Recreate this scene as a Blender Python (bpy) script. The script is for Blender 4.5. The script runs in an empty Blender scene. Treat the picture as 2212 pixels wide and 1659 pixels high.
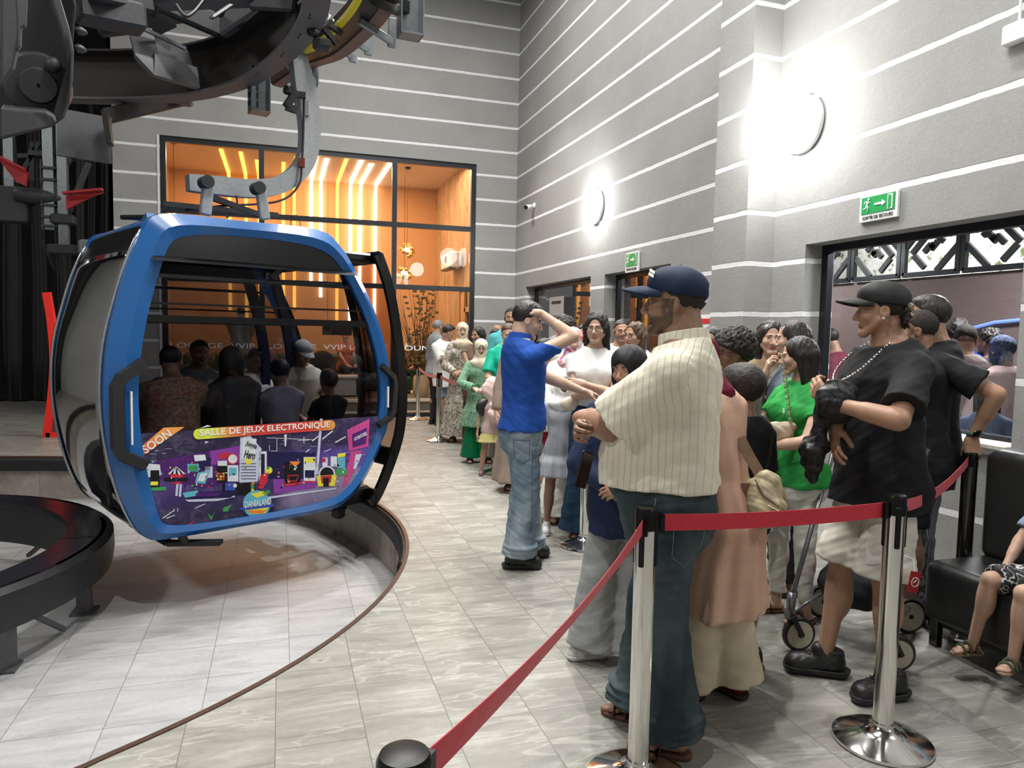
import bpy, math, random
import numpy as np
from mathutils import Vector, Matrix

# ---------------------------------------------------------------- camera, world, exposure
scene = bpy.context.scene
COL = scene.collection
W_PX, H_PX = 2212, 1659
F_PX = 1556.0
YAW, PITCH, ROLL = math.radians(17.82), math.radians(4.05), math.radians(1.13)
EYE = np.array([0.0, 0.0, 1.55])
_cy, _sy, _cp, _sp = math.cos(YAW), math.sin(YAW), math.cos(PITCH), math.sin(PITCH)
FW = np.array([_sy*_cp, _cy*_cp, -_sp])
_r0 = np.array([_cy, -_sy, 0.0]); _u0 = np.cross(_r0, FW)
RT = math.cos(ROLL)*_r0 + math.sin(ROLL)*_u0
UP = -math.sin(ROLL)*_r0 + math.cos(ROLL)*_u0

cam = bpy.data.cameras.new('camera')
cam.sensor_fit = 'HORIZONTAL'; cam.sensor_width = 36.0; cam.lens = 36.0*F_PX/W_PX
cam.clip_start = 0.05; cam.clip_end = 200
camo = bpy.data.objects.new('camera', cam); COL.objects.link(camo)
camo.matrix_world = Matrix(((RT[0], UP[0], -FW[0], EYE[0]), (RT[1], UP[1], -FW[1], EYE[1]),
                            (RT[2], UP[2], -FW[2], EYE[2]), (0, 0, 0, 1)))
scene.camera = camo

world = bpy.data.worlds.new('world'); scene.world = world; world.use_nodes = True
world.node_tree.nodes['Background'].inputs[0].default_value = (0.62, 0.62, 0.62, 1)
world.node_tree.nodes['Background'].inputs[1].default_value = 0.10

scene.view_settings.view_transform = 'Standard'
scene.view_settings.look = 'None'
scene.view_settings.exposure = 0.22
scene.view_settings.gamma = 1.0
scene.view_settings.use_curve_mapping = False

def lamp(name, kind, loc, energy, color=(1, 1, 1), target=None, size=0.3, spot=70, blend=0.4):
    l = bpy.data.lights.new(name, kind); l.energy = energy; l.color = color
    if kind == 'AREA': l.shape = 'DISK'; l.size = size
    else: l.shadow_soft_size = size
    if kind == 'SPOT': l.spot_size = math.radians(spot); l.spot_blend = blend
    o = bpy.data.objects.new(name, l); COL.objects.link(o); o.location = loc
    if target is not None:
        o.rotation_euler = (Vector(target)-Vector(loc)).to_track_quat('-Z', 'Y').to_euler()
    return o

COOL = (1.0, 0.985, 0.945)
# ceiling spotlights high over the hall (their housings are built with the ceiling)
CEIL = 7.6
SPOTS = [((0.2, 6.4, CEIL-.25), (-0.8, 5.2, -.5), 620, 78),
         ((3.5, 8.6, CEIL-.25), (-0.3, 5.2, -.5), 760, 50),
         ((1.6, 10.6, CEIL-.25), (2.6, 10.2, 0), 700, 80),
         ((2.6, 4.4, CEIL-.25), (2.3, 3.8, 0), 560, 80),
         ((-0.6, 1.6, CEIL-.25), (1.0, 2.6, 0), 520, 90)]
for i, (p, t, e, s) in enumerate(SPOTS):
    lamp('ceiling_spot', 'SPOT', p, e, COOL, t, 0.07, s, 0.5)
# added broad fill lights, out of view under the ceiling
FILL_PANELS = [((1.6, 9.3, CEIL-.06), 210), ((0.6, 3.4, CEIL-.06), 260), ((2.8, 6.0, CEIL-.06), 200), ((-6.2, 1.5, CEIL-.06), 260), ((-5.6, 10.6, CEIL-.06), 60)]
for p, e in FILL_PANELS:
    lamp('fill_panel_light', 'AREA', p, e, COOL, (p[0], p[1], 0), 1.5)

# ---------------------------------------------------------------- pixel -> place helpers
def ray(x, y): return FW + RT*((x-W_PX/2)/F_PX) - UP*((y-H_PX/2)/F_PX)
def onz(x, y, z=0.0):
    d = ray(x, y); return EYE + d*((z-EYE[2])/d[2])
def onx(x, y, X): d = ray(x, y); return EYE + d*(X/d[0])
def ony(x, y, Y): d = ray(x, y); return EYE + d*(Y/d[1])
def atd(x, y, D): return EYE + ray(x, y)*D

# ---------------------------------------------------------------- materials
MATS = {}
def rgb(h):
    if isinstance(h, str):
        h = h.lstrip('#'); c = [int(h[i:i+2], 16)/255 for i in (0, 2, 4)]
        return tuple((v/12.92 if v <= .04045 else ((v+.055)/1.055)**2.4) for v in c) + (1,)
    return tuple(h)[:3] + (1,)
class NT:
    def __init__(s, name):
        s.m = bpy.data.materials.new(name); s.m.use_nodes = True
        s.t = s.m.node_tree; s.b = s.t.nodes['Principled BSDF']; s.o = s.t.nodes['Material Output']
    def n(s, typ, **k):
        nd = s.t.nodes.new('ShaderNode'+typ)
        for a, v in k.items():
            if a.startswith('i_'):
                key = a[2:]; key = int(key) if key.isdigit() else key.replace('_', ' ')
                nd.inputs[key].default_value = v
            else: setattr(nd, a, v)
        return nd
    def l(s, a, b): s.t.links.new(a, b)
    def coord(s, scale=(1, 1, 1), rot=(0, 0, 0), kind='Object', loc=(0, 0, 0)):
        c = s.n('TexCoord'); mp = s.n('Mapping')
        mp.inputs['Scale'].default_value = scale; mp.inputs['Rotation'].default_value = rot
        mp.inputs['Location'].default_value = loc
        s.l(c.outputs[kind], mp.inputs[0]); return mp.outputs[0]
    def ramp(s, src, stops, interp='LINEAR'):
        r = s.n('ValToRGB'); cr = r.color_ramp; cr.interpolation = interp
        while len(cr.elements) < len(stops): cr.elements.new(0.5)
        for e, (p, c) in zip(cr.elements, stops): e.position = p; e.color = rgb(c)
        s.l(src, r.inputs[0]); return r.outputs[0]
    def math(s, op, a, b=None, c=None):
        m = s.n('Math', operation=op)
        for i, v in enumerate((a, b, c)):
            if v is None: continue
            if isinstance(v, (int, float)): m.inputs[i].default_value = v
            else: s.l(v, m.inputs[i])
        return m.outputs[0]
    def mix(s, fac, a, b, blend='MIX'):
        m = s.n('Mix', data_type='RGBA', blend_type=blend)
        if isinstance(fac, (int, float)): m.inputs[0].default_value = fac
        else: s.l(fac, m.inputs[0])
        for i, v in ((6, a), (7, b)):
            if isinstance(v, (str, tuple)): m.inputs[i].default_value = rgb(v)
            else: s.l(v, m.inputs[i])
        return m.outputs[2]
    def bump(s, src, strength=.3, dist=.01):
        b = s.n('Bump'); b.inputs['Strength'].default_value = strength; b.inputs['Distance'].default_value = dist
        s.l(src, b.inputs['Height']); s.l(b.outputs[0], s.b.inputs['Normal'])
    def set(s, **k):
        nm = dict(color='Base Color', rough='Roughness', metal='Metallic', spec='Specular IOR Level',
                  trans='Transmission Weight', ior='IOR', alpha='Alpha', emit='Emission Color',
                  estr='Emission Strength', coat='Coat Weight', sheen='Sheen Weight', sss='Subsurface Weight')
        for a, v in k.items():
            i = s.b.inputs[nm[a]]
            if a in ('color', 'emit') and isinstance(v, (str, tuple)): i.default_value = rgb(v)
            elif isinstance(v, (int, float)): i.default_value = v
            else: s.l(v, i)

def plain(name, color, rough=.6, metal=0.0, bump=0.0, scale=60, spec=.5, **k):
    """procedural material: colour with slight mottling and a fine surface grain"""
    if name in MATS: return MATS[name]
    t = NT(name); nz = t.n('TexNoise', i_Scale=scale, i_Detail=4.0)
    t.l(t.coord(), nz.inputs['Vector'])
    c = rgb(color); d = tuple(v*.88 for v in c[:3]); e = tuple(min(1, v*1.08) for v in c[:3])
    t.set(color=t.ramp(nz.outputs[0], [(.3, d), (.7, e)]), rough=rough, metal=metal, spec=spec, **k)
    if bump: t.bump(nz.outputs[0], bump, .004)
    MATS[name] = t.m; return t.m
def glow(name, color, strength):
    if name in MATS: return MATS[name]
    t = NT(name); t.set(color=color, emit=color, estr=strength); MATS[name] = t.m; return t.m

# ---------------------------------------------------------------- object helpers
def tag(o, label=None, cat=None, group=None, kind=None):
    if label: o['label'] = label
    if cat: o['category'] = cat
    if group: o['group'] = group
    if kind: o['kind'] = kind
    return o
def empty(name, loc=(0, 0, 0), rz=0.0, label=None, cat=None, group=None):
    o = bpy.data.objects.new(name, None); COL.objects.link(o); o.location = loc; o.rotation_euler = (0, 0, rz)
    o.empty_display_size = .1
    return tag(o, label, cat, group)
def mesh_obj(name, verts, faces, mat, parent=None, smooth=False, fmat=None, colors=None):
    me = bpy.data.meshes.new(name)
    if isinstance(verts, np.ndarray) and isinstance(faces, np.ndarray):
        nv, nf, k = len(verts), len(faces), faces.shape[1]
        me.vertices.add(nv); me.vertices.foreach_set('co', verts.astype(np.float32).ravel())
        me.loops.add(nf*k); me.loops.foreach_set('vertex_index', faces.astype(np.int32).ravel())
        me.polygons.add(nf); me.polygons.foreach_set('loop_start', np.arange(0, nf*k, k, dtype=np.int32))
        me.update(calc_edges=True)
    else: me.from_pydata([tuple(v) for v in verts], [], faces); me.update()
    for m in (mat if isinstance(mat, (list, tuple)) else [mat]): me.materials.append(m)
    if fmat is not None: me.polygons.foreach_set('material_index', np.array(fmat, dtype=np.int32))
    if smooth: me.polygons.foreach_set('use_smooth', np.ones(len(me.polygons), dtype=bool))
    if colors is not None:
        a = me.color_attributes.new('Col', 'FLOAT_COLOR', 'POINT'); a.data.foreach_set('color', colors.astype(np.float32).ravel())
    o = bpy.data.objects.new(name, me); COL.objects.link(o)
    if parent is not None: o.parent = parent
    return o
def copy_tree(o, parent=None):
    c = o.copy(); COL.objects.link(c)
    if parent is not None: c.parent = parent
    for ch in [x for x in bpy.data.objects if x.parent == o]: copy_tree(ch, c)
    return c

class MB:
    """collects simple solids into one mesh"""
    def __init__(s): s.v = []; s.f = []; s.fm = []
    def add(s, vs, fs, mi=0):
        b = len(s.v); s.v += [tuple(map(float, v)) for v in vs]; s.f += [tuple(i+b for i in f) for f in fs]; s.fm += [mi]*len(fs); return s
    def box(s, c, d, R=None, mi=0, bev=0.0):
        hx, hy, hz = d[0]/2, d[1]/2, d[2]/2
        if bev > 0:
            b = min(bev, hx*.9, hy*.9, hz*.9); vs = []; 
            prof = [(hx-b, hy), (hx, hy-b), (hx, -hy+b), (hx-b, -hy), (-hx+b, -hy), (-hx, -hy+b), (-hx, hy-b), (-hx+b, hy)]
            lay = [(-hz, b), (-hz+b, 0), (hz-b, 0), (hz, b)]
            for z, ins in lay:
                for x, y in prof:
                    vs.append((x-math.copysign(ins, x) if ins else x, y-math.copysign(ins, y) if ins else y, z))
            fs = [tuple(range(7, -1, -1)), tuple(range(24, 32))]
            for L in range(3):
                for i in range(8): j = (i+1) % 8; fs.append((L*8+j, L*8+i, L*8+8+i, L*8+8+j))
            fs = [tuple(reversed(f)) for f in fs]
        else:
            vs = [(x, y, z) for z in (-hz, hz) for y in (-hy, hy) for x in (-hx, hx)]
            fs = [(0, 2, 3, 1), (4, 5, 7, 6), (0, 1, 5, 4), (2, 6, 7, 3), (0, 4, 6, 2), (1, 3, 7, 5)]
        if R is not None: vs = [R @ Vector(v) for v in vs]
        return s.add([(v[0]+c[0], v[1]+c[1], v[2]+c[2]) for v in vs], fs, mi)
    def bar(s, a, b, w, h=None, up=(0, 0, 1), mi=0, bev=0.0):
        a, b = Vector(a), Vector(b); h = h or w; d = b-a; y = d.normalized(); u = Vector(up)
        if abs(y.dot(u)) > .98: u = Vector((1, 0, 0))
        x = y.cross(u).normalized(); z = x.cross(y)
        return s.box((a+b)/2, (w, d.length, h), Matrix((x, y, z)).transposed(), mi, bev)
    def tube(s, pts, r, n=10, cap=True, mi=0, closed=False):
        pts = [Vector(p) for p in pts]; rs = r if isinstance(r, (list, tuple)) else [r]*len(pts)
        vs = []; prev = None; m = len(pts)
        for i, p in enumerate(pts):
            if closed: t = (pts[(i+1) % m]-pts[i-1])
            else: t = (pts[min(i+1, m-1)]-pts[max(i-1, 0)])
            t.normalize()
            if prev is None: x = t.orthogonal().normalized()
            else: x = (prev-t*prev.dot(t)).normalized()
            prev = x; y = t.cross(x)
            for k in range(n):
                a = 2*math.pi*k/n; vs.append(p+(x*math.cos(a)+y*math.sin(a))*rs[i])
        fs = []
        for i in range(m if closed else m-1):
            for k in range(n):
                j = (k+1) % n; q = ((i+1) % m)*n; fs.append((i*n+k, i*n+j, q+j, q+k))
        if cap and not closed: fs += [tuple(range(n-1, -1, -1)), tuple(range((m-1)*n, m*n))]
        return s.add(vs, fs, mi)
    def lathe(s, prof, c=(0, 0, 0), n=32, axis=(0, 0, 1), mi=0):
        q = Vector((0, 0, 1)).rotation_difference(Vector(axis)); vs = []
        for r, z in prof:
            for k in range(n):
                a = 2*math.pi*k/n; v = q @ Vector((r*math.cos(a), r*math.sin(a), z)); vs.append(v+Vector(c))
        fs = []
        for i in range(len(prof)-1):
            for k in range(n): j = (k+1) % n; fs.append((i*n+k, i*n+j, (i+1)*n+j, (i+1)*n+k))
        fs += [tuple(range(n-1, -1, -1)), tuple(range((len(prof)-1)*n, len(prof)*n))]
        return s.add(vs, fs, mi)
    def prism(s, poly, origin, ux, uy, depth, mi=0):
        """polygon in the plane (ux, uy) at origin, extruded by depth along ux x uy"""
        o, ux, uy = Vector(origin), Vector(ux), Vector(uy); nz = ux.cross(uy).normalized()*depth
        a = [o+ux*x+uy*y for x, y in poly]; b = [p+nz for p in a]; n = len(poly)
        fs = [tuple(range(n-1, -1, -1)), tuple(range(n, 2*n))]+[(i, (i+1) % n, n+(i+1) % n, n+i) for i in range(n)]
        return s.add(a+b, fs, mi)
    def sweep(s, path, prof, up=(0, 0, 1), mi=0, closed=False):
        """sweep a closed 2D profile (sideways, up) along a path"""
        path = [Vector(p) for p in path]; m, n = len(path), len(prof); vs = []; up = Vector(up)
        for i, p in enumerate(path):
            t = (path[(i+1) % m]-path[i-1]) if closed else (path[min(i+1, m-1)]-path[max(i-1, 0)])
            t.normalize(); x = t.cross(up).normalized(); z = x.cross(t)
            vs += [p+x*a+z*b for a, b in prof]
        fs = []
        for i in range(m if closed else m-1):
            for k in range(n): j = (k+1) % n; q = ((i+1) % m)*n; fs.append((i*n+k, q+k, q+j, i*n+j))
        if not closed: fs += [tuple(range(n)), tuple(range(m*n-1, (m-1)*n-1, -1))]
        return s.add(vs, fs, mi)
    def ball(s, c, r, n=16, mi=0, R=None):
        r = (r, r, r) if isinstance(r, (int, float)) else r; vs = []; m = n//2
        for i in range(m+1):
            t = math.pi*(i+.0001 if i == 0 else i-.0001 if i == m else i)/m
            for k in range(n):
                a = 2*math.pi*k/n; v = Vector((r[0]*math.sin(t)*math.cos(a), r[1]*math.sin(t)*math.sin(a), r[2]*math.cos(t)))
                if R is not None: v = R @ v
                vs.append(v+Vector(c))
        fs = [((i*n+k), ((i+1)*n+k), ((i+1)*n+(k+1) % n), (i*n+(k+1) % n)) for i in range(m) for k in range(n)]
        return s.add(vs, fs, mi)
    def build(s, name, mat, parent=None, smooth=False, auto=None):
        o = mesh_obj(name, s.v, s.f, mat, parent, smooth or bool(auto), s.fm if any(s.fm) else None)
        if auto:
            try: o.data.set_sharp_from_angle(angle=math.radians(auto))
            except Exception: pass
        return o
def spline(pts, n=8, closed=False):
    P = [Vector(p) for p in pts]; out = []; m = len(P)
    for i in range(m if closed else m-1):
        if closed: a, b, c, d = P[i-1], P[i], P[(i+1) % m], P[(i+2) % m]
        else: a, b, c, d = P[max(i-1, 0)], P[i], P[i+1], P[min(i+2, m-1)]
        for k in range(n):
            t = k/n; out.append(.5*((2*b)+(c-a)*t+(2*a-5*b+4*c-d)*t*t+(3*b-a-3*c+d)*t**3))
    if not closed: out.append(P[-1])
    return out
def text(name, body, mat, origin, ux, uy, height, parent=None, depth=.003, width=None, spacing=1.0, align='CENTER', bold=0.0):
    """lettering as real geometry lying in the plane (ux, uy)"""
    cu = bpy.data.curves.new(name, 'FONT'); cu.body = body; cu.size = 1.0; cu.extrude = .5; cu.offset = bold
    cu.space_character = spacing; cu.resolution_u = 3
    tmp = bpy.data.objects.new(name, cu); COL.objects.link(tmp)
    dg = bpy.context.evaluated_depsgraph_get(); me = bpy.data.meshes.new_from_object(tmp.evaluated_get(dg))
    co = np.array([v.co[:] for v in me.vertices]); bpy.data.objects.remove(tmp)
    x0, x1, y0, y1 = co[:, 0].min(), co[:, 0].max(), co[:, 1].min(), co[:, 1].max()
    sy = height/(y1-y0) if height else width/(x1-x0); sx = (width/(x1-x0)) if width else sy
    ox = {'CENTER': (x0+x1)/2, 'LEFT': x0}[align]
    ux, uy = np.array(ux, float), np.array(uy, float); nz = np.cross(ux, uy)
    P = np.array(origin)+np.outer((co[:, 0]-ox)*sx, ux)+np.outer((co[:, 1]-(y0+y1)/2)*sy, uy)+np.outer((co[:, 2]+.5)*depth, nz)
    me.vertices.foreach_set('co', P.astype(np.float32).ravel()); me.materials.clear(); me.materials.append(mat); me.update()
    o = bpy.data.objects.new(name, me); COL.objects.link(o)
    if parent is not None: o.parent = parent
    return o
def structure(name, mb, mat, smooth=False):
    o = mb.build(name, mat, None, smooth); o['kind'] = 'structure'; return o
# ---------------------------------------------------------------- the hall
YB = 12.85      # back wall plane
XR = 4.15       # right wall plane
XP, YP0, YP1 = 3.86, 5.43, 5.94   # pilaster
XL, YF = -2.55, -4.0

def stripe_wall():
    t = NT('striped_render'); c = t.n('TexCoord'); sp = t.n('SeparateXYZ'); t.l(c.outputs['Object'], sp.inputs[0])
    rough = t.n('TexNoise', i_Scale=9.0, i_Detail=5.0); t.l(c.outputs['Object'], rough.inputs['Vector'])
    fine = t.n('TexNoise', i_Scale=70.0, i_Detail=6.0, i_Roughness=.7); t.l(c.outputs['Object'], fine.inputs['Vector'])
    big = t.n('TexNoise', i_Scale=.9, i_Detail=6.0, i_Roughness=.62); t.l(c.outputs['Object'], big.inputs['Vector'])
    wob = t.math('MULTIPLY', t.math('SUBTRACT', rough.outputs[0], .5), .014)
    z = t.math('ADD', sp.outputs[2], wob)
    f = t.math('FRACT', t.math('DIVIDE', t.math('ADD', z, .0), .44))
    d = t.math('ABSOLUTE', t.math('SUBTRACT', f, .5))       # stripe centred on f = 0  -> d near .5
    m = t.n('MapRange'); m.inputs[1].default_value = .448; m.inputs[2].default_value = .458; t.l(d, m.inputs[0])
    grey = t.ramp(big.outputs[0], [(.3, (.25, .25, .244)), (.5, (.295, .295, .288)), (.7, (.335, .335, .328))])
    grey = t.mix(.35, grey, t.ramp(fine.outputs[0], [(.3, (.2, .2, .19)), (.7, (.32, .32, .31))]))
    white = t.ramp(fine.outputs[0], [(.25, (.62, .62, .64)), (.7, (.78, .78, .8))])
    t.set(color=t.mix(m.outputs[0], grey, white), rough=.92, spec=.2)
    h = t.math('ADD', t.math('MULTIPLY', fine.outputs[0], .5), t.math('ADD', t.math('MULTIPLY', rough.outputs[0], .5), t.math('MULTIPLY', m.outputs[0], -.55)))
    t.bump(h, .55, .012); return t.m
M_WALL = stripe_wall()

def stone_tiles(name, sx, sy, off, c1, c2, c3, grout, rough=.32, vein=1.0):
    t = NT(name); c = t.n('TexCoord'); mp = t.n('Mapping'); t.l(c.outputs['Object'], mp.inputs[0])
    mp.inputs['Rotation'].default_value = (0, 0, math.pi/2)
    br = t.n('TexBrick', offset=off[2], offset_frequency=2, squash=1.0)
    br.inputs['Scale'].default_value = 1.0; br.inputs['Brick Width'].default_value = sy; br.inputs['Row Height'].default_value = sx
    br.inputs['Mortar Size'].default_value = .0022; br.inputs['Mortar Smooth'].default_value = .3
    br.inputs['Color1'].default_value = (0, 0, 0, 1); br.inputs['Color2'].default_value = (1, 1, 1, 1); br.inputs['Mortar'].default_value = (.5, .5, .5, 1)
    mp.inputs['Location'].default_value = (off[0], off[1], 0); t.l(mp.outputs[0], br.inputs['Vector'])
    # each tile gets its own shift of the veining
    sh = t.n('VectorMath', operation='MULTIPLY_ADD'); t.l(br.outputs['Color'], sh.inputs[0]); sh.inputs[1].default_value = (7, 13, 5)
    t.l(c.outputs['Object'], sh.inputs[2])
    m2 = t.n('Mapping'); m2.inputs['Scale'].default_value = (.8, 3.2, 1); m2.inputs['Rotation'].default_value = (0, 0, .25); t.l(sh.outputs[0], m2.inputs[0])
    n1 = t.n('TexNoise', i_Scale=2.4, i_Detail=9.0, i_Roughness=.62, i_Distortion=1.1); t.l(m2.outputs[0], n1.inputs['Vector'])
    n2 = t.n('TexNoise', i_Scale=1.5, i_Detail=8.0, i_Distortion=1.3); t.l(m2.outputs[0], n2.inputs['Vector'])
    n3 = t.n('TexNoise', i_Scale=34.0, i_Detail=5.0); t.l(c.outputs['Object'], n3.inputs['Vector'])
    base = t.ramp(n1.outputs[0], [(.28, c1), (.5, c2), (.72, c3)])
    v = t.math('ABSOLUTE', t.math('SUBTRACT', n2.outputs[0], .5)); vr = t.n('MapRange'); t.l(v, vr.inputs[0])
    vr.inputs[1].default_value = 0; vr.inputs[2].default_value = .022; vr.inputs[3].default_value = .30*vein; vr.inputs[4].default_value = 0
    base = t.mix(vr.outputs[0], base, (.56, .55, .51)); base = t.mix(.12, base, n3.outputs[0], 'OVERLAY')
    base = t.mix(t.math('MULTIPLY', br.outputs['Fac'], .75), base, grout)
    rr = t.n('MapRange'); t.l(n1.outputs[0], rr.inputs[0]); rr.inputs[3].default_value = rough-.08; rr.inputs[4].default_value = rough+.14
    t.set(color=base, rough=rr.outputs[0], spec=.45)
    t.bump(t.math('ADD', t.math('MULTIPLY', br.outputs['Fac'], -1.0), t.math('MULTIPLY', n1.outputs[0], .35)), .35, .003); return t.m
M_FLOOR = stone_tiles('slate_tile', .332, .62, (.0, .025, .33), (.175, .168, .148), (.245, .238, .213), (.34, .33, .30), (.09, .085, .075), .40)
M_PIT = stone_tiles('pale_tile', .456, .443, (.0, -.045, 0.0), (.31, .31, .315), (.40, .40, .405), (.48, .48, .485), (.10, .095, .09), .34, .35)
M_PITWALL = stone_tiles('pit_wall_tile', .9, .9, (0, 0, 0), (.22, .19, .16), (.32, .28, .24), (.4, .36, .31), (.12, .1, .09), .4, .5)

# the curved opening in the floor
ctr, R0 = (-2.49, 5.64), 3.40
rim = [(-9.0, 2.25), (-6.0, 2.2), (-3.6, 2.22), (-2.4, 2.27), (-1.5, 2.42)]
rim += [(ctr[0]+R0*math.cos(a), ctr[1]+R0*math.sin(a)) for a in [math.radians(d) for d in range(-60, 22, 4)]]
rim += [(.52, 7.35), (.1, 8.1), (-.55, 8.78), (-1.4, 9.25), (-2.42, 9.55), (-3.1, 9.7), (-4.4, 9.9), (-6.5, 10.0), (-9.0, 10.0)]
rim = [(p.x, p.y) for p in spline([(a, b, 0) for a, b in rim], 4)]
# floor slab around the opening: strips in y per rim segment to the slab border on the right
fl = MB()
def strip(poly, z=0.0, th=.12):
    n = len(poly); fl.add([(x, y, z) for x, y in poly]+[(x, y, z-th) for x, y in poly],
        [tuple(range(n)), tuple(range(2*n-1, n-1, -1))]+[(i, n+i, n+(i+1) % n, (i+1) % n) for i in range(n)])
lowest = min(range(len(rim)), key=lambda i: rim[i][1]); XB = 8.0
for i in range(len(rim)-1):
    (x0, y0), (x1, y1) = rim[i], rim[i+1]
    if abs(y1-y0) < 1e-6: continue
    if x1 < -2.6 or x0 < -2.6: continue
    strip([(x0, y0), (XB, y0), (XB, y1), (x1, y1)] if y1 > y0 else [(x1, y1), (XB, y1), (XB, y0), (x0, y0)])
ys = [p for p in rim if p[0] > -2.6]; ya, yb = ys[0], ys[-1]
ia = rim.index(ya); ib = rim.index(yb)
strip([(-9, YF), (XB, YF), (XB, ya[1])]+rim[:ia+1][::-1])
strip([(XB, yb[1]), (XB, 22), (-9, 22)]+rim[ib:][::-1])
structure('floor', fl, M_FLOOR)
pf = MB(); pf.add([(-9, 1.6, -.5), (2.0, 1.6, -.5), (2.0, 10.6, -.5), (-9, 10.6, -.5)], [(0, 1, 2, 3)])
structure('floor', pf, M_PIT)
wl = MB(); n = len(rim)
wl.add([(x, y, -.04) for x, y in rim]+[(x, y, -.5) for x, y in rim], [(i, i+1, n+i+1, n+i) for i in range(n-1)])
structure('wall_pit', wl, M_PITWALL, True)
M_BLACKRUB = plain('black_rubber', '#141416', .45, bump=.1)
M_COPPER = plain('copper_trim', '#5c463b', .4, .5)
P3 = [(x, y, 0) for x, y in rim]
e = MB(); e.sweep(P3, [(-.012, -.03), (.014, -.03), (.014, .006), (-.012, .006)]); structure('trim_1', e, M_COPPER)
# black rubber band under the far and right part of the edge
far = [p for p in P3 if p[1] > 4.75]
e = MB(); e.sweep(far, [(-.055, -.16), (.0, -.16), (.0, -.012), (-.03, -.012), (-.055, -.04)]); structure('trim_2', e, M_BLACKRUB)

# ---- walls
def wall_panel(name, origin, ux, length, z0, z1, thick, holes, mat=M_WALL, out=1):
    """a wall in the plane (ux, z) with rectangular holes [(a0, a1, z0, z1)]; thickness goes along the normal"""
    mb = MB(); ux = Vector(ux); nrm = Vector((ux.y, -ux.x, 0))*thick*out; o = Vector(origin)
    xs = sorted({0, length} | {h[0] for h in holes} | {h[1] for h in holes}); zs = sorted({z0, z1} | {h[2] for h in holes} | {h[3] for h in holes})
    def solid(i, j):
        if i < 0 or j < 0 or i >= len(xs)-1 or j >= len(zs)-1: return False
        cx, cz = (xs[i]+xs[i+1])/2, (zs[j]+zs[j+1])/2
        return not any(h[0] < cx < h[1] and h[2] < cz < h[3] for h in holes)
    for i in range(len(xs)-1):
        for j in range(len(zs)-1):
            if not solid(i, j): continue
            p = [o+ux*xs[i]+Vector((0, 0, zs[j])), o+ux*xs[i+1]+Vector((0, 0, zs[j])), o+ux*xs[i+1]+Vector((0, 0, zs[j+1])), o+ux*xs[i]+Vector((0, 0, zs[j+1]))]
            q = [v+nrm for v in p]
            mb.add(p, [(0, 1, 2, 3)]); mb.add(q, [(3, 2, 1, 0)])
            if not solid(i, j-1): mb.add([p[0], p[1], q[1], q[0]], [(3, 2, 1, 0)])
            if not solid(i, j+1): mb.add([p[3], p[2], q[2], q[3]], [(0, 1, 2, 3)])
            if not solid(i-1, j): mb.add([p[0], p[3], q[3], q[0]], [(0, 1, 2, 3)])
            if not solid(i+1, j): mb.add([p[1], p[2], q[2], q[1]], [(3, 2, 1, 0)])
    return structure(name, mb, mat)
# back wall, with the tall lounge window
WX0, WX1, WZ1 = -1.83, 3.38, 4.58
wall_panel('wall_back', (XL, YB, 0), (1, 0, 0), XR+.5-XL, 0, CEIL, .28, [(WX0-XL, WX1-XL, -.01, WZ1)], out=-1)
# right wall: two window recesses far, a big one near (coordinates run along +y from YF)
RW = [(3.15, 5.02, .90, 2.34), (7.75, 8.93, .5, 2.37), (9.39, 12.22, .5, 2.38)]
RW = [(3.15, 5.02, .90, 2.33), (7.2, 8.93, .92, 2.36), (9.39, 12.22, .92, 2.37)]
wall_panel('wall_right', (XR, YF, 0), (0, 1, 0), YB-YF+.28, 0, CEIL, .30, [(a-YF, b-YF, c, d) for a, b, c, d in RW], out=1)
pm = MB(); pm.box(((XP+XR+.1)/2, (YP0+YP1)/2, CEIL/2), (XR+.1-XP, YP1-YP0, CEIL)); structure('wall_pilaster', pm, M_WALL)
# second pilaster nearer the camera edge (right border of the window)
# near and left limits of the hall (outside the picture)
M_DARKWALL = plain('dark_wall_paint', (.05, .05, .055), .8)
M_GREYWALL = plain('grey_wall_paint', (.46, .46, .45), .85, bump=.2)
wall_panel('wall_near', (-9, YF, 0), (1, 0, 0), XB+9, -.5, CEIL, .2, [], M_GREYWALL, out=1)
wall_panel('wall_left', (-9, YF, -.5), (0, 1, 0), 22-YF, 0, CEIL+.5, .2, [], M_GREYWALL, out=-1)
wall_panel('wall_far_left', (-9, 18.0, 0), (1, 0, 0), 9+XL, 0, CEIL, .2, [], M_DARKWALL, out=-1)
wall_panel('wall_side_passage', (XL, YB, 0), (0, 1, 0), 18-YB, 0, CEIL, .05, [], M_DARKWALL, out=1)
cl = MB(); cl.box((-.5, 9, CEIL+.1), (17.2, 26.4, .2)); structure('ceiling', cl, plain('dark_ceiling', (.10, .10, .105), .9))
# white skirting strip at the foot of the right wall
sk = MB(); sk.box((XR-.012, (YF+5.43)/2, .045), (.022, 5.43-YF, .09)); structure('baseboard_right', sk, plain('pale_skirting', (.55, .55, .53), .6))

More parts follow.
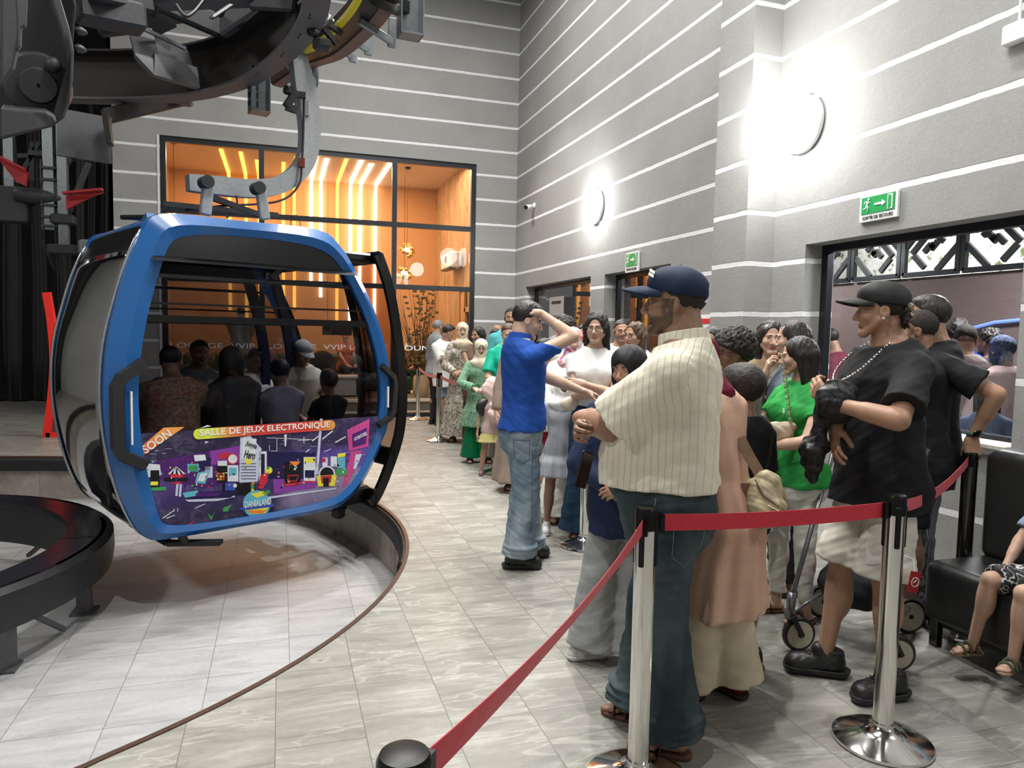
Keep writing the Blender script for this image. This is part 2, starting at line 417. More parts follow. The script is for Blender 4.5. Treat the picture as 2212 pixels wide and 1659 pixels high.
# housings of the ceiling spotlights, rims of the added fill panels
M_HOUS = plain('lamp_housing', '#2a2b2d', .5, .3); M_LENS = glow('lamp_lens', (1, 1, 1), 6)
for (p, t, en, s), w_ in zip(SPOTS, ('right above the cable car', 'aimed across at the cable car', 'nearest the lounge window', 'above the queue barrier', 'nearest the camera')):
    r = empty('ceiling_spotlight', p, 0, 'dark cylindrical ceiling spotlight '+w_, 'light', 'ceiling spotlights')
    d = (Vector(t)-Vector(p)).normalized()
    a = MB(); a.lathe([(.10, .12), (.13, .10), (.13, .02), (.12, -.0)], tuple(-d*.12), 24, tuple(d*-1)); a.build('housing', M_HOUS, r, auto=40)
    a = MB(); a.bar((0, 0, .1), (0, 0, .25), .03); a.build('stem', M_HOUS, r)
for (p, en), w_ in zip(FILL_PANELS, ('nearest the back wall', 'nearest the camera', 'by the pilaster', 'at the near left', 'at the far left')):
    r = empty('fill_light_panel', p, 0, 'round flat light panel on the hall ceiling '+w_, 'light', 'round ceiling panels')
    a = MB(); a.lathe([(.78, .005), (.8, .01), (.8, .06), (.76, .06)], (0, 0, 0), 40); a.build('rim', M_HOUS, r)

# ---- sconces: round glowing bulkhead lamps
def bulkhead(y, z, label, e):
    r = empty('wall_lamp', (XR, y, z), 0, label, 'lamp', 'round white lamps on the right wall')
    a = MB(); a.lathe([(.20, 0), (.235, .01), (.235, .045), (.22, .05)], (0, 0, 0), 40, (-1, 0, 0)); a.build('base_ring', plain('lamp_ring_white', '#d8d8d8', .4), r, auto=40)
    a = MB(); a.lathe([(.222, .045), (.218, .09), (.19, .125), (.13, .15), (.05, .16), (.001, .161)], (0, 0, 0), 40, (-1, 0, 0)); a.build('diffuser', glow('lamp_diffuser', (1, 1, 1), 26), r, True)
    lamp('wall_lamp_light', 'POINT', (XR-.42, y, z), e, COOL, None, .2)
bulkhead(5.10, 3.32, 'large glaring round wall lamp beside the pilaster above the exit sign', 60)
bulkhead(9.24, 3.30, 'smaller looking glaring round wall lamp far along the right wall', 44)
bulkhead(1.2, 3.32, 'round wall lamp nearest the camera on the right wall', 30)
bulkhead(-2.2, 3.32, 'round wall lamp behind the camera on the right wall', 24)

# ---- window frames, right wall
M_FRAME = plain('dark_frame', '#23262b', .35, .4)
def clear_glass(name, tint=(.95, .97, 1), rough=0.0, refl=1.5, dens=.93):
    t = NT(name); t.t.nodes.remove(t.b)
    tr = t.n('BsdfTransparent'); tr.inputs[0].default_value = rgb(tuple(v*dens for v in tint))
    gl = t.n('BsdfGlossy'); gl.inputs['Roughness'].default_value = rough; gl.inputs[0].default_value = (1, 1, 1, 1)
    fr = t.n('Fresnel'); fr.inputs[0].default_value = refl
    ge = t.n('NewGeometry'); mx = t.n('MixShader'); t.l(t.math('MULTIPLY', fr.outputs[0], t.math('SUBTRACT', 1.0, ge.outputs['Backfacing'])), mx.inputs[0]); t.l(tr.outputs[0], mx.inputs[1]); t.l(gl.outputs[0], mx.inputs[2])
    t.l(mx.outputs[0], t.o.inputs[0]); return t.m
M_GLASS = clear_glass('window_glass', refl=1.38)
M_GLASSD = clear_glass('tinted_window_glass', (.72, .70, .72), refl=1.9, dens=.85)
for k, (a, b, c, d) in enumerate(RW):
    w = MB(); X = XR+.2
    for y in ([a+.03, b-.03] if k else [b-.035, a-.3]): w.box((X, y, (c+d)/2), (.06, .06 if k else .07, d-c))
    w.box((X, (a+b)/2, d-.03), (.062, b-a, .06)); w.box((X, (a+b)/2, c+.03), (.062, b-a, .06))
    o = structure('window_%d' % (k+2), w, M_FRAME)
    g = MB(); g.box((X, (a+b)/2, (c+d)/2), (.008, b-a-.1, d-c-.1)); g.build('pane', M_GLASSD if k else M_GLASS, o)
s = MB(); s.box((XR+.11, (3.15+5.02)/2, .915), (.3, 1.86, .03), bev=.005); structure('trim_3', s, plain('white_sill', '#b9b6ac', .6))

# ---- lattice screen outside the near window
M_LAT = plain('lattice_steel', '#2e2f33', .5, .3)
XS = 6.4
r = empty('lattice_screen', (XS, 0, 0), 0, 'dark steel screen of diagonal key-pattern bars high behind the right window', 'screen')
za, zb = 2.25, 2.80
for y0 in np.arange(1.2, 10.2, .72):
    y1 = y0+.66
    f = MB()
    for y in (y0, y1): f.box((0, y, (za+zb)/2), (.05, .05, zb-za))
    for z in (za, zb): f.box((0, (y0+y1)/2, z), (.05, .66, .05))
    f.build('frame', M_FRAME, r)
    g = MB(); cyy, czz = (y0+y1)/2, (za+zb)/2
    flip = 1 if int(round((y0-1.2)/.72)) % 2 else -1
    def seg(a, b):          # bar clipped to the panel
        a, b = np.array(a, float), np.array(b, float); t0, t1 = 0.0, 1.0; d = b-a
        for i, (l_, h_) in enumerate(((y0+.02, y1-.02), (za+.02, zb-.02))):
            if abs(d[i]) < 1e-9: continue
            q0, q1 = sorted(((l_-a[i])/d[i], (h_-a[i])/d[i])); t0, t1 = max(t0, q0), min(t1, q1)
        if t1-t0 > .05: p, q = a+d*t0, a+d*t1; g.bar((0, p[0], p[1]), (0, q[0], q[1]), .055, .035, (1, 0, 0))
    for q in range(4):
        R_ = .08+.15*q; e = flip
        seg((cyy-e*R_, czz-.05), (cyy, czz-.05+R_)); seg((cyy, czz-.05+R_), (cyy+e*R_*.62, czz-.05+R_*.38))
        seg((cyy+e*R_, czz+.05), (cyy, czz+.05-R_)) if q % 2 == 0 else seg((cyy-e*R_*.9, czz-.05-.1*R_), (cyy-e*R_*.3, czz-.05-.7*R_))
    g.build('key_pattern', M_LAT, r)
# bright outdoors behind the lattice: pale wall with foliage patches, lit by two unseen area lights
t = NT('pale_garden_wall'); nz = t.n('TexNoise', i_Scale=6.0, i_Detail=8.0, i_Roughness=.7); t.l(t.coord(), nz.inputs['Vector'])
t.set(color=t.ramp(nz.outputs[0], [(.40, (.9, .9, .88)), (.55, (.75, .75, .68)), (.6, (.16, .2, .08)), (.75, (.05, .08, .03))]), rough=.9)
gw = MB(); gw.box((8.1, 7, 3.2), (.15, 22, 4.4)); structure('wall_garden', gw, t.m)
lamp('garden_wall_light', 'AREA', (6.9, 6.5, 4.6), 260, (1, .98, .92), (8.1, 6.5, 2.6), 1.6)
lamp('garden_wall_light', 'AREA', (6.9, 2.8, 4.6), 160, (1, .98, .92), (8.1, 2.8, 2.6), 1.2)
# the queue passage beyond the window: brown wall panel under the lattice and a floor
bp = MB(); bp.box((XS+.08, 6, 1.11), (.08, 12, 2.22)); structure('wall_passage', bp, plain('mauve_brown_wall', '#6a5a56', .7, bump=.1))
cp = MB(); cp.box((5.5, 5, 3.5), (2.6, 14, .08)); structure('ceiling', cp, plain('passage_ceiling', '#55504c', .8))
for i, (y, e) in enumerate(((4.2, 85), (7.4, 60), (10.4, 30))):  # tubes added out of view to brighten the people in the passage
    r = empty('passage_fill_tube', (5.45, y, 2.75), 0, 'white linear light beyond the right wall, '+('nearest', 'middle', 'farthest')[i]+' of three', 'light', 'linear lights beyond the right windows')
    a = MB(); a.box((0, 0, 0), (.035, .75, .03)); a.build('tube', glow('tube_glow', (1, 1, 1), 14), r)
    a = MB(); a.box((0, 0, .03), (.05, .8, .03)); a.tube([(0, .3, .03), (0, .3, .72)], .004, 5); a.tube([(0, -.3, .03), (0, -.3, .72)], .004, 5); a.build('holder', M_HOUS, r)
    lamp('passage_fill_light', 'AREA', (5.45, y, 2.7), e, (1, .97, .93), (5.45, y, 0), .5)
# blue arched light line on the passage wall
b = MB(); pts = [(XS, 5.9, 1.45), (XS, 5.6, 1.62), (XS, 5.1, 1.74), (XS, 4.4, 1.80), (XS, 3.9, 1.80), (XS, 3.9, 1.4)]
b.tube(pts, .016, 8); o = b.build('blue_light_line', glow('blue_line', (.16, .27, .75), .8)); tag(o, 'blue line of light bent along the wall behind the right window', 'light')

# ---- exit signs
M_GREEN = plain('exit_green', '#0f8f4a', .45); M_WHITE = plain('sign_white', '#e4e6e6', .5); M_BLK = plain('sign_black', '#101010', .5)
M_PINK = plain('sign_pinkish', '#dcdcdc', .5)
def exit_sign(y, z, w, h, label):
    r = empty('exit_sign', (XR-.002, y, z), 0, label, 'sign')
    a = MB(); a.box((-.012, 0, 0), (.024, w, h), bev=.003); a.build('plate', M_WHITE, r)
    gz = h*.12; gh = h*.64
    a = MB(); a.box((-.026, 0, gz), (.004, w*.88, gh)); a.build('green_field', M_GREEN, r)
    ux, uy = (0, -1, 0), (0, 0, 1)
    a = MB(); a.bar((-.030, w*.08, gz), (-.030, -w*.12, gz), .004, h*.08, (0, 0, 1)); 
    a.prism([(0, h*.12), (w*.1, 0), (0, -h*.12)], (-.028, -w*.11, gz), ux, uy, .003); a.build('arrow', M_WHITE, r)
    a = MB(); X = -.028; cy = w*.28; s_ = h*.26
    def P(u, v): return (X-.002, cy-u*s_, gz+v*s_)
    a.ball(P(.25, .85), (.003, s_*.2, s_*.2), 12)
    for p, q, wd in (((.1, .6), (-.1, 0), .3), ((.1, .55), (.5, .35), .14), ((.0, .55), (-.4, .6), .14), ((-.4, .6), (-.55, .3), .13), ((-.1, 0), (.2, -.35), .2), ((.2, -.35), (.1, -.9), .18), ((-.1, 0), (-.3, -.4), .2), ((-.3, -.4), (-.7, -.45), .16)):
        a.bar(P(*p), P(*q), .003, wd*s_, (0, 0, 1))
    a.build('running_figure', M_WHITE, r)
    a = MB(); cx = -w*.32
    a.box((X-.001, cx, gz), (.003, w*.13, gh*.86)); a.build('door_symbol', M_WHITE, r)
    a = MB(); a.prism([(-w*.045, -gh*.40), (w*.035, -gh*.34), (w*.035, gh*.34), (-w*.045, gh*.40)], (X-.003, cx, gz), ux, uy, .002); a.build('door_leaf', M_GREEN, r)
    text('lettering', 'SORTIE DE SECOURS', M_BLK, (-.026, 0, -h*.35), ux, uy, h*.13, r, .002, w*.8, bold=.01)
    return r
exit_sign(4.245, 2.515, .35, .19, 'green and white emergency exit sign over the large right window')
exit_sign(8.10, 2.45, .34, .24, 'small looking far exit sign over the recess behind the capped man')

p = onx(2206, 72, XR); r = empty('wall_junction_box', (XR, float(p[1]), float(p[2])), 0, 'small white box high on the right wall at the picture edge', 'box')
a = MB(); a.box((-.03, 0, 0), (.06, .16, .12), bev=.01); a.build('casing', M_WHITE, r)
a = MB(); a.tube([(-.02, 0, .06), (-.02, 0, 1.2)], .008, 6); a.build('cable', M_WHITE, r)
# ---- white board with a red band, notice at the far window
r = empty('notice_board', (XR-.022, 6.35, 1.35), 0, 'white board with a red top band on the wall behind the man in the cap', 'board')
a = MB(); a.box((0, 0, 0), (.02, .72, .84)); a.build('board', M_WHITE, r)
a = MB(); a.box((-.012, 0, .36), (.006, .72, .05)); a.build('red_band', plain('sign_red', '#c8282c', .5), r)
r = empty('notice_poster', (XR+.10, 10.95, 1.6), 0, 'pale printed notice standing in the far window recess', 'poster')
a = MB(); a.box((0, 0, 0), (.01, .62, 1.1)); a.build('sheet', plain('poster_grey', '#9a9a9c', .6), r)
text('lettering', 'WELCOME LIGNE 1', plain('poster_ink', '#55555a', .6), (-.008, 0, .22), (0, -1, 0), (0, 0, 1), .06, r, .002, .42)
a = MB(); a.box((-.008, 0, .46), (.006, .4, .04)); a.build('header', M_BLK, r)

# ---- security camera with its cable stain
r = empty('security_camera', (XR, 11.84, 3.72), 0, 'small white bullet security camera high near the room corner', 'camera')
a = MB(); a.lathe([(.045, 0), (.045, .02), (.02, .03)], (0, 0, .02), 20, (-1, 0, 0)); a.tube([(-.02, 0, .02), (-.09, -.01, .0)], .014, 8); a.build('mount', M_WHITE, r, auto=40)
dv = Vector((-.75, -.62, -.22)).normalized(); p0 = Vector((-.06, .04, -.0))
a = MB(); a.lathe([(.035, 0), (.04, .01), (.04, .14), (.034, .15)], tuple(p0), 20, tuple(dv)); a.build('body', M_WHITE, r, auto=40)
a = MB(); a.lathe([(.036, .148), (.036, .158), (.02, .16)], tuple(p0), 20, tuple(dv)); a.build('lens_face', M_BLK, r, auto=40)
# ---------------------------------------------------------------- lounge behind the back wall window
WARM = (1.0, .72, .48)
LY = 17.6; LZ = 4.98; LX0, LX1 = -2.3, 3.62
def marble_paper():
    t = NT('veined_wallpaper'); c = t.coord((1, 1, .28)); n1 = t.n('TexNoise', i_Scale=2.6, i_Detail=9.0, i_Distortion=2.2); t.l(c, n1.inputs['Vector'])
    w = t.n('TexWave', bands_direction='X', i_Scale=2.2, i_Distortion=9.0, i_Detail=4.0); t.l(c, w.inputs['Vector'])
    a = t.ramp(n1.outputs[0], [(.3, (.22, .12, .05)), (.5, (.46, .28, .14)), (.62, (.56, .36, .19)), (.7, (.13, .07, .03))])
    t.set(color=t.mix(.35, a, t.ramp(w.outputs[0], [(.35, (.56, .36, .2)), (.5, (.16, .09, .04)), (.56, (.5, .32, .17))])), rough=.5); return t.m
M_VEIN = marble_paper(); M_PEACH = plain('peach_wall', (.66, .36, .17), .75); M_LCEIL = plain('lounge_ceiling', (.62, .46, .33), .8)
a = MB(); a.box(((LX0+LX1)/2, LY+.05, LZ/2), (LX1-LX0, .1, LZ)); structure('wall_lounge_back', a, M_PEACH)
a = MB(); a.box((LX1+.05, (YB+LY)/2+.15, LZ/2), (.1, LY-YB-.3, LZ)); structure('wall_lounge_right', a, M_VEIN)
a = MB(); a.box((LX0-.05, (YB+LY)/2+.15, LZ/2), (.1, LY-YB-.3, LZ)); structure('wall_lounge_left', a, M_VEIN)
a = MB(); a.box(((LX0+LX1)/2, (YB+LY)/2+.15, LZ+.05), (LX1-LX0, LY-YB-.3, .1)); structure('ceiling', a, M_LCEIL)
# raised floor with a white nosing
a = MB(); a.box(((LX0+LX1)/2, (14.0+LY)/2, .10), (LX1-LX0, LY-14.0, .2)); structure('floor', a, plain('lounge_step', '#6b675f', .5))
a = MB(); a.box(((LX0+LX1)/2, 14.0, .195), (LX1-LX0, .1, .05)); structure('trim_4', a, plain('white_nosing', '#cfccc5', .5))
# window frame and panes
w = MB(); Y = YB+.08; zs = [.03, 2.33, 3.42, WZ1-.04]
for x in (WX0+.04, -.30, 1.91, WX1-.04): w.box((x, Y, WZ1/2), (.085, .08, WZ1))
for z in zs: w.box(((WX0+WX1)/2, Y, z), (WX1-WX0, .078, .085))
wo = structure('window_1', w, M_FRAME)
M_LG = clear_glass('lounge_glass', (1, .98, .95), refl=1.25, dens=.94)
xs = [WX0+.08, -.30, 1.91, WX1-.08]
for i in range(3):
    for j in range(3):
        g = MB(); g.box(((xs[i]+xs[i+1])/2, Y, (zs[j]+zs[j+1])/2), (xs[i+1]-xs[i]-.08, .008, zs[j+1]-zs[j]-.08)); g.build('pane', M_LG, wo)
a = MB(); a.box((WX0-.02, YB-.004, WZ1/2), (.03, .02, WZ1)); structure('trim_5', a, plain('white_jamb', '#d2d2d2', .6))
M_LETTER = plain('white_lettering', (.85, .85, .85), .4)
for word, x0, x1 in (('LOUNGE', -1.72, -.92), ('VVIP', -.80, -.42), ('LOUNGE', -.22, .58), ('VVIP', .70, 1.08), ('LOUNGE', 1.15, 1.80), ('LOUNGE', 2.02, 2.82)):
    text('lettering', word, M_LETTER, ((x0+x1)/2, Y-.008, 1.245), (1, 0, 0), (0, 0, 1), .085, wo, .003, x1-x0, bold=.004)
# light lines: bent from the ceiling down the back wall
lines = [(-1.09, 15.2, 1.9, 0), (-.74, 15.3, 1.72, 0), (-.46, 15.9, 2.3, 0), (.06, 15.9, 1.75, 0), (.30, 15.3, 2.0, 0), (.67, 15.0, 2.6, 1), (.89, 15.2, 2.3, 1), (1.26, 14.9, 1.6, 0), (1.56, 15.0, 1.5, 1), (1.79, 15.3, 2.5, 1), (2.14, 15.1, 1.9, 1)]
LI = 0; ORD = 'first second third fourth fifth sixth seventh eighth ninth tenth eleventh'.split()
for x, y0, z0, kind in lines:
    a = MB(); 
    a.sweep([(x*1.0, y0, LZ-.02), (x, LY-.25, LZ-.02), (x, LY-.06, LZ-.22), (x, LY-.02, z0)], [(-.035, -.02), (.035, -.02), (.035, .02), (-.035, .02)], up=(0, -.7, .7))
    m = glow('line_white', (1, .90, .72), 4.5) if kind else glow('line_gold', (1, .56, .12), 1.7)
    tag(a.build('light_line', m), '%s strip light bent down the lounge back wall, %s from the left' % ('white' if kind else 'golden', ORD[LI]), 'strip light', 'strip lights of the lounge'); LI += 1
for x, y, e in ((-.8, 15.6, 70), (1.6, 15.6, 85), (2.8, 14.6, 50)):
    lamp('lounge_light', 'AREA', (x, y, LZ-.1), e, WARM, (x, y+.3, 0), 1.4)
# pendant lamps of glass petals, by the right wall
def pendant(x, y, z, label):
    r = empty('pendant_lamp', (x, y, z), 0, label, 'lamp')
    a = MB(); rnd = random.Random(int(z*100))
    for k in range(16):
        v = Vector((rnd.gauss(0, 1), rnd.gauss(0, 1), rnd.gauss(0, .7))).normalized()*.13
        a.ball(tuple(v), (.05, .05, .035), 8)
    a.build('glass_petals', plain('amber_glass', (.8, .45, .12), .15, .6), r, True)
    a = MB(); a.ball((0, 0, 0), .07, 10); a.build('bulb', glow('bulb_warm', (1, .75, .4), 12), r, True)
    a = MB(); a.tube([(0, 0, .05), (0, 0, LZ-z)], .004, 5); a.lathe([(.06, 0), (.06, .03)], (0, 0, LZ-z-.03), 16); a.build('cable', M_FRAME, r)
pendant(2.55, 15.4, 3.25, 'upper gold pendant lamp hanging in the lounge by the air conditioner')
pendant(2.40, 14.8, 2.72, 'lower gold pendant lamp hanging in the lounge')
pendant(-1.9, 15.0, 3.6, 'gold pendant lamp hanging at the left side of the lounge')
# wall-hung air conditioner on the veined wall, frame picture, lit disc, doorway
r = empty('air_conditioner', (LX1-.02, 15.2, 3.05), 0, 'white air conditioner box on the veined lounge wall', 'air conditioner')
a = MB(); a.box((-.13, 0, 0), (.24, .95, .34), bev=.03); a.build('casing', M_WHITE, r)
a = MB(); a.box((-.2, 0, -.175), (.14, .8, .03)); a.build('louvre', M_FRAME, r)
a = MB(); a.box((-.255, 0, .03), (.006, .2, .14)); a.build('logo_panel', M_BLK, r)
r = empty('wall_disc_lamp', (LX1-.01, 13.75, 3.0), 0, 'round white lamp on the veined lounge wall near the frame', 'lamp')
a = MB(); a.lathe([(.22, 0), (.23, .02), (.2, .07), (.001, .09)], (0, 0, 0), 32, (-1, 0, 0)); a.build('diffuser', glow('disc_glow', (1, .93, .85), 3), r, True)
r = empty('picture_frame', (LX1-.02, 14.6, 1.95), 0, 'tall gilt framed panel on the veined lounge wall', 'picture')
a = MB()
for yy in (-.2, .2): a.box((-.02, yy, 0), (.04, .03, .95))
for zz in (-.46, .46): a.box((-.02, 0, zz), (.04, .43, .03))
a.build('frame', plain('gilt', (.55, .35, .1), .35, .7), r)
a = MB(); a.box((-.01, 0, 0), (.01, .38, .9)); a.build('panel', M_PEACH, r)
r = empty('wooden_doorway', (LX1-.02, 13.75, 0), 0, 'pale wooden door frame at the right end of the lounge', 'door')
a = MB()
for yy in (-.42, .42): a.box((-.04, yy, 1.02), (.08, .10, 2.04))
a.box((-.04, 0, 2.0), (.08, .94, .10)); a.build('frame', plain('oak', (.55, .33, .15), .5), r)
a = MB(); a.box((-.02, .1, 1.0), (.02, .6, 1.9)); a.build('leaf', M_BLK, r)
# tall dried plant against the right wall
r = empty('dried_branch_plant', (2.75, 14.7, .2), 0, 'tall plant of dark bare branches standing in the lounge', 'plant')
a = MB(); a.lathe([(.12, 0), (.17, .1), (.16, .4), (.12, .45)], (0, 0, 0), 20); a.build('pot', plain('pot_tan', (.4, .28, .17), .7), r, auto=40)
a = MB(); rnd = random.Random(5)
for k in range(26):
    x, y = rnd.uniform(-.08, .08), rnd.uniform(-.08, .08); p = [(x, y, .4)]; dx, dy = rnd.uniform(-.16, .16), rnd.uniform(-.16, .16)
    for q in range(5): p.append((p[-1][0]+dx*.5+rnd.uniform(-.05, .05), p[-1][1]+dy*.5+rnd.uniform(-.05, .05), p[-1][2]+rnd.uniform(.25, .42)))
    a.tube(p, [.012, .01, .008, .006, .004, .002], 5)
a.build('branches', plain('branch_brown', (.10, .06, .03), .8), r)
a = MB()
for k in range(150):
    z = rnd.uniform(.6, 2.2); ang = rnd.uniform(0, 6.28); rr = rnd.uniform(.02, .12+.12*z)
    a.ball((rr*math.cos(ang), rr*math.sin(ang), z), (.05, .015, .03), 6, R=Matrix.Rotation(rnd.uniform(0, 3), 3, 'Z'))
a.build('leaves', plain('dry_leaf', (.16, .12, .05), .8), r)
# sofas, cushions, tables
M_SOFA = plain('sofa_green', (.06, .09, .075), .8, bump=.2)
def sofa(x, y, w, label, rz=0):
    r = empty('lounge_sofa', (x, y, .2), rz, label, 'sofa', None)
    for sx in (-1, 1):
        for sy in (-1, 1): a = MB(); a.box((sx*(w/2-.12), sy*.3, .04), (.06, .06, .08)); a.build('foot', M_FRAME, r)
    a = MB(); a.box((0, 0, .22), (w, .8, .3), bev=.05); a.build('seat', M_SOFA, r)
    a = MB(); a.box((0, .38, .48), (w, .18, .62), bev=.06); a.build('backrest', M_SOFA, r)
    for s in (-1, 1): a = MB(); a.box((s*(w/2-.08), 0, .36), (.16, .8, .4), bev=.05); a.build('armrest', M_SOFA, r)
sofa(-.9, 16.5, 2.2, 'dark green lounge sofa at left behind the window'); sofa(1.3, 16.5, 1.8, 'dark green lounge sofa in the middle behind the window'); sofa(2.95, 15.9, 1.1, 'dark green lounge sofa by the veined wall')
def stripes(name, c1, c2, sc=30):
    t = NT(name); w = t.n('TexWave', bands_direction='X', i_Scale=sc/6.28*2, i_Distortion=.3); t.l(t.coord(), w.inputs['Vector'])
    t.set(color=t.ramp(w.outputs[0], [(.45, c1), (.55, c2)]), rough=.9); return t.m
M_CUSH = stripes('cushion_stripe', (.45, .36, .27), (.07, .06, .06)); M_CUSHB = plain('cushion_black', (.03, .03, .035), .9)
for x, m, l in ((-1.55, M_CUSH, 'striped cushion at the left end of the left lounge sofa'), (-.9, M_CUSHB, 'plain black cushion on the left lounge sofa'), (-.3, M_CUSH, 'striped cushion at the right end of the left lounge sofa'), (.85, M_CUSHB, 'black cushion on the middle lounge sofa'), (1.7, M_CUSH, 'striped cushion on the middle lounge sofa')):
    a = MB(); a.ball((0, 0, 0), (.26, .08, .24), 16, R=Matrix.Rotation(.25, 3, 'X')); o = a.build('cushion', m, None, True); o.location = (x, 16.15, .86); tag(o, l, 'cushion')
r = empty('lounge_table', (1.2, 15.0, .2), 0, 'low pale lounge table seen through the cabin', 'table')
a = MB(); a.box((0, 0, .40), (.7, .5, .05), bev=.01); a.build('tabletop', plain('table_pale', (.45, .42, .4), .4), r)
for sx in (-1, 1):
    for sy in (-1, 1): a = MB(); a.box((sx*.3, sy*.2, .19), (.04, .04, .38)); a.build('leg', M_FRAME, r)
a = MB(); a.box((0, 0, .2), (.5, .4, .34)); a.build('cabinet', plain('table_grey', (.3, .3, .31), .5), r)
r = empty('menu_board', (1.15, 15.9, 1.55), 0, 'dark menu board hanging in the lounge above the table', 'board')
a = MB(); a.box((0, 0, 0), (.62, .03, .24)); a.build('board', M_BLK, r)
a = MB(); a.tube([(-.2, 0, .12), (-.2, 0, LZ-1.55)], .004, 5); a.tube([(.2, 0, .12), (.2, 0, LZ-1.55)], .004, 5); a.build('cord', M_FRAME, r)

# ---------------------------------------------------------------- dark bay at the left: curtains, steel posts, red pennants
t = NT('black_curtain'); t.set(color=(.012, .012, .014), rough=.45, sheen=.2); M_CURT = t.m
rnd = random.Random(3)
def curtain(x0, x1, y, z0, z1, label):
    n = int((x1-x0)/.03); pts = []
    for i in range(n+1):
        x = x0+(x1-x0)*i/n; pts.append((x, y+.09*math.sin(x*13)+.05*math.sin(x*29+1)+.02*math.sin(x*61)))
    vs = [(x, yy, z) for z in np.linspace(z0, z1, 8) for x, yy in [(p[0]+.03*math.sin(z*1.1+p[0]*3), p[1]) for p in pts]]
    m = n+1; fs = [(j*m+i, j*m+i+1, (j+1)*m+i+1, (j+1)*m+i) for j in range(7) for i in range(n)]
    o = mesh_obj('curtain', vs, fs, M_CURT, None, True); md = o.modifiers.new('thick', 'SOLIDIFY'); md.thickness = .01; tag(o, label, 'curtain')
curtain(-8.8, -2.7, 16.6, .02, 6.0, 'heavy black curtain hanging in folds across the dark bay at left')
M_GALV = plain('galvanised_steel', '#83898d', .38, .75, bump=.15, scale=25); M_GALVD = plain('dull_steel', '#3a3c3e', .5, .6, bump=.15, scale=30)
def frame_at(px, y, z0, z1): p = ony(px, 700, y); return (p[0], z0, z1)
def post_unit(px, Y, z0, z1, w, label, name='steel_post'):
    x = ony(px, 600, Y)[0]; r = empty(name, (x, Y, 0), 0, label, 'post')
    a = MB(); a.bar((0, 0, z0), (0, 0, z1), w, w, (0, 1, 0)); a.build('post', M_GALV, r)
    return r, x
YH = 12.0
H = lambda px, py: ony(px, py, YH)
r, x = post_unit(112, YH, H(112, 497)[2], 7.5, .13, 'galvanised steel post with clamps hanging before the black curtain')
for py in (365, 390, 425, 445, 470, 490):
    z = H(112, py)[2]; a = MB(); a.box((0, 0, z), (.2, .2, .03)); a.tube([(-.08, -.1, z-.06), (-.08, -.1, z+.1)], .01, 6); a.build('clamp', M_GALVD, r)
r, x = post_unit(141, YH, H(141, 540)[2], 7.5, .12, 'square steel post just right of the clamped one')
for p0, p1 in (((141, 470), (190, 350)), ((122, 380), (150, 340)), ((141, 335), (60, 328))):
    A, B = H(*p0), H(*p1); a = MB(); a.bar((A[0]-x, .05, A[2]), (B[0]-x, .05, B[2]), .07, .07, (0, 1, 0)); a.build('brace', M_GALVD, r)
for z_, w_ in ((H(141, 475)[2], .3), (H(141, 540)[2], .42)):
    a = MB(); a.box((0, -.02, z_), (w_, .2, .14), bev=.02); a.build('junction_box', M_GALVD, r)
a = MB(); a.box((.34, -.05, H(170, 535)[2]), (.28, .25, .22), bev=.03); a.build('motor_box', plain('box_grey', '#6b6f72', .5, .2), r)
a = MB()
for k in range(4): a.tube(spline([(-.3+.02*k, -.1, H(100, 520)[2]), (-.1, -.12, H(100, 560+8*k)[2]), (.2, -.1, H(100, 565+6*k)[2]), (.42, -.08, H(100, 530)[2])], 6), .008, 5)
a.build('cables', M_BLK, r)
r, x = post_unit(28, YH+.2, H(28, 440)[2], 7.5, .12, 'steel post at the picture edge before the black curtain')
a = MB(); a.box((0, -.05, H(28, 440)[2]), (.5, .25, .5), bev=.02); a.build('gear_box', M_GALVD, r)
for p0, p1 in (((25, 390), (75, 300)), ((28, 330), (90, 330)), ((60, 440), (60, 300))):
    A, B = H(*p0), H(*p1); a = MB(); a.bar((A[0]-x, .0, A[2]), (B[0]-x, .0, B[2]), .06, .06, (0, 1, 0)); a.build('brace', M_GALVD, r)
M_RED = plain('red_steel', '#96161c', .45, .1)
def pennant(pts, label, d=.05):
    a = MB(); P = [H(*p) for p in pts]; o0 = P[0]; a.prism([(p[0]-o0[0], p[2]-o0[2]) for p in P], (0, 0, 0), (1, 0, 0), (0, 0, 1), d)
    a.prism([(P[0][0]-o0[0], P[0][2]-o0[2]), (P[1][0]-o0[0], P[1][2]-o0[2]), (P[1][0]-o0[0], P[1][2]-o0[2]+.03), (P[0][0]-o0[0], P[0][2]-o0[2]+.03)], (0, -.1, 0), (1, 0, 0), (0, 0, 1), .12)
    o = a.build('red_pointer', M_RED); o.location = (o0[0], YH-.15, o0[2]); tag(o, label, 'marker')
pennant([(150, 428), (232, 420), (205, 430), (152, 457)], 'red steel pointer on the right steel post')
pennant([(4, 345), (70, 378), (66, 408), (45, 398)], 'darker red steel pointer at the picture edge')
# rollers / reel of shiny plate under the left post
r = empty('guide_roller', tuple(H(85, 425)), 0, 'pointed steel guide roller between the two posts', 'machine')
a = MB(); a.lathe([(.02, -.45), (.11, -.1), (.12, .1), (.09, .3)], (0, 0, 0), 16, (-1, 0, .05)); a.build('cone', M_GALVD, r, auto=40)
a = MB(); a.box((.2, .05, .12), (.3, .2, .2)); a.build('bracket', M_GALVD, r)
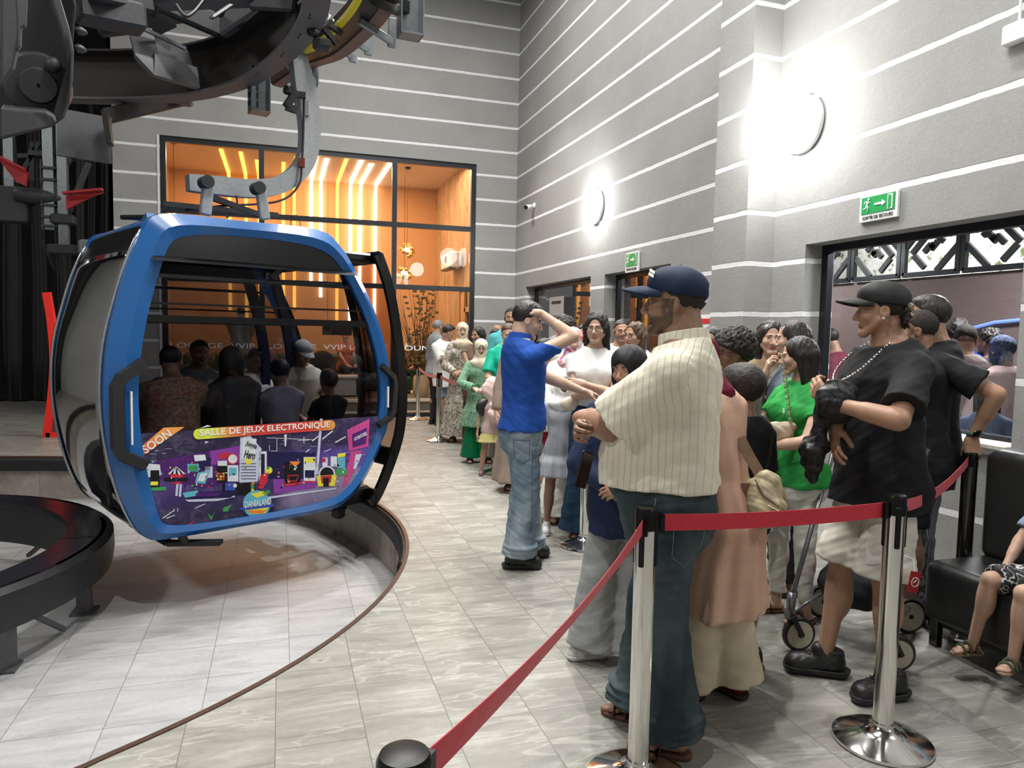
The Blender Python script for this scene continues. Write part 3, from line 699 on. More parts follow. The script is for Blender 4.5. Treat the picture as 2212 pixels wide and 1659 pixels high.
# red curved stand on the far platform
P = lambda px, py: ony(px, py, 11.3)
path = [P(101, 632), P(112, 700), P(117, 780), P(112, 860), P(101, 944)]
r = empty('red_stand', (path[-1][0], 11.3, 0), 0, 'curved bright red steel stand on the far platform left of the cabin', 'stand')
a = MB(); q = spline([(p[0]-path[-1][0], 0, max(p[2], .0)) for p in path], 6)
a.sweep([(v.x, v.y, v.z) for v in q], [(-.045, -.05), (.045, -.05), (.045, .05), (-.045, .05)], up=(0, 1, 0)); a.build('upright', plain('signal_red', '#ff2a20', .4), r)
a = MB(); a.bar((0, 0, .03), (.32, .0, .03), .1, .06); a.bar((.30, 0, .03), (.15, 0, .75), .08, .05, (0, 1, 0)); a.build('foot', MATS['signal_red'], r)
a = MB(); a.prism([(.06, .05), (.27, .05), (.12, .55)], (0, .02, 0), (1, 0, 0), (0, 0, 1), .01); a.build('infill_plate', plain('mesh_grey', '#57524e', .7), r)
# ---------------------------------------------------------------- cabin
AZ = math.radians(65)
GU = Vector((math.sin(AZ), math.cos(AZ), 0)); GN = Vector((-math.cos(AZ), math.sin(AZ), 0))   # along the face / into the depth
GQ = Vector((-.261, 5.716, 0))
g_root = empty('cable_car_cabin', tuple(GQ+GN*.85), math.atan2(GU.y, GU.x), 'blue framed glass cable car cabin hanging over the floor opening', 'cable car')
# local frame of the cabin: x along the face, y into the depth (-.85 front .. +.85 back), z up
OUT = [(-.55, 2.32), (-.02, 2.335), (.61, 2.34), (.82, 2.22), (.97, 2.02), (1.12, 1.76), (1.24, 1.45), (1.31, 1.13), (1.30, .80), (1.20, .53), (1.04, .26), (.86, .10), (.65, .05), (0, .045), (-.56, .045), (-.68, .08), (-.77, .20), (-.85, .44), (-.91, .79), (-.925, 1.10), (-.90, 1.43), (-.83, 1.74), (-.77, 1.96), (-.68, 2.18)]
def dense(P, n=4): return [(v.x, v.z) for v in spline([(a, 0, b) for a, b in P], n, True)]
OUTD = dense(OUT, 4); GC = (.12, 1.15)
def scaled(P, kx, kz): return [(GC[0]+(x-GC[0])*kx, GC[1]+(z-GC[1])*kz) for x, z in P]
def inset(P, d):
    n = len(P); out = []
    for i in range(n):
        a, b = P[i-1], P[(i+1) % n]; tx, tz = b[0]-a[0], b[1]-a[1]; L = math.hypot(tx, tz) or 1; out.append((P[i][0]+(-tz/L)*-d*-1*-1, P[i][1]+(tx/L)*-d*-1*-1))
    return out
_area = sum(OUTD[i-1][0]*OUTD[i][1]-OUTD[i][0]*OUTD[i-1][1] for i in range(len(OUTD)))
def offs(P, d):      # positive = inwards
    n = len(P); s = 1 if _area > 0 else -1; out = []
    for i in range(n):
        a, b = P[i-2], P[(i+2) % n]; tx, tz = b[0]-a[0], b[1]-a[1]; L = math.hypot(tx, tz) or 1
        out.append((P[i][0]-tz/L*d*s, P[i][1]+tx/L*d*s))
    return out
M_BLUE = NT('cabin_blue'); M_BLUE.set(color=(.010, .095, .30), rough=.3, coat=.5); M_BLUE = M_BLUE.m
M_CBLK = plain('cabin_black', '#050607', .3, spec=.3); M_CBLKM = plain('cabin_black_matt', '#17181a', .5, bump=.1)
M_CGLASS = clear_glass('cabin_glass', (.78, .78, .80), refl=1.42, dens=.80)
M_SILV = plain('polished_trim', '#b9bcc0', .2, .9)
t = NT('mirror_glass'); t.set(color=(.42, .42, .41), rough=.06, metal=1.0, spec=.5); M_MIRR = t.m
def band(mb, A, B, ya, yb, mi=0):
    """ring band between closed profiles A at depth ya and B at depth yb"""
    n = len(A); b = [(x, ya, z) for x, z in A]+[(x, yb, z) for x, z in B]; mb.add(b, [(i, (i+1) % n, n+(i+1) % n, n+i) for i in range(n)], mi)
# widths of the blue frame vary: wide at left, narrow at right/top/bottom
def frame_inner():
    out = []
    for (x, z), (ix, iz) in zip(OUTD, offs(OUTD, 1.0)):
        nx, nz = ix-x, iz-z
        d = .105+.085*max(0, nx)**1.5-.03*max(0, nz)+.01*max(0, -nz)      # nx>0: left side (normal points right)
        d = max(.075, d); out.append((x+nx*d, z+nz*d))
    return out
INN = frame_inner()
for _ in range(14): INN = [((INN[i-1][0]+2*INN[i][0]+INN[(i+1) % len(INN)][0])/4, (INN[i-1][1]+2*INN[i][1]+INN[(i+1) % len(INN)][1])/4) for i in range(len(INN))]
YFc, YBc = -.85, .85
def ring_frame(y0, sgn):
    mb = MB(); mid = [((a[0]*.45+b[0]*.55), (a[1]*.45+b[1]*.55)) for a, b in zip(OUTD, INN)]
    outer_back = scaled(OUTD, 1.01, 1.003)
    band(mb, outer_back, OUTD, y0+sgn*.10, y0+sgn*.03); band(mb, OUTD, mid, y0+sgn*.03, y0-sgn*.025); band(mb, mid, INN, y0-sgn*.025, y0); band(mb, INN, offs(INN, .012), y0, y0+sgn*.05); band(mb, offs(INN, .012), outer_back, y0+sgn*.05, y0+sgn*.10)
    o = mb.build('end_frame', M_BLUE, g_root, auto=28); return o
ring_frame(YFc, 1); fr_b = ring_frame(YBc, -1)
def clip(P, z0, z1):
    out = []
    for i in range(len(P)):
        a, b = P[i-1], P[i]
        for (p, q) in ((a, b),):
            ts = [0, 1]
            for zz in (z0, z1):
                if (p[1]-zz)*(q[1]-zz) < 0: ts.append((zz-p[1])/(q[1]-p[1]))
            for tt in sorted(ts)[1:]:
                x, z = p[0]+(q[0]-p[0])*tt, p[1]+(q[1]-p[1])*tt
                if z0-1e-6 <= z <= z1+1e-6: out.append((x, z))
    res = []
    for p in out:
        if not res or math.hypot(p[0]-res[-1][0], p[1]-res[-1][1]) > 1e-4: res.append(p)
    return res
INNB = offs(INN, -.012)
def plate(name, z0, z1, y, th, mat, parent=g_root, P=None, bulge=0):
    poly = clip(P or INNB, z0, z1); mb = MB(); n = len(poly)
    mb.add([(x, y, z) for x, z in poly]+[(x, y+th, z) for x, z in poly], [tuple(range(n)), tuple(range(2*n-1, n-1, -1))]+[(i, n+i, n+(i+1) % n, (i+1) % n) for i in range(n)])
    return mb.build(name, mat, parent)
for yy, s in ((YFc, 1), (YBc, -1)):
    y = yy+.02*s
    plate('window_pane', .78, 1.62, y, .008*s, M_CGLASS); plate('window_pane', 1.60, 1.90, y, .008*s, M_CGLASS)
    plate('top_window_pane', 1.90, 2.03, y, .006*s, M_CGLASS)
    plate('roof_fairing', 2.00, 2.24, y-.012*s, .03*s, M_CBLK)
    plate('window_bar', 1.575, 1.625, y-.012*s, .03*s, M_CBLK); plate('window_bar', 1.885, 1.91, y-.01*s, .02*s, M_CBLK); plate('window_bar', 1.70, 1.715, y-.006*s, .014*s, M_CBLK)
    if s < 0: plate('lower_panel', .10, .78, y, .012*s, M_CBLKM)
# protruding black visor under the roof fairing
mb = MB(); vis = clip(INNB, 2.0, 2.235); xs_ = [p[0] for p in vis]
mb.add([(-.62, YFc-.01, 2.03), (.86, YFc-.01, 2.03), (.92, YFc-.10, 1.99), (-.66, YFc-.08, 1.99), (-.62, YFc-.01, 2.0), (.86, YFc-.01, 2.0)], [(0, 1, 2, 3), (3, 2, 5, 4), (0, 3, 4), (1, 5, 2), (0, 4, 5, 1)]); mb.build('visor', M_CBLK, g_root)
mb = MB(); mb.box((.21, YFc+.005, 1.945), (.09, .03, .05)); mb.bar((.21, YFc-.02, 1.93), (.26, YFc-.05, 1.99), .04, .04); mb.build('window_latch', M_CBLKM, g_root)

# ---- side shells: barrel surface between the end frames (left: mirror glass; right: open doorway)
def side(zs, sgn, mat, name, bul=.10, y0=YFc+.08, y1=YBc-.08, inset_=.012):
    """surface following the outline on the left (sgn -1) or right (+1) side between heights zs"""
    side_pts = sorted([(z, x) for x, z in OUTD if (x-GC[0])*sgn > 0], key=lambda p: p[0]); zz = [p[0] for p in side_pts]; xx = [p[1] for p in side_pts]
    hs = np.linspace(zs[0], zs[1], 28); ny = 12; vs = []
    for j in range(ny+1):
        f = j/ny; y = y0+(y1-y0)*f; b = bul*math.sin(math.pi*f)
        for h in hs: vs.append((np.interp(h, zz, xx)+sgn*(b*math.sin(math.pi*(h-.0)/2.4)-inset_), y, h))
    m = len(hs); fs = [(j*m+i, (j+1)*m+i, (j+1)*m+i+1, j*m+i+1) for j in range(ny) for i in range(m-1)]
    o = mesh_obj(name, vs, fs, mat, g_root, True); md = o.modifiers.new('thick', 'SOLIDIFY'); md.thickness = .012; md.offset = 0; return o
side((.20, 2.06), -1, M_MIRR, 'door_glass'); side((2.06, 2.24), -1, M_CBLK, 'side_fairing'); side((.08, .20), -1, M_SILV, 'side_sill')
# silver edge strip and black seal behind the front left frame
def edge_strip(sgn, y, w, mat, name, off):
    side_pts = sorted([(z, x) for x, z in OUTD if (x-GC[0])*sgn > 0], key=lambda p: p[0]); zz = [p[0] for p in side_pts]; xx = [p[1] for p in side_pts]
    mb = MB(); pth = [(float(np.interp(h, zz, xx))+sgn*off*math.sin(math.pi*h/2.4), y, h) for h in np.linspace(.12, 2.2, 30)]
    mb.sweep(pth, [(-w/2, -.01), (w/2, -.01), (w/2, .01), (-w/2, .01)], up=(1, 0, 0)); mb.build(name, mat, g_root, True)
edge_strip(-1, YFc+.085, .02, M_SILV, 'edge_strip', .02); edge_strip(-1, YBc-.09, .03, M_SILV, 'edge_strip', .02)
edge_strip(1, YBc-.10, .05, M_CBLK, 'door_post', -.01); edge_strip(1, YFc+.10, .05, M_CBLK, 'door_post', -.01)
# roof and floor
def lid(z, th, k, mat, name, sgn):
    P = [(x, zz) for x, zz in OUTD]; xs = [p[0] for p in P if abs(p[1]-z) < .14]; a, b = min(xs), max(xs); mb = MB()
    mb.box(((a+b)/2, 0, z), ((b-a)*k, 1.56, th), bev=.03); return mb.build(name, mat, g_root)
mb = MB(); n = 22
up = sorted([(x, z) for x, z in OUTD if z > 2.12]); vs = []
for y in (YFc+.09, YBc-.09):
    for x, z in up: vs.append((x, y, z-.004))
for y in (YFc+.09, YBc-.09):
    for x, z in up: vs.append((x, y, z-.05))
m = len(up); fs = [(i, i+1, m+i+1, m+i) for i in range(m-1)]+[(2*m+i+1, 2*m+i, 3*m+i, 3*m+i+1) for i in range(m-1)]; mb.add(vs, fs); mb.build('roof', M_BLUE, g_root, True)
mb = MB(); mb.box((.05, 0, .12), (1.5, 1.6, .06), bev=.02); mb.build('floor_pan', M_CBLKM, g_root)
# benches along the two ends
M_SEAT = plain('bench_seat', '#1d1e22', .6, bump=.2)
for yy, s in ((YFc, 1), (YBc, -1)):
    mb = MB(); mb.box((.08, yy+s*.27, .50), (1.7, .36, .07), bev=.02); mb.build('bench', M_SEAT, g_root)
    mb = MB(); mb.box((.08, yy+s*.07, .68), (1.7, .03, .26), bev=.01); mb.build('bench_back', M_SEAT, g_root)
# inner pillars glimpsed through the glass
for x in (.72, .98):
    mb = MB(); mb.sweep([(x-.22*abs(h-1.15)**1.6, .4, h) for h in np.linspace(.2, 2.2, 16)], [(-.03, -.04), (.03, -.04), (.03, .04), (-.03, .04)], up=(1, 0, 0)); mb.build('pillar', plain('cabin_navy', '#141b2e', .35), g_root)
# black grab handles on the frame, both sides (bracket shape with a bright slot)
def handle(x0, pts, w, label):
    mb = MB(); mb.sweep([(x, YFc-.045, z) for x, z in pts], [(-w/2, -.03), (w/2, -.03), (w/2*.8, .03), (-w/2*.8, .03)], up=(0, -1, 0)); return mb.build('grab_handle', M_CBLKM, g_root)
handle(0, [(-.70, 1.30), (-.84, 1.20), (-.87, 1.15), (-.87, .74), (-.84, .68), (-.70, .60)], .085, '')
mb = MB(); mb.box((-.785, YFc-.04, .93), (.012, .02, .36)); mb.build('handle_slot', plain('bright_slot', '#e8e8e8', .4), g_root)
handle(0, [(1.17, 1.25), (1.285, 1.15), (1.30, 1.08), (1.28, .86), (1.25, .80), (1.14, .74)], .05, '')
mb = MB(); mb.box((1.235, YFc-.04, .98), (.010, .02, .18)); mb.build('handle_slot', MATS['bright_slot'], g_root)
# ---- opened sliding door at the right end, pushed outward
def xr_at(h):
    sp = sorted([(z, x) for x, z in OUTD if x > GC[0]], key=lambda p: p[0]); return float(np.interp(h, [p[0] for p in sp], [p[1] for p in sp]))
dout = [(1.15, .02), (1.22, .09), (1.33, .30), (1.46, .66), (1.48, 1.12), (1.40, 1.65), (1.32, 1.97), (1.22, 2.21)]
dpath = [(v.x, v.z) for v in spline([(x, 0, z) for x, z in dout], 5)]
for y, w in ((-.80, .085), (-.10, .06)):
    mb = MB(); mb.sweep([(x, y, h) for x, h in dpath], [(-w, -.02), (0, -.02), (0, .02), (-w, .02)], up=(0, -1, 0)); mb.build('open_door_frame', M_CBLK, g_root, auto=40)
for i0, i1 in ((0, 7), (11, 13), (33, 35)):
    (xa, za), (xb, zb_) = dpath[i0], dpath[i1]; mb = MB(); mb.bar(((xa+xb)/2-.04, -.82, (za+zb_)/2), ((xa+xb)/2-.04, -.08, (za+zb_)/2), .035, abs(zb_-za)+.03, (0, 0, 1), bev=.008); mb.build('open_door_rail', M_CBLK, g_root)
vs = [(x-.035, y, h) for y in (-.80, -.10) for x, h in dpath[12:34]]; m = 22
o = mesh_obj('open_door_glass', vs, [(i, i+1, m+i+1, m+i) for i in range(m-1)], clear_glass('door_glass_rosy', (.84, .72, .68), refl=1.3, dens=.80), g_root, True)
md = o.modifiers.new('thick', 'SOLIDIFY'); md.thickness = .008
for a_, b_, w_, h_ in (((.85, -.60, 2.17), (1.22, -.60, 2.17), .22, .08), ((.80, -.6, .10), (1.18, -.6, .12), .25, .14), ((.95, -.5, .52), (1.36, -.5, .50), .12, .07)):
    mb = MB(); mb.bar(a_, b_, w_, h_, bev=.02); mb.build('door_arm', M_CBLK, g_root)
# small oval badge on the open door glass
mb = MB(); cx, cz = 1.395, .66
ov = [(math.cos(a)*.07, math.sin(a)*.08) for a in np.linspace(0, 2*math.pi, 25)[:-1]]
mb.tube([(cx-.005, -.48+u, cz+v) for u, v in ov], .004, 5, closed=True); 
for k in range(5): mb.bar((cx-.005, -.54+.03*k, cz-.03), (cx-.005, -.53+.03*k, cz+.03), .008, .004)
mb.tube([(cx-.005, -.56, cz-.05), (cx-.005, -.48, cz-.07), (cx-.005, -.40, cz-.05)], .005, 5); mb.build('badge', M_CBLK, g_root)
# black lever at the foot: skid bumper sticking out at the left bottom
mb = MB(); mb.bar((-.62, -.25, .05), (-.50, -.70, -.02), .06, .03); mb.bar((-.50, -.70, -.02), (-.22, -.95, -.01), .08, .03); mb.bar((-.45, -.80, .06), (-.42, -.80, -.01), .05, .05); mb.build('bumper_skid', M_CBLKM, g_root)
mb = MB(); mb.bar((.75, -.55, .02), (1.05, -.45, -.02), .1, .06); mb.box((.98, -.5, -.06), (.1, .1, .12), bev=.02); mb.build('guide_shoe', M_CBLKM, g_root)
# recessed oval grip on the mirror door, and rope loop at roof
mb = MB(); mb.ball((-.865, -.62, .45), (.02, .05, .16), 16); mb.build('recessed_grip', M_CBLK, g_root, True)
mb = MB(); mb.tube(spline([(.50, -.6, 2.34), (.49, -.6, 2.42), (.53, -.6, 2.47), (.57, -.6, 2.42), (.575, -.6, 2.34)], 6), .003, 5); mb.box((.55, -.6, 2.34), (.16, .1, .025), bev=.01); mb.build('rope_loop', M_CBLK, g_root)
mb = MB(); mb.prism([(-.08, 0), (.14, 0), (.14, .01), (-.04, .06)], (-.62, -.66, 2.27), (0, 1, 0), (0, 0, 1), .05); mb.build('roof_fin', M_BLUE, g_root)
mb = MB(); mb.tube([(-.62, -.1, 2.36), (-.4, 0, 2.40), (-.05, 0, 2.39), (.3, .02, 2.37)], .018, 8); mb.box((-.30, 0, 2.38), (.5, .06, .03)); mb.build('roof_rail', M_CBLK, g_root)

# ---- advertising film on the lower front: an arcade hall scene with two banners
AD0, AD1 = .13, .79
t = NT('advert_print'); c = t.n('TexCoord'); sp = t.n('SeparateXYZ'); t.l(c.outputs['Object'], sp.inputs[0])
mr = t.n('MapRange'); t.l(sp.outputs[0], mr.inputs[0]); mr.inputs[1].default_value = -.75; mr.inputs[2].default_value = 1.2
mz = t.n('MapRange'); t.l(sp.outputs[2], mz.inputs[0]); mz.inputs[1].default_value = AD0; mz.inputs[2].default_value = AD1
vz = t.ramp(mz.outputs[0], [(0, (.012, .01, .02)), (.25, (.03, .02, .10)), (.5, (.09, .04, .22)), (.62, (.07, .03, .2)), (.75, (.012, .01, .03)), (1, (.012, .01, .03))])
vz2 = t.ramp(mz.outputs[0], [(0, (.2, .17, .28)), (.28, (.32, .26, .42)), (.36, (.38, .22, .42)), (.42, (.12, .06, .35)), (.62, (.10, .05, .34)), (.72, (.02, .015, .06)), (1, (.03, .02, .07))])
mrm = t.n('MapRange'); t.l(mr.outputs[0], mrm.inputs[0]); mrm.inputs[1].default_value = .5; mrm.inputs[2].default_value = .58
nz = t.n('TexNoise', i_Scale=9.0, i_Detail=8.0, i_Roughness=.7, i_Distortion=.8); t.l(c.outputs['Object'], nz.inputs['Vector'])
base = t.mix(mrm.outputs[0], vz, vz2); base = t.mix(.20, base, t.ramp(nz.outputs[0], [(.3, (.02, .02, .05)), (.5, (.1, .07, .2)), (.62, (.35, .3, .5)), (.68, (.06, .05, .2))]))
t.set(color=base, rough=.3); M_AD = t.m
yad = YFc+.010
ad = plate('advert_film', .10, .812, yad, .012, M_AD)
def adpoly(mb, pts, dy=0, mi=0): mb.prism(pts, (0, yad-.001-dy, 0), (1, 0, 0), (0, 0, 1), -.0 or .0015, mi)
def px2ad(px, py):
    """point of the photograph's advert -> cabin coordinates on the film"""
    n = np.array(GN[:]); q = np.array((GQ+GN*(.85+yad))[:]); d = ray(px, py); tt = ((q-EYE) @ n)/(d @ n); P = EYE+d*tt
    c0 = np.array((GQ+GN*.85)[:]); return (float((P-c0) @ np.array(GU[:])), float(P[2]))
def AP(*pts): return [px2ad(280+x/3.6867, 880+y/3.6867) for x, y in pts]
COLS = dict(w='#dfe3ea', r='#c62b3a', o='#f08a3c', y='#e8e24a', g='#3f9a56', b='#3b56b8', c='#63b6cc', p='#8a3fa0', m='#c4488f', k='#0a0a12', n='#1a1648', t='#c9cfe6', d='#4d1d6b')
ADM = {k: plain('print_'+k, v, .35, scale=40) for k, v in COLS.items()}
def shape(key, pts, lvl=1, name='printed_shape'):
    pts = AP(*pts); a_ = sum(pts[i-1][0]*pts[i][1]-pts[i][0]*pts[i-1][1] for i in range(len(pts)))
    if a_ < 0: pts = pts[::-1]
    SH.setdefault(key, MB()).prism(pts, (0, yad-.0005*lvl, 0), (1, 0, 0), (0, 0, 1), .0004)
SH = {}
R4 = lambda x, y, w, h: [(x, y), (x+w, y), (x+w, y+h), (x, y+h)]
# walls, cabinets, machines of the printed hall
shape('d', [(130, 445), (640, 345), (900, 300), (900, 600), (600, 640), (150, 560)]); shape('p', [(640, 350), (890, 305), (890, 440), (640, 460)], 2)
shape('w', [(120, 445), (240, 455), (250, 540), (130, 560)], 3); shape('k', [(165, 500), (235, 500), (240, 640), (165, 640)], 4); shape('y', [(165, 590), (225, 590), (225, 620), (165, 620)], 5); shape('g', [(160, 640), (290, 630), (285, 660), (165, 665)], 5)
for k in range(7):
    x = 305+k*20; shape('wk'[k % 2], [(x, 530), (x+20, 530), (370, 468)], 4)
shape('r', [(320, 530), (430, 530), (400, 610), (340, 610)], 3); shape('c', R4(460, 450, 90, 60), 3); shape('g', R4(470, 460, 70, 45), 4); shape('w', [(510, 380), (600, 375), (610, 420), (520, 430)], 4); shape('n', [(540, 400), (650, 400), (640, 500), (560, 500)], 3)
shape('c', [(540, 520), (640, 500), (600, 610), (520, 600)], 4); shape('w', [(560, 530), (620, 520), (590, 590), (540, 585)], 5); shape('t', R4(600, 470, 60, 90), 3)
shape('k', R4(695, 430, 85, 170), 4); shape('r', [(705, 375), (790, 355), (785, 400), (715, 410)], 5); shape('w', R4(700, 425, 75, 40), 5)
for i in range(3):
    for j in range(3): shape('ory'[(i+j) % 3], R4(695+22*i, 520+22*j, 16, 16), 5)
circ_ = lambda x, y, r, n=20: [(x+r*math.cos(2*math.pi*k/n), y+r*math.sin(2*math.pi*k/n)) for k in range(n)]
shape('r', circ_(820, 410, 46), 5); shape('w', circ_(820, 410, 36), 6); shape('w', R4(775, 460, 90, 130), 4); shape('c', R4(790, 480, 60, 60), 5)
shape('t', [(880, 240), (960, 225), (1050, 330), (1020, 590), (870, 600)], 4); shape('w', [(900, 240), (1010, 250), (1000, 420), (890, 410)], 5); shape('w', R4(1030, 350, 60, 230), 4); shape('n', R4(1045, 370, 30, 190), 5)
for k in range(6): shape('k', R4(885, 445+k*24, 120, 5), 6)
shape('y', circ_(945, 430, 26), 6); shape('r', [(1040, 540), (1110, 510), (1090, 600), (1050, 650), (1020, 640)], 6); shape('y', circ_(1108, 500, 28), 6); shape('g', circ_(1100, 480, 12), 7)
shape('k', R4(740, 600, 260, 100), 3); shape('b', R4(760, 600, 80, 60), 4); shape('w', circ_(838, 622, 16), 5); shape('y', circ_(978, 657, 12), 5); shape('g', R4(965, 600, 25, 50), 5)
shape('n', [(420, 680), (870, 660), (820, 730), (480, 760)], 4); shape('c', [(420, 680), (540, 660), (550, 700), (440, 720)], 5); shape('t', [(440, 735), (800, 720), (830, 700), (840, 712), (700, 745), (470, 752)], 6); shape('d', [(530, 680), (740, 675), (700, 705), (520, 710)], 5)
shape('k', [(270, 560), (470, 560), (460, 590), (280, 590)], 4); shape('t', [(370, 610), (390, 610), (380, 705), (362, 705)], 6); shape('t', [(398, 610), (415, 610), (408, 710), (390, 710)], 6)
for x, y in ((1230, 0), (1370, 0)): pass
shape('n', [(1100, 350), (1480, 360), (1480, 570), (1100, 570)], 2); shape('k', [(1235, 430), (1365, 440), (1360, 610), (1230, 625)], 4); shape('r', [(1225, 610), (1360, 595), (1360, 615), (1228, 630)], 5); shape('o', [(1270, 430), (1360, 430), (1330, 465), (1300, 460)], 5); shape('r', [(1255, 540), (1345, 535), (1330, 590), (1270, 590)], 5); shape('k', [(1262, 548), (1338, 543), (1325, 582), (1275, 582)], 6)
shape('w', R4(1385, 395, 95, 190), 4); shape('y', R4(1392, 400, 80, 40), 5); shape('n', R4(1395, 500, 75, 60), 5); shape('r', R4(1370, 585, 110, 12), 5)
shape('t', [(1515, 90), (1535, 90), (1500, 530), (1480, 530)], 5)
shape('w', circ_(1570, 530, 66), 5); shape('k', circ_(1570, 530, 54), 6); shape('y', [(1485, 545), (1650, 535), (1630, 625), (1500, 630)], 7); shape('r', [(1520, 545), (1610, 540), (1600, 600), (1525, 605)], 8); shape('k', R4(1540, 560, 45, 70), 9)
shape('w', R4(1600, 390, 50, 80), 4); shape('y', [(1655, 370), (1720, 360), (1715, 390), (1655, 400)], 6); shape('c', R4(1655, 395, 60, 90), 5); shape('g', R4(1640, 490, 90, 50), 6); shape('w', R4(1535, 400, 40, 70), 4); shape('r', circ_(1545, 420, 17), 6)
shape('m', [(1730, 180), (1910, 90), (1900, 310), (1745, 350)], 4); shape('d', [(1770, 215), (1890, 160), (1880, 290), (1775, 320)], 5); shape('m', [(1760, 350), (1850, 340), (1740, 600), (1690, 640)], 4); shape('t', [(1800, 375), (1850, 370), (1800, 490), (1780, 490)], 5)
shape('t', [(1000, 725), (1640, 640), (1640, 650), (1020, 740)], 3); shape('p', [(1140, 560), (1500, 570), (1480, 640), (1150, 690)], 2)
for p in ([(620, 140), (650, 150), (560, 165)], [(1230, 215), (1252, 215), (1245, 310), (1235, 310)], [(1090, 240), (1460, 255), (1460, 259), (1090, 244)], [(1450, 265), (1520, 210), (1524, 216), (1456, 272)], [(1530, 250), (1615, 182), (1620, 190), (1536, 257)], [(1635, 275), (1720, 228), (1723, 236), (1640, 283)], [(1400, 355), (1430, 330), (1434, 336), (1404, 361)], [(1550, 350), (1600, 330), (1602, 334), (1552, 355)], [(1340, 262), (1430, 258), (1430, 262), (1340, 266)], [(1384, 235), (1390, 235), (1390, 285), (1384, 285)], [(1110, 300), (1114, 300), (1114, 345), (1110, 345)], [(1170, 250), (1174, 250), (1174, 350), (1120, 350), (1120, 346), (1170, 346)], [(600, 268), (632, 276), (600, 288)], [(260, 880), (355, 815), (358, 820), (264, 886)], [(290, 880), (360, 855), (360, 861), (292, 886)], [(350, 805), (355, 805), (355, 830), (350, 830)], [(380, 800), (385, 800), (385, 830), (380, 830)], [(520, 800), (600, 765), (602, 770), (524, 805)]): shape('w', p, 3)
shape('g', [(615, 840), (650, 900), (680, 825), (655, 870)], 3); shape('g', [(740, 830), (745, 800), (812, 772), (780, 830)], 3); shape('r', [(415, 950), (515, 903), (490, 935), (440, 955)], 3)
rnd_ = random.Random(11)
for k in range(190):
    x = rnd_.uniform(130, 1120) if k % 2 else rnd_.uniform(1160, 1860); y = rnd_.uniform(400, 640) if k % 3 else rnd_.uniform(250, 400); w_, h_ = rnd_.uniform(4, 20), rnd_.uniform(4, 18); sk_ = rnd_.uniform(-5, 5)
    if y < 400: w_, h_ = rnd_.uniform(10, 60), rnd_.uniform(1.5, 4)
    shape(rnd_.choice('wwtcbykkrgomn' if y > 400 else 'tkknn'), [(x, y+sk_*.3), (x+w_, y), (x+w_+sk_*.3, y+h_), (x+sk_*.4, y+h_)], 7 if y > 400 else 2)
# round land emblem with its ribbon
shape('c', circ_(1010, 770, 110, 28), 6); shape('y', [(905, 790), (1110, 790), (1070, 850), (960, 845)], 7); shape('o', [(930, 820), (1090, 815), (1060, 845), (970, 842)], 8); shape('g', [(1050, 680), (1110, 655), (1120, 680), (1080, 700)], 8); shape('y', [(960, 690), (1060, 665), (1100, 690), (1010, 720)], 8); shape('b', [(870, 800), (940, 790), (1150, 765), (1140, 790), (950, 815), (880, 815)], 8)
# banners
t = NT('banner_gradient'); c = t.n('TexCoord'); sp = t.n('SeparateXYZ'); t.l(c.outputs['Object'], sp.inputs[0]); mr = t.n('MapRange'); t.l(sp.outputs[0], mr.inputs[0]); mr.inputs[1].default_value = -.25; mr.inputs[2].default_value = .85
t.set(color=t.ramp(mr.outputs[0], [(0, '#d7e04a'), (.14, '#e8804a'), (.3, '#d8443e'), (.72, '#d8443e'), (.88, '#e8954a'), (1, '#d9d94a')]), rough=.35); M_BAN = t.m
t = NT('ribbon_gradient'); c = t.n('TexCoord'); sp = t.n('SeparateXYZ'); t.l(c.outputs['Object'], sp.inputs[0]); mr = t.n('MapRange'); t.l(sp.outputs[2], mr.inputs[0]); mr.inputs[1].default_value = .55; mr.inputs[2].default_value = .80
t.set(color=t.ramp(mr.outputs[0], [(0, '#d23c38'), (.6, '#e0603f'), (1, '#efa04f')]), rough=.35); M_RIB = t.m
PM = MB(); keys_ = sorted(SH)
for ki, k in enumerate(keys_): PM.add(SH[k].v, SH[k].f, ki)
PM.build('printed_picture', [ADM[k] for k in keys_], ad)
def poly_part(name, pts, mat, lvl):
    pts = AP(*pts); a_ = sum(pts[i-1][0]*pts[i][1]-pts[i][0]*pts[i-1][1] for i in range(len(pts)))
    if a_ < 0: pts = pts[::-1]
    m_ = MB(); m_.prism(pts, (0, yad-.0005*lvl, 0), (1, 0, 0), (0, 0, 1), .0004); return m_.build(name, mat, ad)
poly_part('soon_ribbon', [(80, 320), (270, 160), (435, 155), (95, 390)], M_RIB, 10)
L_, R_ = (545, 210), (1590, 140); ban = [(545+38*math.cos(a)*-1, 212-38*math.sin(a)*-1) for a in np.linspace(-math.pi/2, math.pi/2, 9)]
ban = [(545-40*math.cos(a), 212+42*math.sin(a)) for a in np.linspace(-math.pi/2, math.pi/2, 9)]+[(1595+40*math.cos(a), 140+40*math.sin(a)) for a in np.linspace(math.pi/2, -math.pi/2, 9)]
poly_part('banner', ban, M_BAN, 10)
M_LET = plain('advert_lettering', '#f2efe8', .4)
def adtext(body, p0, p1, h, name='lettering', mat=None, w=True, lvl=14, bold=.02):
    a_, b_ = AP(p0, p1); ux = Vector((b_[0]-a_[0], 0, b_[1]-a_[1])); L = ux.length; ux.normalize(); uy = Vector((-ux.z, 0, ux.x))
    text(name, body, mat or M_LET, ((a_[0]+b_[0])/2, yad-.0005*lvl, (a_[1]+b_[1])/2), ux, uy, h, ad, .001, L, bold=bold)
adtext('SALLE DE JEUX ELECTRONIQUE', (552, 210), (1592, 140), .062)
adtext('SOON', (105, 345), (318, 196), .060)
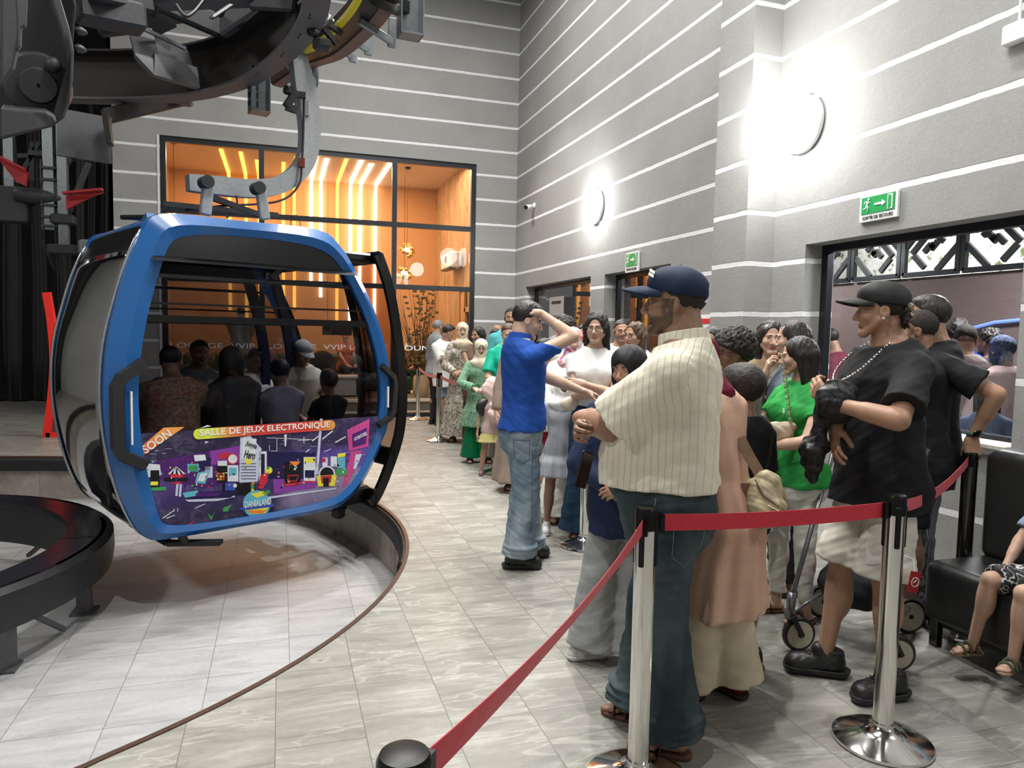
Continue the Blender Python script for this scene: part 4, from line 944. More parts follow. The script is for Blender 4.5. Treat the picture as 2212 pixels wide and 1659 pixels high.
adtext('DANIALAND', (915, 775), (1125, 745), .05, mat=ADM['w'], lvl=12); adtext('Jungle', (925, 285), (1010, 320), .045, mat=ADM['k'], lvl=9); adtext('Hero', (915, 370), (1000, 385), .06, mat=ADM['k'], lvl=9)
adtext('ADVENTURES', (1785, 255), (1885, 205), .03, mat=ADM['w'], lvl=8)

# ---------------------------------------------------------------- hanger arm over the cabin
def hp(px, py, dn=.9):
    n = np.array(GN[:]); q = np.array((GQ+GN*dn)[:]); d = ray(px, py); tt = ((q-EYE) @ n)/(d @ n); return EYE+d*tt
O_ = hp(525, 470); h_root = empty('hanger_arm', tuple(O_), 0, 'pale grey curved steel hanger arm carrying the blue cabin', 'machine part')
rel = lambda p, q=O_: tuple(np.array(p)-q)
M_CAST = plain('cast_grey', '#8f9394', .5, .35, bump=.25, scale=40); M_CASTD = plain('cast_dark', '#2f3032', .6, .4, bump=.2, scale=40)
arm = [hp(*p) for p in ((405, 395), (470, 402), (540, 408), (595, 402), (635, 380), (660, 345), (668, 300), (666, 250), (656, 190), (646, 140), (640, 95))]
mb = MB(); pth = spline([rel(p) for p in arm], 5); n = len(pth); vs = []; hw = [.06]*n
for i, p in enumerate(pth):
    tv = (pth[min(i+1, n-1)]-pth[max(i-1, 0)]).normalized(); nn = GN; sd = tv.cross(nn).normalized(); f = i/(n-1); w = np.interp(f, [0, .1, .45, .6, .8, 1], [.065, .075, .075, .085, .10, .055])
    for a_, b_ in ((-w, -.05), (w, -.05), (w, .05), (-w, .05)): vs.append(p+sd*a_+nn*b_)
fs = [(i*4+k, i*4+(k+1) % 4, i*4+4+(k+1) % 4, i*4+4+k) for i in range(n-1) for k in range(4)]+[(3, 2, 1, 0), tuple(range(n*4-4, n*4))]
mb.add(vs, fs); mb.build('arm', M_CAST, h_root, auto=30)
for (px, py), (qx, qy) in (((450, 392), (443, 465)), ((562, 405), (572, 475))):
    for dn in (.55, 1.15):
        mb = MB(); A, B = hp(px, py, dn), hp(qx, qy, dn); mb.bar(rel(A), rel(B), .085, .05, tuple(GN), bev=.01); mb.build('suspension_leg', M_CAST, h_root)
    for dn in (.48, 1.10):
        mb = MB(); A = hp(px, py, dn); B = A+np.array(GN[:])*.10; mb.tube([rel(A), rel(B)], .05, 20); mb.build('pivot_pin', M_CASTD, h_root, auto=40)
mb = MB(); mb.bar(rel(hp(440, 420, .8)), rel(hp(575, 470, .8)), .045, .045); mb.bar(rel(hp(350, 440, .8)), rel(hp(600, 465, .8)), .04, .04); mb.build('cross_stay', M_CASTD, h_root)
mb = MB(); mb.tube([rel(p) for p in spline([hp(657, 200, .82), hp(655, 300, .82), hp(652, 350, .82), hp(645, 400, .82), hp(600, 435, .82), hp(480, 445, .82), hp(400, 455, .82)], 8)], .010, 8)
mb.tube([rel(p) for p in spline([hp(510, 422, .8), hp(512, 440, .8), hp(500, 460, .8), hp(490, 470, .8)], 5)], .008, 8); mb.build('cable', plain('cable_dark', '#2a1512', .5), h_root, True)
mb = MB(); mb.box(rel(hp(652, 352, .82)), (.05, .05, .08)); mb.build('coupling', plain('brass_red', '#7a3a22', .5, .4), h_root)
mb = MB(); P0 = hp(640, 198, .8); mb.bar(rel(P0), rel(hp(618, 230, .8)), .05, .06); mb.bar(rel(hp(618, 230, .8)), rel(hp(640, 238, .8)), .04, .06); mb.box(rel(hp(645, 205, .8)), (.12, .05, .05)); mb.build('lever', M_CASTD, h_root)
mb = MB(); c_ = hp(622, 195, .8); mb.lathe([(.035, -.03), (.04, -.02), (.04, .02), (.035, .03)], rel(c_), 20, tuple(GU)); mb.build('roller', M_BLK, h_root, auto=40)
mb = MB(); mb.box(rel(hp(663, 235, .84)), (.05, .03, .14), bev=.01); mb.build('bolt_plate', M_CAST, h_root)
mb = MB(); c_ = hp(640, 92, .9); mb.box(rel(c_), (.16, .3, .16), bev=.03); mb.box(rel(hp(645, 60, .9)), (.12, .5, .1), bev=.02); mb.build('grip', M_CASTD, h_root)

# ---------------------------------------------------------------- overhead ring rail and machinery
M_RAIL = plain('rail_brown_steel', '#332f2d', .6, .35, bump=.2, scale=30); M_RAILG = plain('rail_grey_flange', '#5c5b5e', .55, .3, bump=.15, scale=30)
ZR = 3.85
rail = [(-5.2, 8.0), (-4.2, 8.5), (-3.2, 8.72), (-2.0, 8.5), (-1.35, 8.25), (-.85, 7.92), (-.43, 7.41), (-.17, 6.87), (.02, 6.31), (.12, 5.9), (.165, 5.5), (.15, 5.0), (.02, 4.4), (-.25, 3.8), (-.7, 3.2)]
rp = spline([(x, y, ZR) for x, y in rail], 6)
rr = empty('ring_rail', (rp[0].x, rp[0].y, ZR), 0, 'broad curved brown steel ring rail overhead above the cabin', 'rail')
rl = lambda pts: [tuple(Vector(p)-Vector((rp[0].x, rp[0].y, ZR))) for p in pts]
mb = MB(); mb.sweep(rl(rp), [(-.17, 0), (-.15, 0), (-.15, .46), (-.17, .46)]); mb.build('web', M_RAIL, rr, auto=40)
mb = MB(); mb.sweep(rl(rp), [(-.17, -.02), (.02, -.02), (.02, .0), (-.17, .0)]); mb.build('lower_flange', M_RAILG, rr, auto=40)
mb = MB(); mb.sweep(rl(rp), [(-.17, .46), (.0, .46), (.0, .48), (-.17, .48)]); mb.build('upper_flange', M_RAIL, rr, auto=40)
for i in range(40, len(rp)-2, 6):
    p = rp[i]; tv = (rp[i+1]-rp[i]).normalized(); sd = tv.cross(Vector((0, 0, 1)))
    for q in (-.03, .03): mb = MB(); mb.box(tuple(Vector(rl([p])[0])+tv*q-sd*.05+Vector((0, 0, -.022))), (.014, .014, .01)); mb.build('slot', M_BLK, rr)
# gantry bracket bent like a knee below the ring
r = empty('knee_bracket', tuple(onz(345, 60, 4.3)), 0, 'bent dark steel bracket joined to the overhead ring rail', 'machine part'); O3 = onz(345, 60, 4.3)
def q3(px, py, z): return rel(onz(px, py, z), O3)
K = [np.array(q) for q in (atd(300, 55, 6.7)-O3, atd(318, 125, 6.6)-O3, atd(330, 140, 6.6)-O3, atd(425, 170, 7.0)-O3)]
mb = MB(); mb.sweep([tuple(k) for k in K], [(-.10, -.03), (.10, -.03), (.10, .03), (-.10, .03)], up=(.3, -.9, .1)); mb.build('knee_plate', M_RAILG, r, auto=30)
mb = MB(); pts = [atd(312, 60, 6.75)-O3, atd(405, 108, 7.05)-O3, atd(425, 170, 7.05)-O3, atd(330, 135, 6.7)-O3]; n_ = np.array([.25, .95, 0])*.03
mb.add([tuple(p) for p in pts]+[tuple(p+n_) for p in pts], [(3, 2, 1, 0), (4, 5, 6, 7), (0, 1, 5, 4), (1, 2, 6, 5), (2, 3, 7, 6), (3, 0, 4, 7)]); mb.build('web_plate', M_CASTD, r)
mb = MB(); mb.bar(tuple(atd(300, 0, 6.6)-O3), tuple(atd(345, 75, 6.8)-O3), .35, .06, (0, 1, 0)); mb.build('upright', M_CASTD, r)
mb = MB(); mb.bar(tuple(atd(310, 62, 6.5)-O3), tuple(atd(400, 105, 6.9)-O3), .03, .03); mb.build('edge_bar', M_GALV, r)
# diagonal strut to a hanging plate
r = empty('strut_beam', tuple(atd(300, 240, 7.4)), 0, 'dark diagonal steel strut under the ring rail carrying a square plate', 'machine part'); O4 = atd(300, 240, 7.4)
mb = MB(); mb.bar(rel(atd(225, 252, 7.3), O4), rel(atd(405, 210, 7.8), O4), .10, .15, bev=.01); mb.build('beam', M_RAIL, r)
mb = MB(); mb.box(rel(atd(395, 212, 7.7), O4), (.2, .16, .14), bev=.02); mb.build('end_block', M_RAILG, r)
mb = MB(); mb.bar(rel(atd(183, 245, 7.0), O4), rel(atd(183, 345, 7.0), O4), .46, .04, (-.3, 1, 0)); mb.build('hanging_plate', M_RAILG, r)
mb = MB(); mb.bar(rel(atd(162, 280, 6.96), O4), rel(atd(162, 347, 6.96), O4), .02, .03, (-.3, 1, 0)); mb.bar(rel(atd(162, 265, 6.96), O4), rel(atd(162, 274, 6.96), O4), .03, .03, (-.3, 1, 0)); mb.build('slot', M_BLK, r)
mb = MB(); mb.bar(rel(atd(228, 245, 6.9), O4), rel(atd(238, 312, 6.9), O4), .05, .12, (0, 1, 0)); mb.build('rubber_flap', M_BLACKRUB, r)
# big cast housing of the drive at the top left, with its round boss
O5 = atd(70, 150, 4.6); r = empty('drive_housing', tuple(O5), 0, 'large dark grey cast drive housing with round boss at the top left', 'machine')
def norm_(v): return v/np.linalg.norm(v)
def pp(poly, D, th, mat, name, lvl=0):
    P = [atd(x, y, D)-O5 for x, y in poly]; n_ = norm_(ray(70, 120))*th; n = len(P); mb = MB()
    a_ = sum(poly[i-1][0]*poly[i][1]-poly[i][0]*poly[i-1][1] for i in range(n))
    if a_ > 0: P = P[::-1]
    mb.add([tuple(p) for p in P]+[tuple(p+n_) for p in P], [tuple(range(n-1, -1, -1))[::-1], tuple(range(n, 2*n))[::-1]]+[(i, n+i, n+(i+1) % n, (i+1) % n) for i in range(n)])
    o = mb.build(name, mat, r); md = o.modifiers.new('bev', 'BEVEL'); md.width = .02; md.segments = 2; return o
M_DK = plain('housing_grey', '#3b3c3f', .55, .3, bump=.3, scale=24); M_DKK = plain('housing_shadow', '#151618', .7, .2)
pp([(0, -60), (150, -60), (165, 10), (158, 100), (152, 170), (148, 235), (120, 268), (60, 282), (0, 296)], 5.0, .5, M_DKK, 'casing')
rib = [(118, -60), (132, 0), (150, 60), (160, 110), (158, 170), (152, 222), (140, 255), (112, 275), (60, 288), (0, 303)]
inner = [(100, -60), (112, 10), (132, 70), (142, 120), (145, 175), (143, 215), (128, 248), (105, 262), (60, 272), (0, 280)]
pp(rib+inner[::-1], 4.75, .35, M_DK, 'rim')
pp([(0, 233), (100, 243), (118, 252), (125, 262), (105, 276), (0, 300)], 4.5, .45, M_DK, 'lower_shelf')
P = [(0, -60), (58, -60), (50, 0), (45, 60), (38, 110), (30, 150), (15, 170), (0, 190)]
pp(P, 4.0, .6, M_DK, 'side_casting'); pp([(30, -60), (62, -60), (56, 55), (46, 60), (45, 100), (38, 112), (36, 40)], 3.95, .5, M_DK, 'side_rib')
mb = MB(); d_ = tuple(-ray(83, 185)); mb.lathe([(.19, -.25), (.20, 0), (.19, .03), (.115, .035), (.11, .06), (.105, .065), (.012, .066), (.01, .04)], tuple(atd(83, 185, 4.85)-O5), 40, d_); mb.build('round_boss', M_DK, r, auto=35)
mb = MB(); mb.ball(tuple(atd(80, 132, 4.85)-O5), (.13, .06, .06), 20); mb.ball(tuple(atd(115, 140, 4.8)-O5), (.05, .05, .05), 14); mb.build('bearing_lug', M_DK, r, True)
for px, py in ((172, 68), (170, 106)):
    mb = MB(); mb.box(tuple(atd(px, py, 5.1)-O5), (.09, .08, .06), bev=.022); mb.build('lug', M_DK, r, True)
# frames, arms and brackets between the housing and the ring
M_MIX = [M_DK, M_CASTD, M_RAILG]
O6 = atd(300, 20, 6.0); r = empty('drive_machinery', tuple(O6), 0, 'tangle of dark cast frames and arms above the ring rail', 'machine')
spec = [((165, 15), (310, 45), 5.6, 5.9, .25, .2), ((300, -20), (480, 60), 6.4, 6.8, .10, .2), ((480, 60), (620, -40), 6.8, 6.2, .10, .2), ((180, -40), (300, -10), 5.5, 6.0, .3, .3), ((330, 45), (450, 25), 7.6, 7.4, .14, .1), ((450, 25), (560, -40), 7.4, 7.0, .14, .1), ((455, 40), (500, 10), 5.6, 5.8, .05, .03), ((210, 60), (300, 50), 6.0, 6.1, .12, .14), ((340, -10), (560, -20), 6.2, 6.0, .2, .2), ((540, 5), (640, 12), 6.0, 5.9, .06, .12)]
for i, (a_, b_, d0, d1, w, h) in enumerate(spec):
    mb = MB(); mb.bar(tuple(atd(*a_, d0)-O6), tuple(atd(*b_, d1)-O6), w, h, bev=.02); mb.build('frame_bar', M_MIX[i % 3], r)
for (px, py, D, s_) in ((250, 30, 6.0, .05), (330, 12, 6.3, .05), (540, 35, 6.6, .06), (480, 15, 6.3, .04)):
    mb = MB(); mb.lathe([(s_*.6, -.12), (s_, -.1), (s_, .08), (s_*.6, .1)], tuple(atd(px, py, D)-O6), 20, (.3, -.9, .2)); mb.build('pulley', M_CASTD, r, auto=40)
mb = MB(); mb.tube([tuple(v-Vector(O6)) for v in spline([atd(380, 10, 5.8), atd(400, 35, 5.8), atd(420, 25, 5.9), atd(440, 0, 6.0)], 6)], .014, 6); mb.build('hose', M_BLK, r)
# coil spring and clamp right of the ring
O7 = atd(682, 25, 5.5); r = empty('coil_spring_clamp', tuple(O7), 0, 'steel coil spring and black clamp beside the ring rail', 'machine part')
mb = MB(); ax = np.array([.35, .2, -.28]); e1 = np.cross(ax, [0, 0, 1]); e1 /= np.linalg.norm(e1); e2 = np.cross(ax, e1); e2 /= np.linalg.norm(e2)
mb.tube([tuple(ax*(k/90-.5)*.55+(e1*math.cos(k*.42)+e2*math.sin(k*.42))*.062) for k in range(90)], .010, 6); mb.build('spring', M_GALV, r, True)
mb = MB(); mb.bar((.0, 0, -.05), (.16, .05, -.2), .04, .04); mb.bar((.10, .02, -.08), (.2, .04, -.12), .05, .03); mb.box((.05, .05, -.22), (.14, .12, .08), bev=.02); mb.build('clamp', M_CASTD, r)
mb = MB(); mb.lathe([(.03, -.03), (.05, -.02), (.05, .02), (.03, .03)], (-.02, 0, -.14), 18, (.6, .5, 0)); mb.build('ball_joint', M_BLK, r, auto=40)
# yellow topped black belt guide curving to the right
O8 = atd(740, 60, 5.6); r = empty('belt_guide', tuple(O8), 0, 'black curved belt guide with a yellow top strip, upper centre', 'machine part')
gp = spline([atd(575, 165, 7.4)-O8, atd(640, 122, 6.8)-O8, atd(700, 98, 6.2)-O8, atd(745, 60, 5.7)-O8, atd(790, 8, 5.2)-O8, atd(822, -60, 4.8)-O8], 6)
mb = MB(); mb.sweep([tuple(v) for v in gp], [(-.06, -.06), (.06, -.04), (.06, .10), (-.06, .10)]); mb.build('belt', M_BLACKRUB, r, auto=40)
mb = MB(); mb.sweep([tuple(v) for v in gp[3:]], [(.06, -.05), (.095, -.035), (.095, .0), (.06, .0)]); mb.build('yellow_strip', plain('safety_yellow', '#e6d21c', .3), r, auto=40)
mb = MB(); mb.sweep([tuple(v) for v in gp], [(-.16, -.08), (-.062, -.075), (-.062, .06), (-.16, .06)]); mb.build('rail_beam', plain('rust_beam', '#6a544d', .7), r, auto=40)
for px, py, D in ((715, 65, 6.0), (762, 88, 5.9), (730, 105, 6.2), (810, 68, 5.4), (650, 160, 6.8)):
    mb = MB(); c_ = atd(px, py, D)-O8; mb.bar(tuple(c_+np.array([-.12, -.03, .05])), tuple(c_+np.array([.14, .03, -.05])), .03, .06, bev=.008); mb.bar(tuple(c_+np.array([.13, .03, -.09])), tuple(c_+np.array([.14, .03, .13])), .03, .07, bev=.008); mb.build('hook_bracket', M_GALV, r)
mb = MB(); mb.lathe([(.1, -.03), (.11, 0), (.1, .03), (.05, .03), (.05, -.03)], tuple(atd(832, 8, 5.0)-O8), 24, (.2, -.5, .8)); mb.build('black_pulley', M_BLK, r, auto=40)
mb = MB(); mb.bar(tuple(atd(800, -15, 5.0)-O8), tuple(atd(880, 22, 5.3)-O8), .1, .12, bev=.02); mb.build('end_casting', M_CASTD, r)
# galvanised channels hanging down
def channel(px, y0, y1, D, w, dpt, ang, label, holes):
    A, B = atd(px, y0, D), atd(px, y1, D); O = B; r = empty('steel_channel', tuple(O), ang, label, 'bracket'); L = A[2]-B[2]
    mb = MB(); mb.box((0, dpt/2, L/2), (w, .008, L)); mb.box((-w/2, 0, L/2), (.008, dpt, L)); mb.box((w/2, 0, L/2), (.008, dpt, L)); mb.box((0, 0, .006), (w, dpt, .012)); mb.build('channel', M_GALV, r)
    if holes:
        mb = MB()
        for k in range(4):
            z = .08+k*(L-.1)/4
            for xx in (-.02, .02): mb.box((-w/2-.006, xx, z), (.006, .014, .05))
            mb.box((0, dpt/2-.008, z+.03), (.02, .006, .05))
        mb.build('slot', M_BLK, r)
channel(560, 150, 245, 6.9, .17, .16, .25, 'slotted galvanised channel hanging below the ring rail', True)
channel(886, -160, 80, 5.2, .16, .14, .1, 'plain galvanised channel hanging at the top centre', False)

# ---------------------------------------------------------------- black guard ring in the floor opening
RC = Vector((-2.98, 5.70)); Ra, Rb, ZT = 1.78, 1.50, .04
rg = empty('guard_ring', (RC.x, RC.y, -.5), 0, 'broad glossy black guard ring on grey legs in the floor opening', 'guard')
circ3 = lambda R, z, n=72: [(R*math.cos(2*math.pi*k/n), R*math.sin(2*math.pi*k/n), z) for k in range(n)]
t = NT('guard_black'); t.set(color=(.012, .013, .018), rough=.22, spec=.6); M_GB = t.m
mb = MB(); mb.sweep(circ3((Ra+Rb)/2, .5+ZT-.03), [(-(Ra-Rb)/2, -.02), ((Ra-Rb)/2-.03, -.02), ((Ra-Rb)/2-.03, .03), (-(Ra-Rb)/2, .03)], closed=True); mb.build('top_plate', M_GB, rg, auto=30)
mb = MB(); mb.sweep(circ3(Ra-.02, .5+ZT-.12), [(-.04, -.13), (.03, -.13), (.045, -.02), (.04, .09), (.0, .12), (-.04, .12)], closed=True); mb.build('outer_skirt', M_BLACKRUB, rg, auto=30)
mb = MB(); mb.sweep(circ3(Rb+.02, .5+ZT-.14), [(-.015, -.2), (.015, -.2), (.015, .12), (-.015, .12)], closed=True); mb.build('inner_skirt', M_CASTD, rg, auto=30)
for deg in (-31, 0, 38, 80, 130, 180, 230, 280):
    a_ = math.radians(deg); x, y = (Ra-.14)*math.cos(a_), (Ra-.14)*math.sin(a_)
    mb = MB(); mb.bar((x, y, 0), (x, y, .40), .12, .08, (math.cos(a_), math.sin(a_), 0)); mb.box((x, y, .008), (.16, .16, .016)); mb.build('leg', M_RAILG, rg)
    mb = MB(); tx, ty = -math.sin(a_), math.cos(a_); mb.bar((x+tx*.05, y+ty*.05, .38), (x+tx*.55-.1*math.cos(a_), y+ty*.55, .03), .03, .03); mb.build('stay', M_RAILG, rg)
mb = MB(); mb.bar((Rb-.02, .02, .5+ZT+.002), (Ra-.04, .02, .5+ZT+.002), .006, .003); mb.build('joint', M_BLK, rg)
# ---- far panel boards seen inside the ring
# ---------------------------------------------------------------- figure sculpting: smooth solids turned into one surface
F32 = np.float32
class Field:
    def __init__(s, lo, hi, h):
        s.lo = np.array(lo, float); s.h = h; s.n = np.maximum(np.ceil((np.array(hi)-s.lo)/h).astype(int)+1, 3)
        s.ax = [(s.lo[i]+h*np.arange(s.n[i])).astype(F32) for i in range(3)]; s.F = np.full(s.n, 9.0, F32)
    def sl(s, lo, hi, pad):
        r = []
        for i in range(3):
            a = int(max(0, math.floor((lo[i]-pad-s.lo[i])/s.h))); b = int(min(s.n[i], math.ceil((hi[i]+pad-s.lo[i])/s.h)+1))
            if b <= a: return None
            r.append(slice(a, b))
        return tuple(r)
    def co(s, S): return s.ax[0][S[0]][:, None, None], s.ax[1][S[1]][None, :, None], s.ax[2][S[2]][None, None, :]
    def put(s, S, d, k, op='u'):
        A = s.F[S]
        if op == 'u':
            if k > 0:
                h = np.clip(.5+.5*(A-d)/k, 0, 1); r = A+(d-A)*h-k*h*(1-h); far = A > 4; s.F[S] = np.where(far, np.minimum(A, d), r)
            else: s.F[S] = np.minimum(A, d)
        elif op == 's':
            if k > 0: h = np.clip(.5-.5*(A+d)/k, 0, 1); s.F[S] = A+(-d-A)*h+k*h*(1-h)
            else: s.F[S] = np.maximum(A, -d)
    def rc(s, a, b, r1, r2, k=.01, op='u', flat=False, sq=None):
        """tapered round limb from a to b; flat = cut square at b; sq = (axis, factor) squash"""
        a = np.array(a, float); b = np.array(b, float); R = max(r1, r2); S = s.sl(np.minimum(a, b)-R, np.maximum(a, b)+R, k+2*s.h)
        if S is None: return s
        X, Y, Z = s.co(S); d = b-a; L2 = float(d @ d)+1e-12
        px, py, pz = X-F32(a[0]), Y-F32(a[1]), Z-F32(a[2]); t = (px*F32(d[0])+py*F32(d[1])+pz*F32(d[2]))/F32(L2); tc = np.clip(t, 0, 1)
        q = [px-tc*F32(d[0]), py-tc*F32(d[1]), pz-tc*F32(d[2])]
        if sq is not None:
            v, f = np.array(sq[0], float), sq[1]; v /= np.linalg.norm(v); w = q[0]*F32(v[0])+q[1]*F32(v[1])+q[2]*F32(v[2])
            g = w*F32(1/f-1); q = [q[0]+g*F32(v[0]), q[1]+g*F32(v[1]), q[2]+g*F32(v[2])]
        e = np.sqrt(q[0]**2+q[1]**2+q[2]**2)-(F32(r1)+tc*F32(r2-r1))
        if sq is not None: e = e*F32(min(1, sq[1]))
        if flat: e = np.maximum(e, (t-1)*F32(math.sqrt(L2)))
        s.put(S, e, k, op); return s
    def ell(s, c, r, k=.01, op='u', R=None, wave=None):
        c = np.array(c, float); r = np.array(r, float); m = r.max() if R is not None else r
        S = s.sl(c-m, c+m, k+2*s.h)
        if S is None: return s
        X, Y, Z = s.co(S); p = [X-F32(c[0]), Y-F32(c[1]), Z-F32(c[2])]
        if R is not None: p = [p[0]*F32(R[i][0])+p[1]*F32(R[i][1])+p[2]*F32(R[i][2]) for i in range(3)]
        k0 = np.sqrt((p[0]/r[0])**2+(p[1]/r[1])**2+(p[2]/r[2])**2)+1e-6; k1 = np.sqrt((p[0]/r[0]**2)**2+(p[1]/r[1]**2)**2+(p[2]/r[2]**2)**2)+1e-6
        s.put(S, (k0*(k0-1)/k1).astype(F32), k, op); return s
    def loft(s, prof, k=.01, n=2.4, axis=None, op='u', o=0.0, z0=None, z1=None, fold=None):
        """stack of ellipses: prof rows (z, half width, half depth, centre y, centre x)"""
        P = np.array([tuple(p)+(0,)*(5-len(p)) for p in prof], float); z = P[:, 0]; zl, zh = (z[0] if z0 is None else z0), (z[-1] if z1 is None else z1)
        w = P[:, 1].max()+o+.03; dd = P[:, 2].max()+o+.03
        S = s.sl((P[:, 4].min()-w, P[:, 3].min()-dd, zl), (P[:, 4].max()+w, P[:, 3].max()+dd, zh), k+2*s.h)
        if S is None: return s
        X, Y, Z = s.co(S); zz = Z[0, 0]
        a, b, cy, cx = [np.interp(zz, z, P[:, i]).astype(F32)[None, None, :] for i in (1, 2, 3, 4)]; a = a+F32(o); b = b+F32(o)
        x, y = X-cx, Y-cy
        if fold is not None:
            am, nf, ph = fold[:3]; th = np.arctan2(y/b, x/a); zf = (zh-Z)/(zh-zl) if len(fold) < 4 else np.clip((zh-Z)/(zh-zl)*1.0, 0, 1)**fold[3]
            g = 1+F32(am)*zf*(np.sin(th*nf+ph+Z*2)*.6+np.sin(th*(nf*2-1)+ph*2-Z*5)*.4); a = a*g; b = b*g
        rr = ((np.abs(x)/a)**n+(np.abs(y)/b)**n)**F32(1/n); e = (rr-1)*np.minimum(a, b)
        e = np.maximum(e, np.maximum(Z-F32(zh), F32(zl)-Z)); s.put(S, e.astype(F32), k, op); return s
    def cut(s, p, nrm, lo=None, hi=None):
        """remove everything on the side nrm points to"""
        nrm = np.array(nrm, float); nrm /= np.linalg.norm(nrm); lo = s.lo if lo is None else lo; hi = s.lo+s.n*s.h if hi is None else hi
        S = s.sl(lo, hi, 0); X, Y, Z = s.co(S); e = (X-F32(p[0]))*F32(nrm[0])+(Y-F32(p[1]))*F32(nrm[1])+(Z-F32(p[2]))*F32(nrm[2])
        s.F[S] = np.maximum(s.F[S], e); return s
    def wrinkle(s, amp, f, seed=0, zdir=1.0):
        X, Y, Z = s.co((slice(None),)*3); r = np.random.RandomState(seed); a = r.uniform(0, 6.28, 8); z = Z*F32(zdir)
        wv = np.sin(X*f+np.sin(Y*f*.9+a[0])*1.4+z*f*.55+a[1])*np.sin(Y*f*1.1+np.sin(z*f*.8+a[2])*1.5+a[3])+.6*np.sin((X+Y)*f*1.9+a[4]+z*f*1.3)*np.sin(z*f*1.7+X*f*.6+a[5])
        s.F += (F32(amp)*wv).astype(F32); return s
    def mesh(s):
        F = s.F; F = F.copy(); F[0], F[-1] = 1, 1; F[:, 0], F[:, -1] = 1, 1; F[:, :, 0], F[:, :, -1] = 1, 1
        I = F < 0; nx, ny, nz = F.shape
        c = np.zeros((nx-1, ny-1, nz-1), np.int8)
        for i in (0, 1):
            for j in (0, 1):
                for k in (0, 1): c += I[i:nx-1+i, j:ny-1+j, k:nz-1+k]
        act = (c > 0) & (c < 8); idx = np.full(act.shape, -1, np.int64); A = np.argwhere(act); idx[act] = np.arange(len(A))
        V = np.zeros((len(A), 3)); W = np.zeros(len(A))
        cor = [(i, j, k) for i in (0, 1) for j in (0, 1) for k in (0, 1)]; vals = {q: F[A[:, 0]+q[0], A[:, 1]+q[1], A[:, 2]+q[2]] for q in cor}
        for q in cor:
            for ax in range(3):
                if q[ax]: continue
                q2 = tuple(v+(1 if i == ax else 0) for i, v in enumerate(q)); f0, f1 = vals[q], vals[q2]; m = (f0 < 0) != (f1 < 0)
                if not m.any(): continue
                t = np.where(m, f0/np.where(m, f0-f1, 1), 0); p = np.array(q, float)[None, :]+np.zeros((len(A), 3)); p[:, ax] += t; V[m] += p[m]; W[m] += 1
        V = (V/np.maximum(W, 1)[:, None]+A)*s.h+s.lo; Q = []
        for ax in range(3):
            sl0 = [slice(None)]*3; sl1 = [slice(None)]*3; sl0[ax] = slice(0, -1); sl1[ax] = slice(1, None)
            a0, a1 = I[tuple(sl0)], I[tuple(sl1)]; b, c_ = [i for i in range(3) if i != ax]
            for sgn in (0, 1):
                m = (a0 & ~a1) if sgn else (~a0 & a1); E = np.argwhere(m); E = E[(E[:, b] > 0) & (E[:, c_] > 0)]
                if not len(E): continue
                def cell(db, dc): q = E.copy(); q[:, b] += db; q[:, c_] += dc; return idx[q[:, 0], q[:, 1], q[:, 2]]
                q = np.stack([cell(-1, -1), cell(0, -1), cell(0, 0), cell(-1, 0)], 1)
                flip = (sgn == 0) != (ax == 1)
                Q.append(q[:, ::-1] if flip else q)
        if not Q: return np.zeros((0, 3)), np.zeros((0, 4), int)
        Q = np.concatenate(Q); Q = Q[(Q >= 0).all(1)]; return V, Q

def norm(v): v = np.array(v, float); return v/(np.linalg.norm(v)+1e-9)
def basis(f, up):
    """columns: x, y=forward f, z close to up"""
    y = norm(f); x = norm(np.cross(y, up)); z = np.cross(x, y); return np.stack([x, y, z], 1)
def ik(a, b, l1, l2, hint):
    a, b = np.array(a, float), np.array(b, float); d = b-a; L = np.linalg.norm(d); m = l1+l2-.002
    if L > m: b = a+d/L*m; d = b-a; L = m
    u = d/L; x = (l1*l1-l2*l2+L*L)/(2*L); y = math.sqrt(max(l1*l1-x*x, 0)); hd = np.array(hint, float); hd = hd-u*(hd @ u)
    return a+u*x+norm(hd)*y, b

def skin_mat():
    t = NT('skin'); a = t.n('VertexColor', layer_name='Col'); nz = t.n('TexNoise', i_Scale=45.0, i_Detail=4.0); t.l(t.coord(), nz.inputs['Vector'])
    c = t.mix(.14, a.outputs[0], t.ramp(nz.outputs[0], [(.3, (.3, .3, .3)), (.7, (.7, .68, .66))]), 'OVERLAY')
    t.set(color=c, rough=.48, spec=.4, sss=.05); t.b.inputs['Subsurface Radius'].default_value = (.012, .005, .003); t.bump(nz.outputs[0], .06, .002); return t.m
M_SKIN = skin_mat()
SK = dict(a=(.50, .315, .23), b=(.375, .215, .14), c=(.27, .15, .095), d=(.2, .105, .065), e=(.50, .335, .25))
def hair_mat(name, c1, c2, sc=90, sy=1, rough=.45):
    if name in MATS: return MATS[name]
    t = NT(name); n = t.n('TexNoise', i_Scale=sc, i_Detail=5.0, i_Distortion=.6); t.l(t.coord((1, 1, .12*sy)), n.inputs['Vector'])
    t.set(color=t.ramp(n.outputs[0], [(.35, c1), (.7, c2)]), rough=rough, spec=.4); t.bump(n.outputs[0], .7, .006); MATS[name] = t.m; return t.m
H_BLK = hair_mat('hair_black', (.006, .005, .005), (.028, .022, .02)); H_CURL = hair_mat('hair_black_curly', (.005, .004, .004), (.03, .024, .02), 60, 8, .6)
H_BRN = hair_mat('hair_brown', (.03, .015, .008), (.11, .06, .03)); H_GRY = hair_mat('hair_grey', (.10, .10, .10), (.3, .3, .3), 120)
H_BLD = hair_mat('hair_streaked', (.12, .09, .06), (.5, .42, .3)); H_SHAVE = hair_mat('hair_cropped', (.012, .009, .008), (.035, .026, .022), 200, 8, .8)
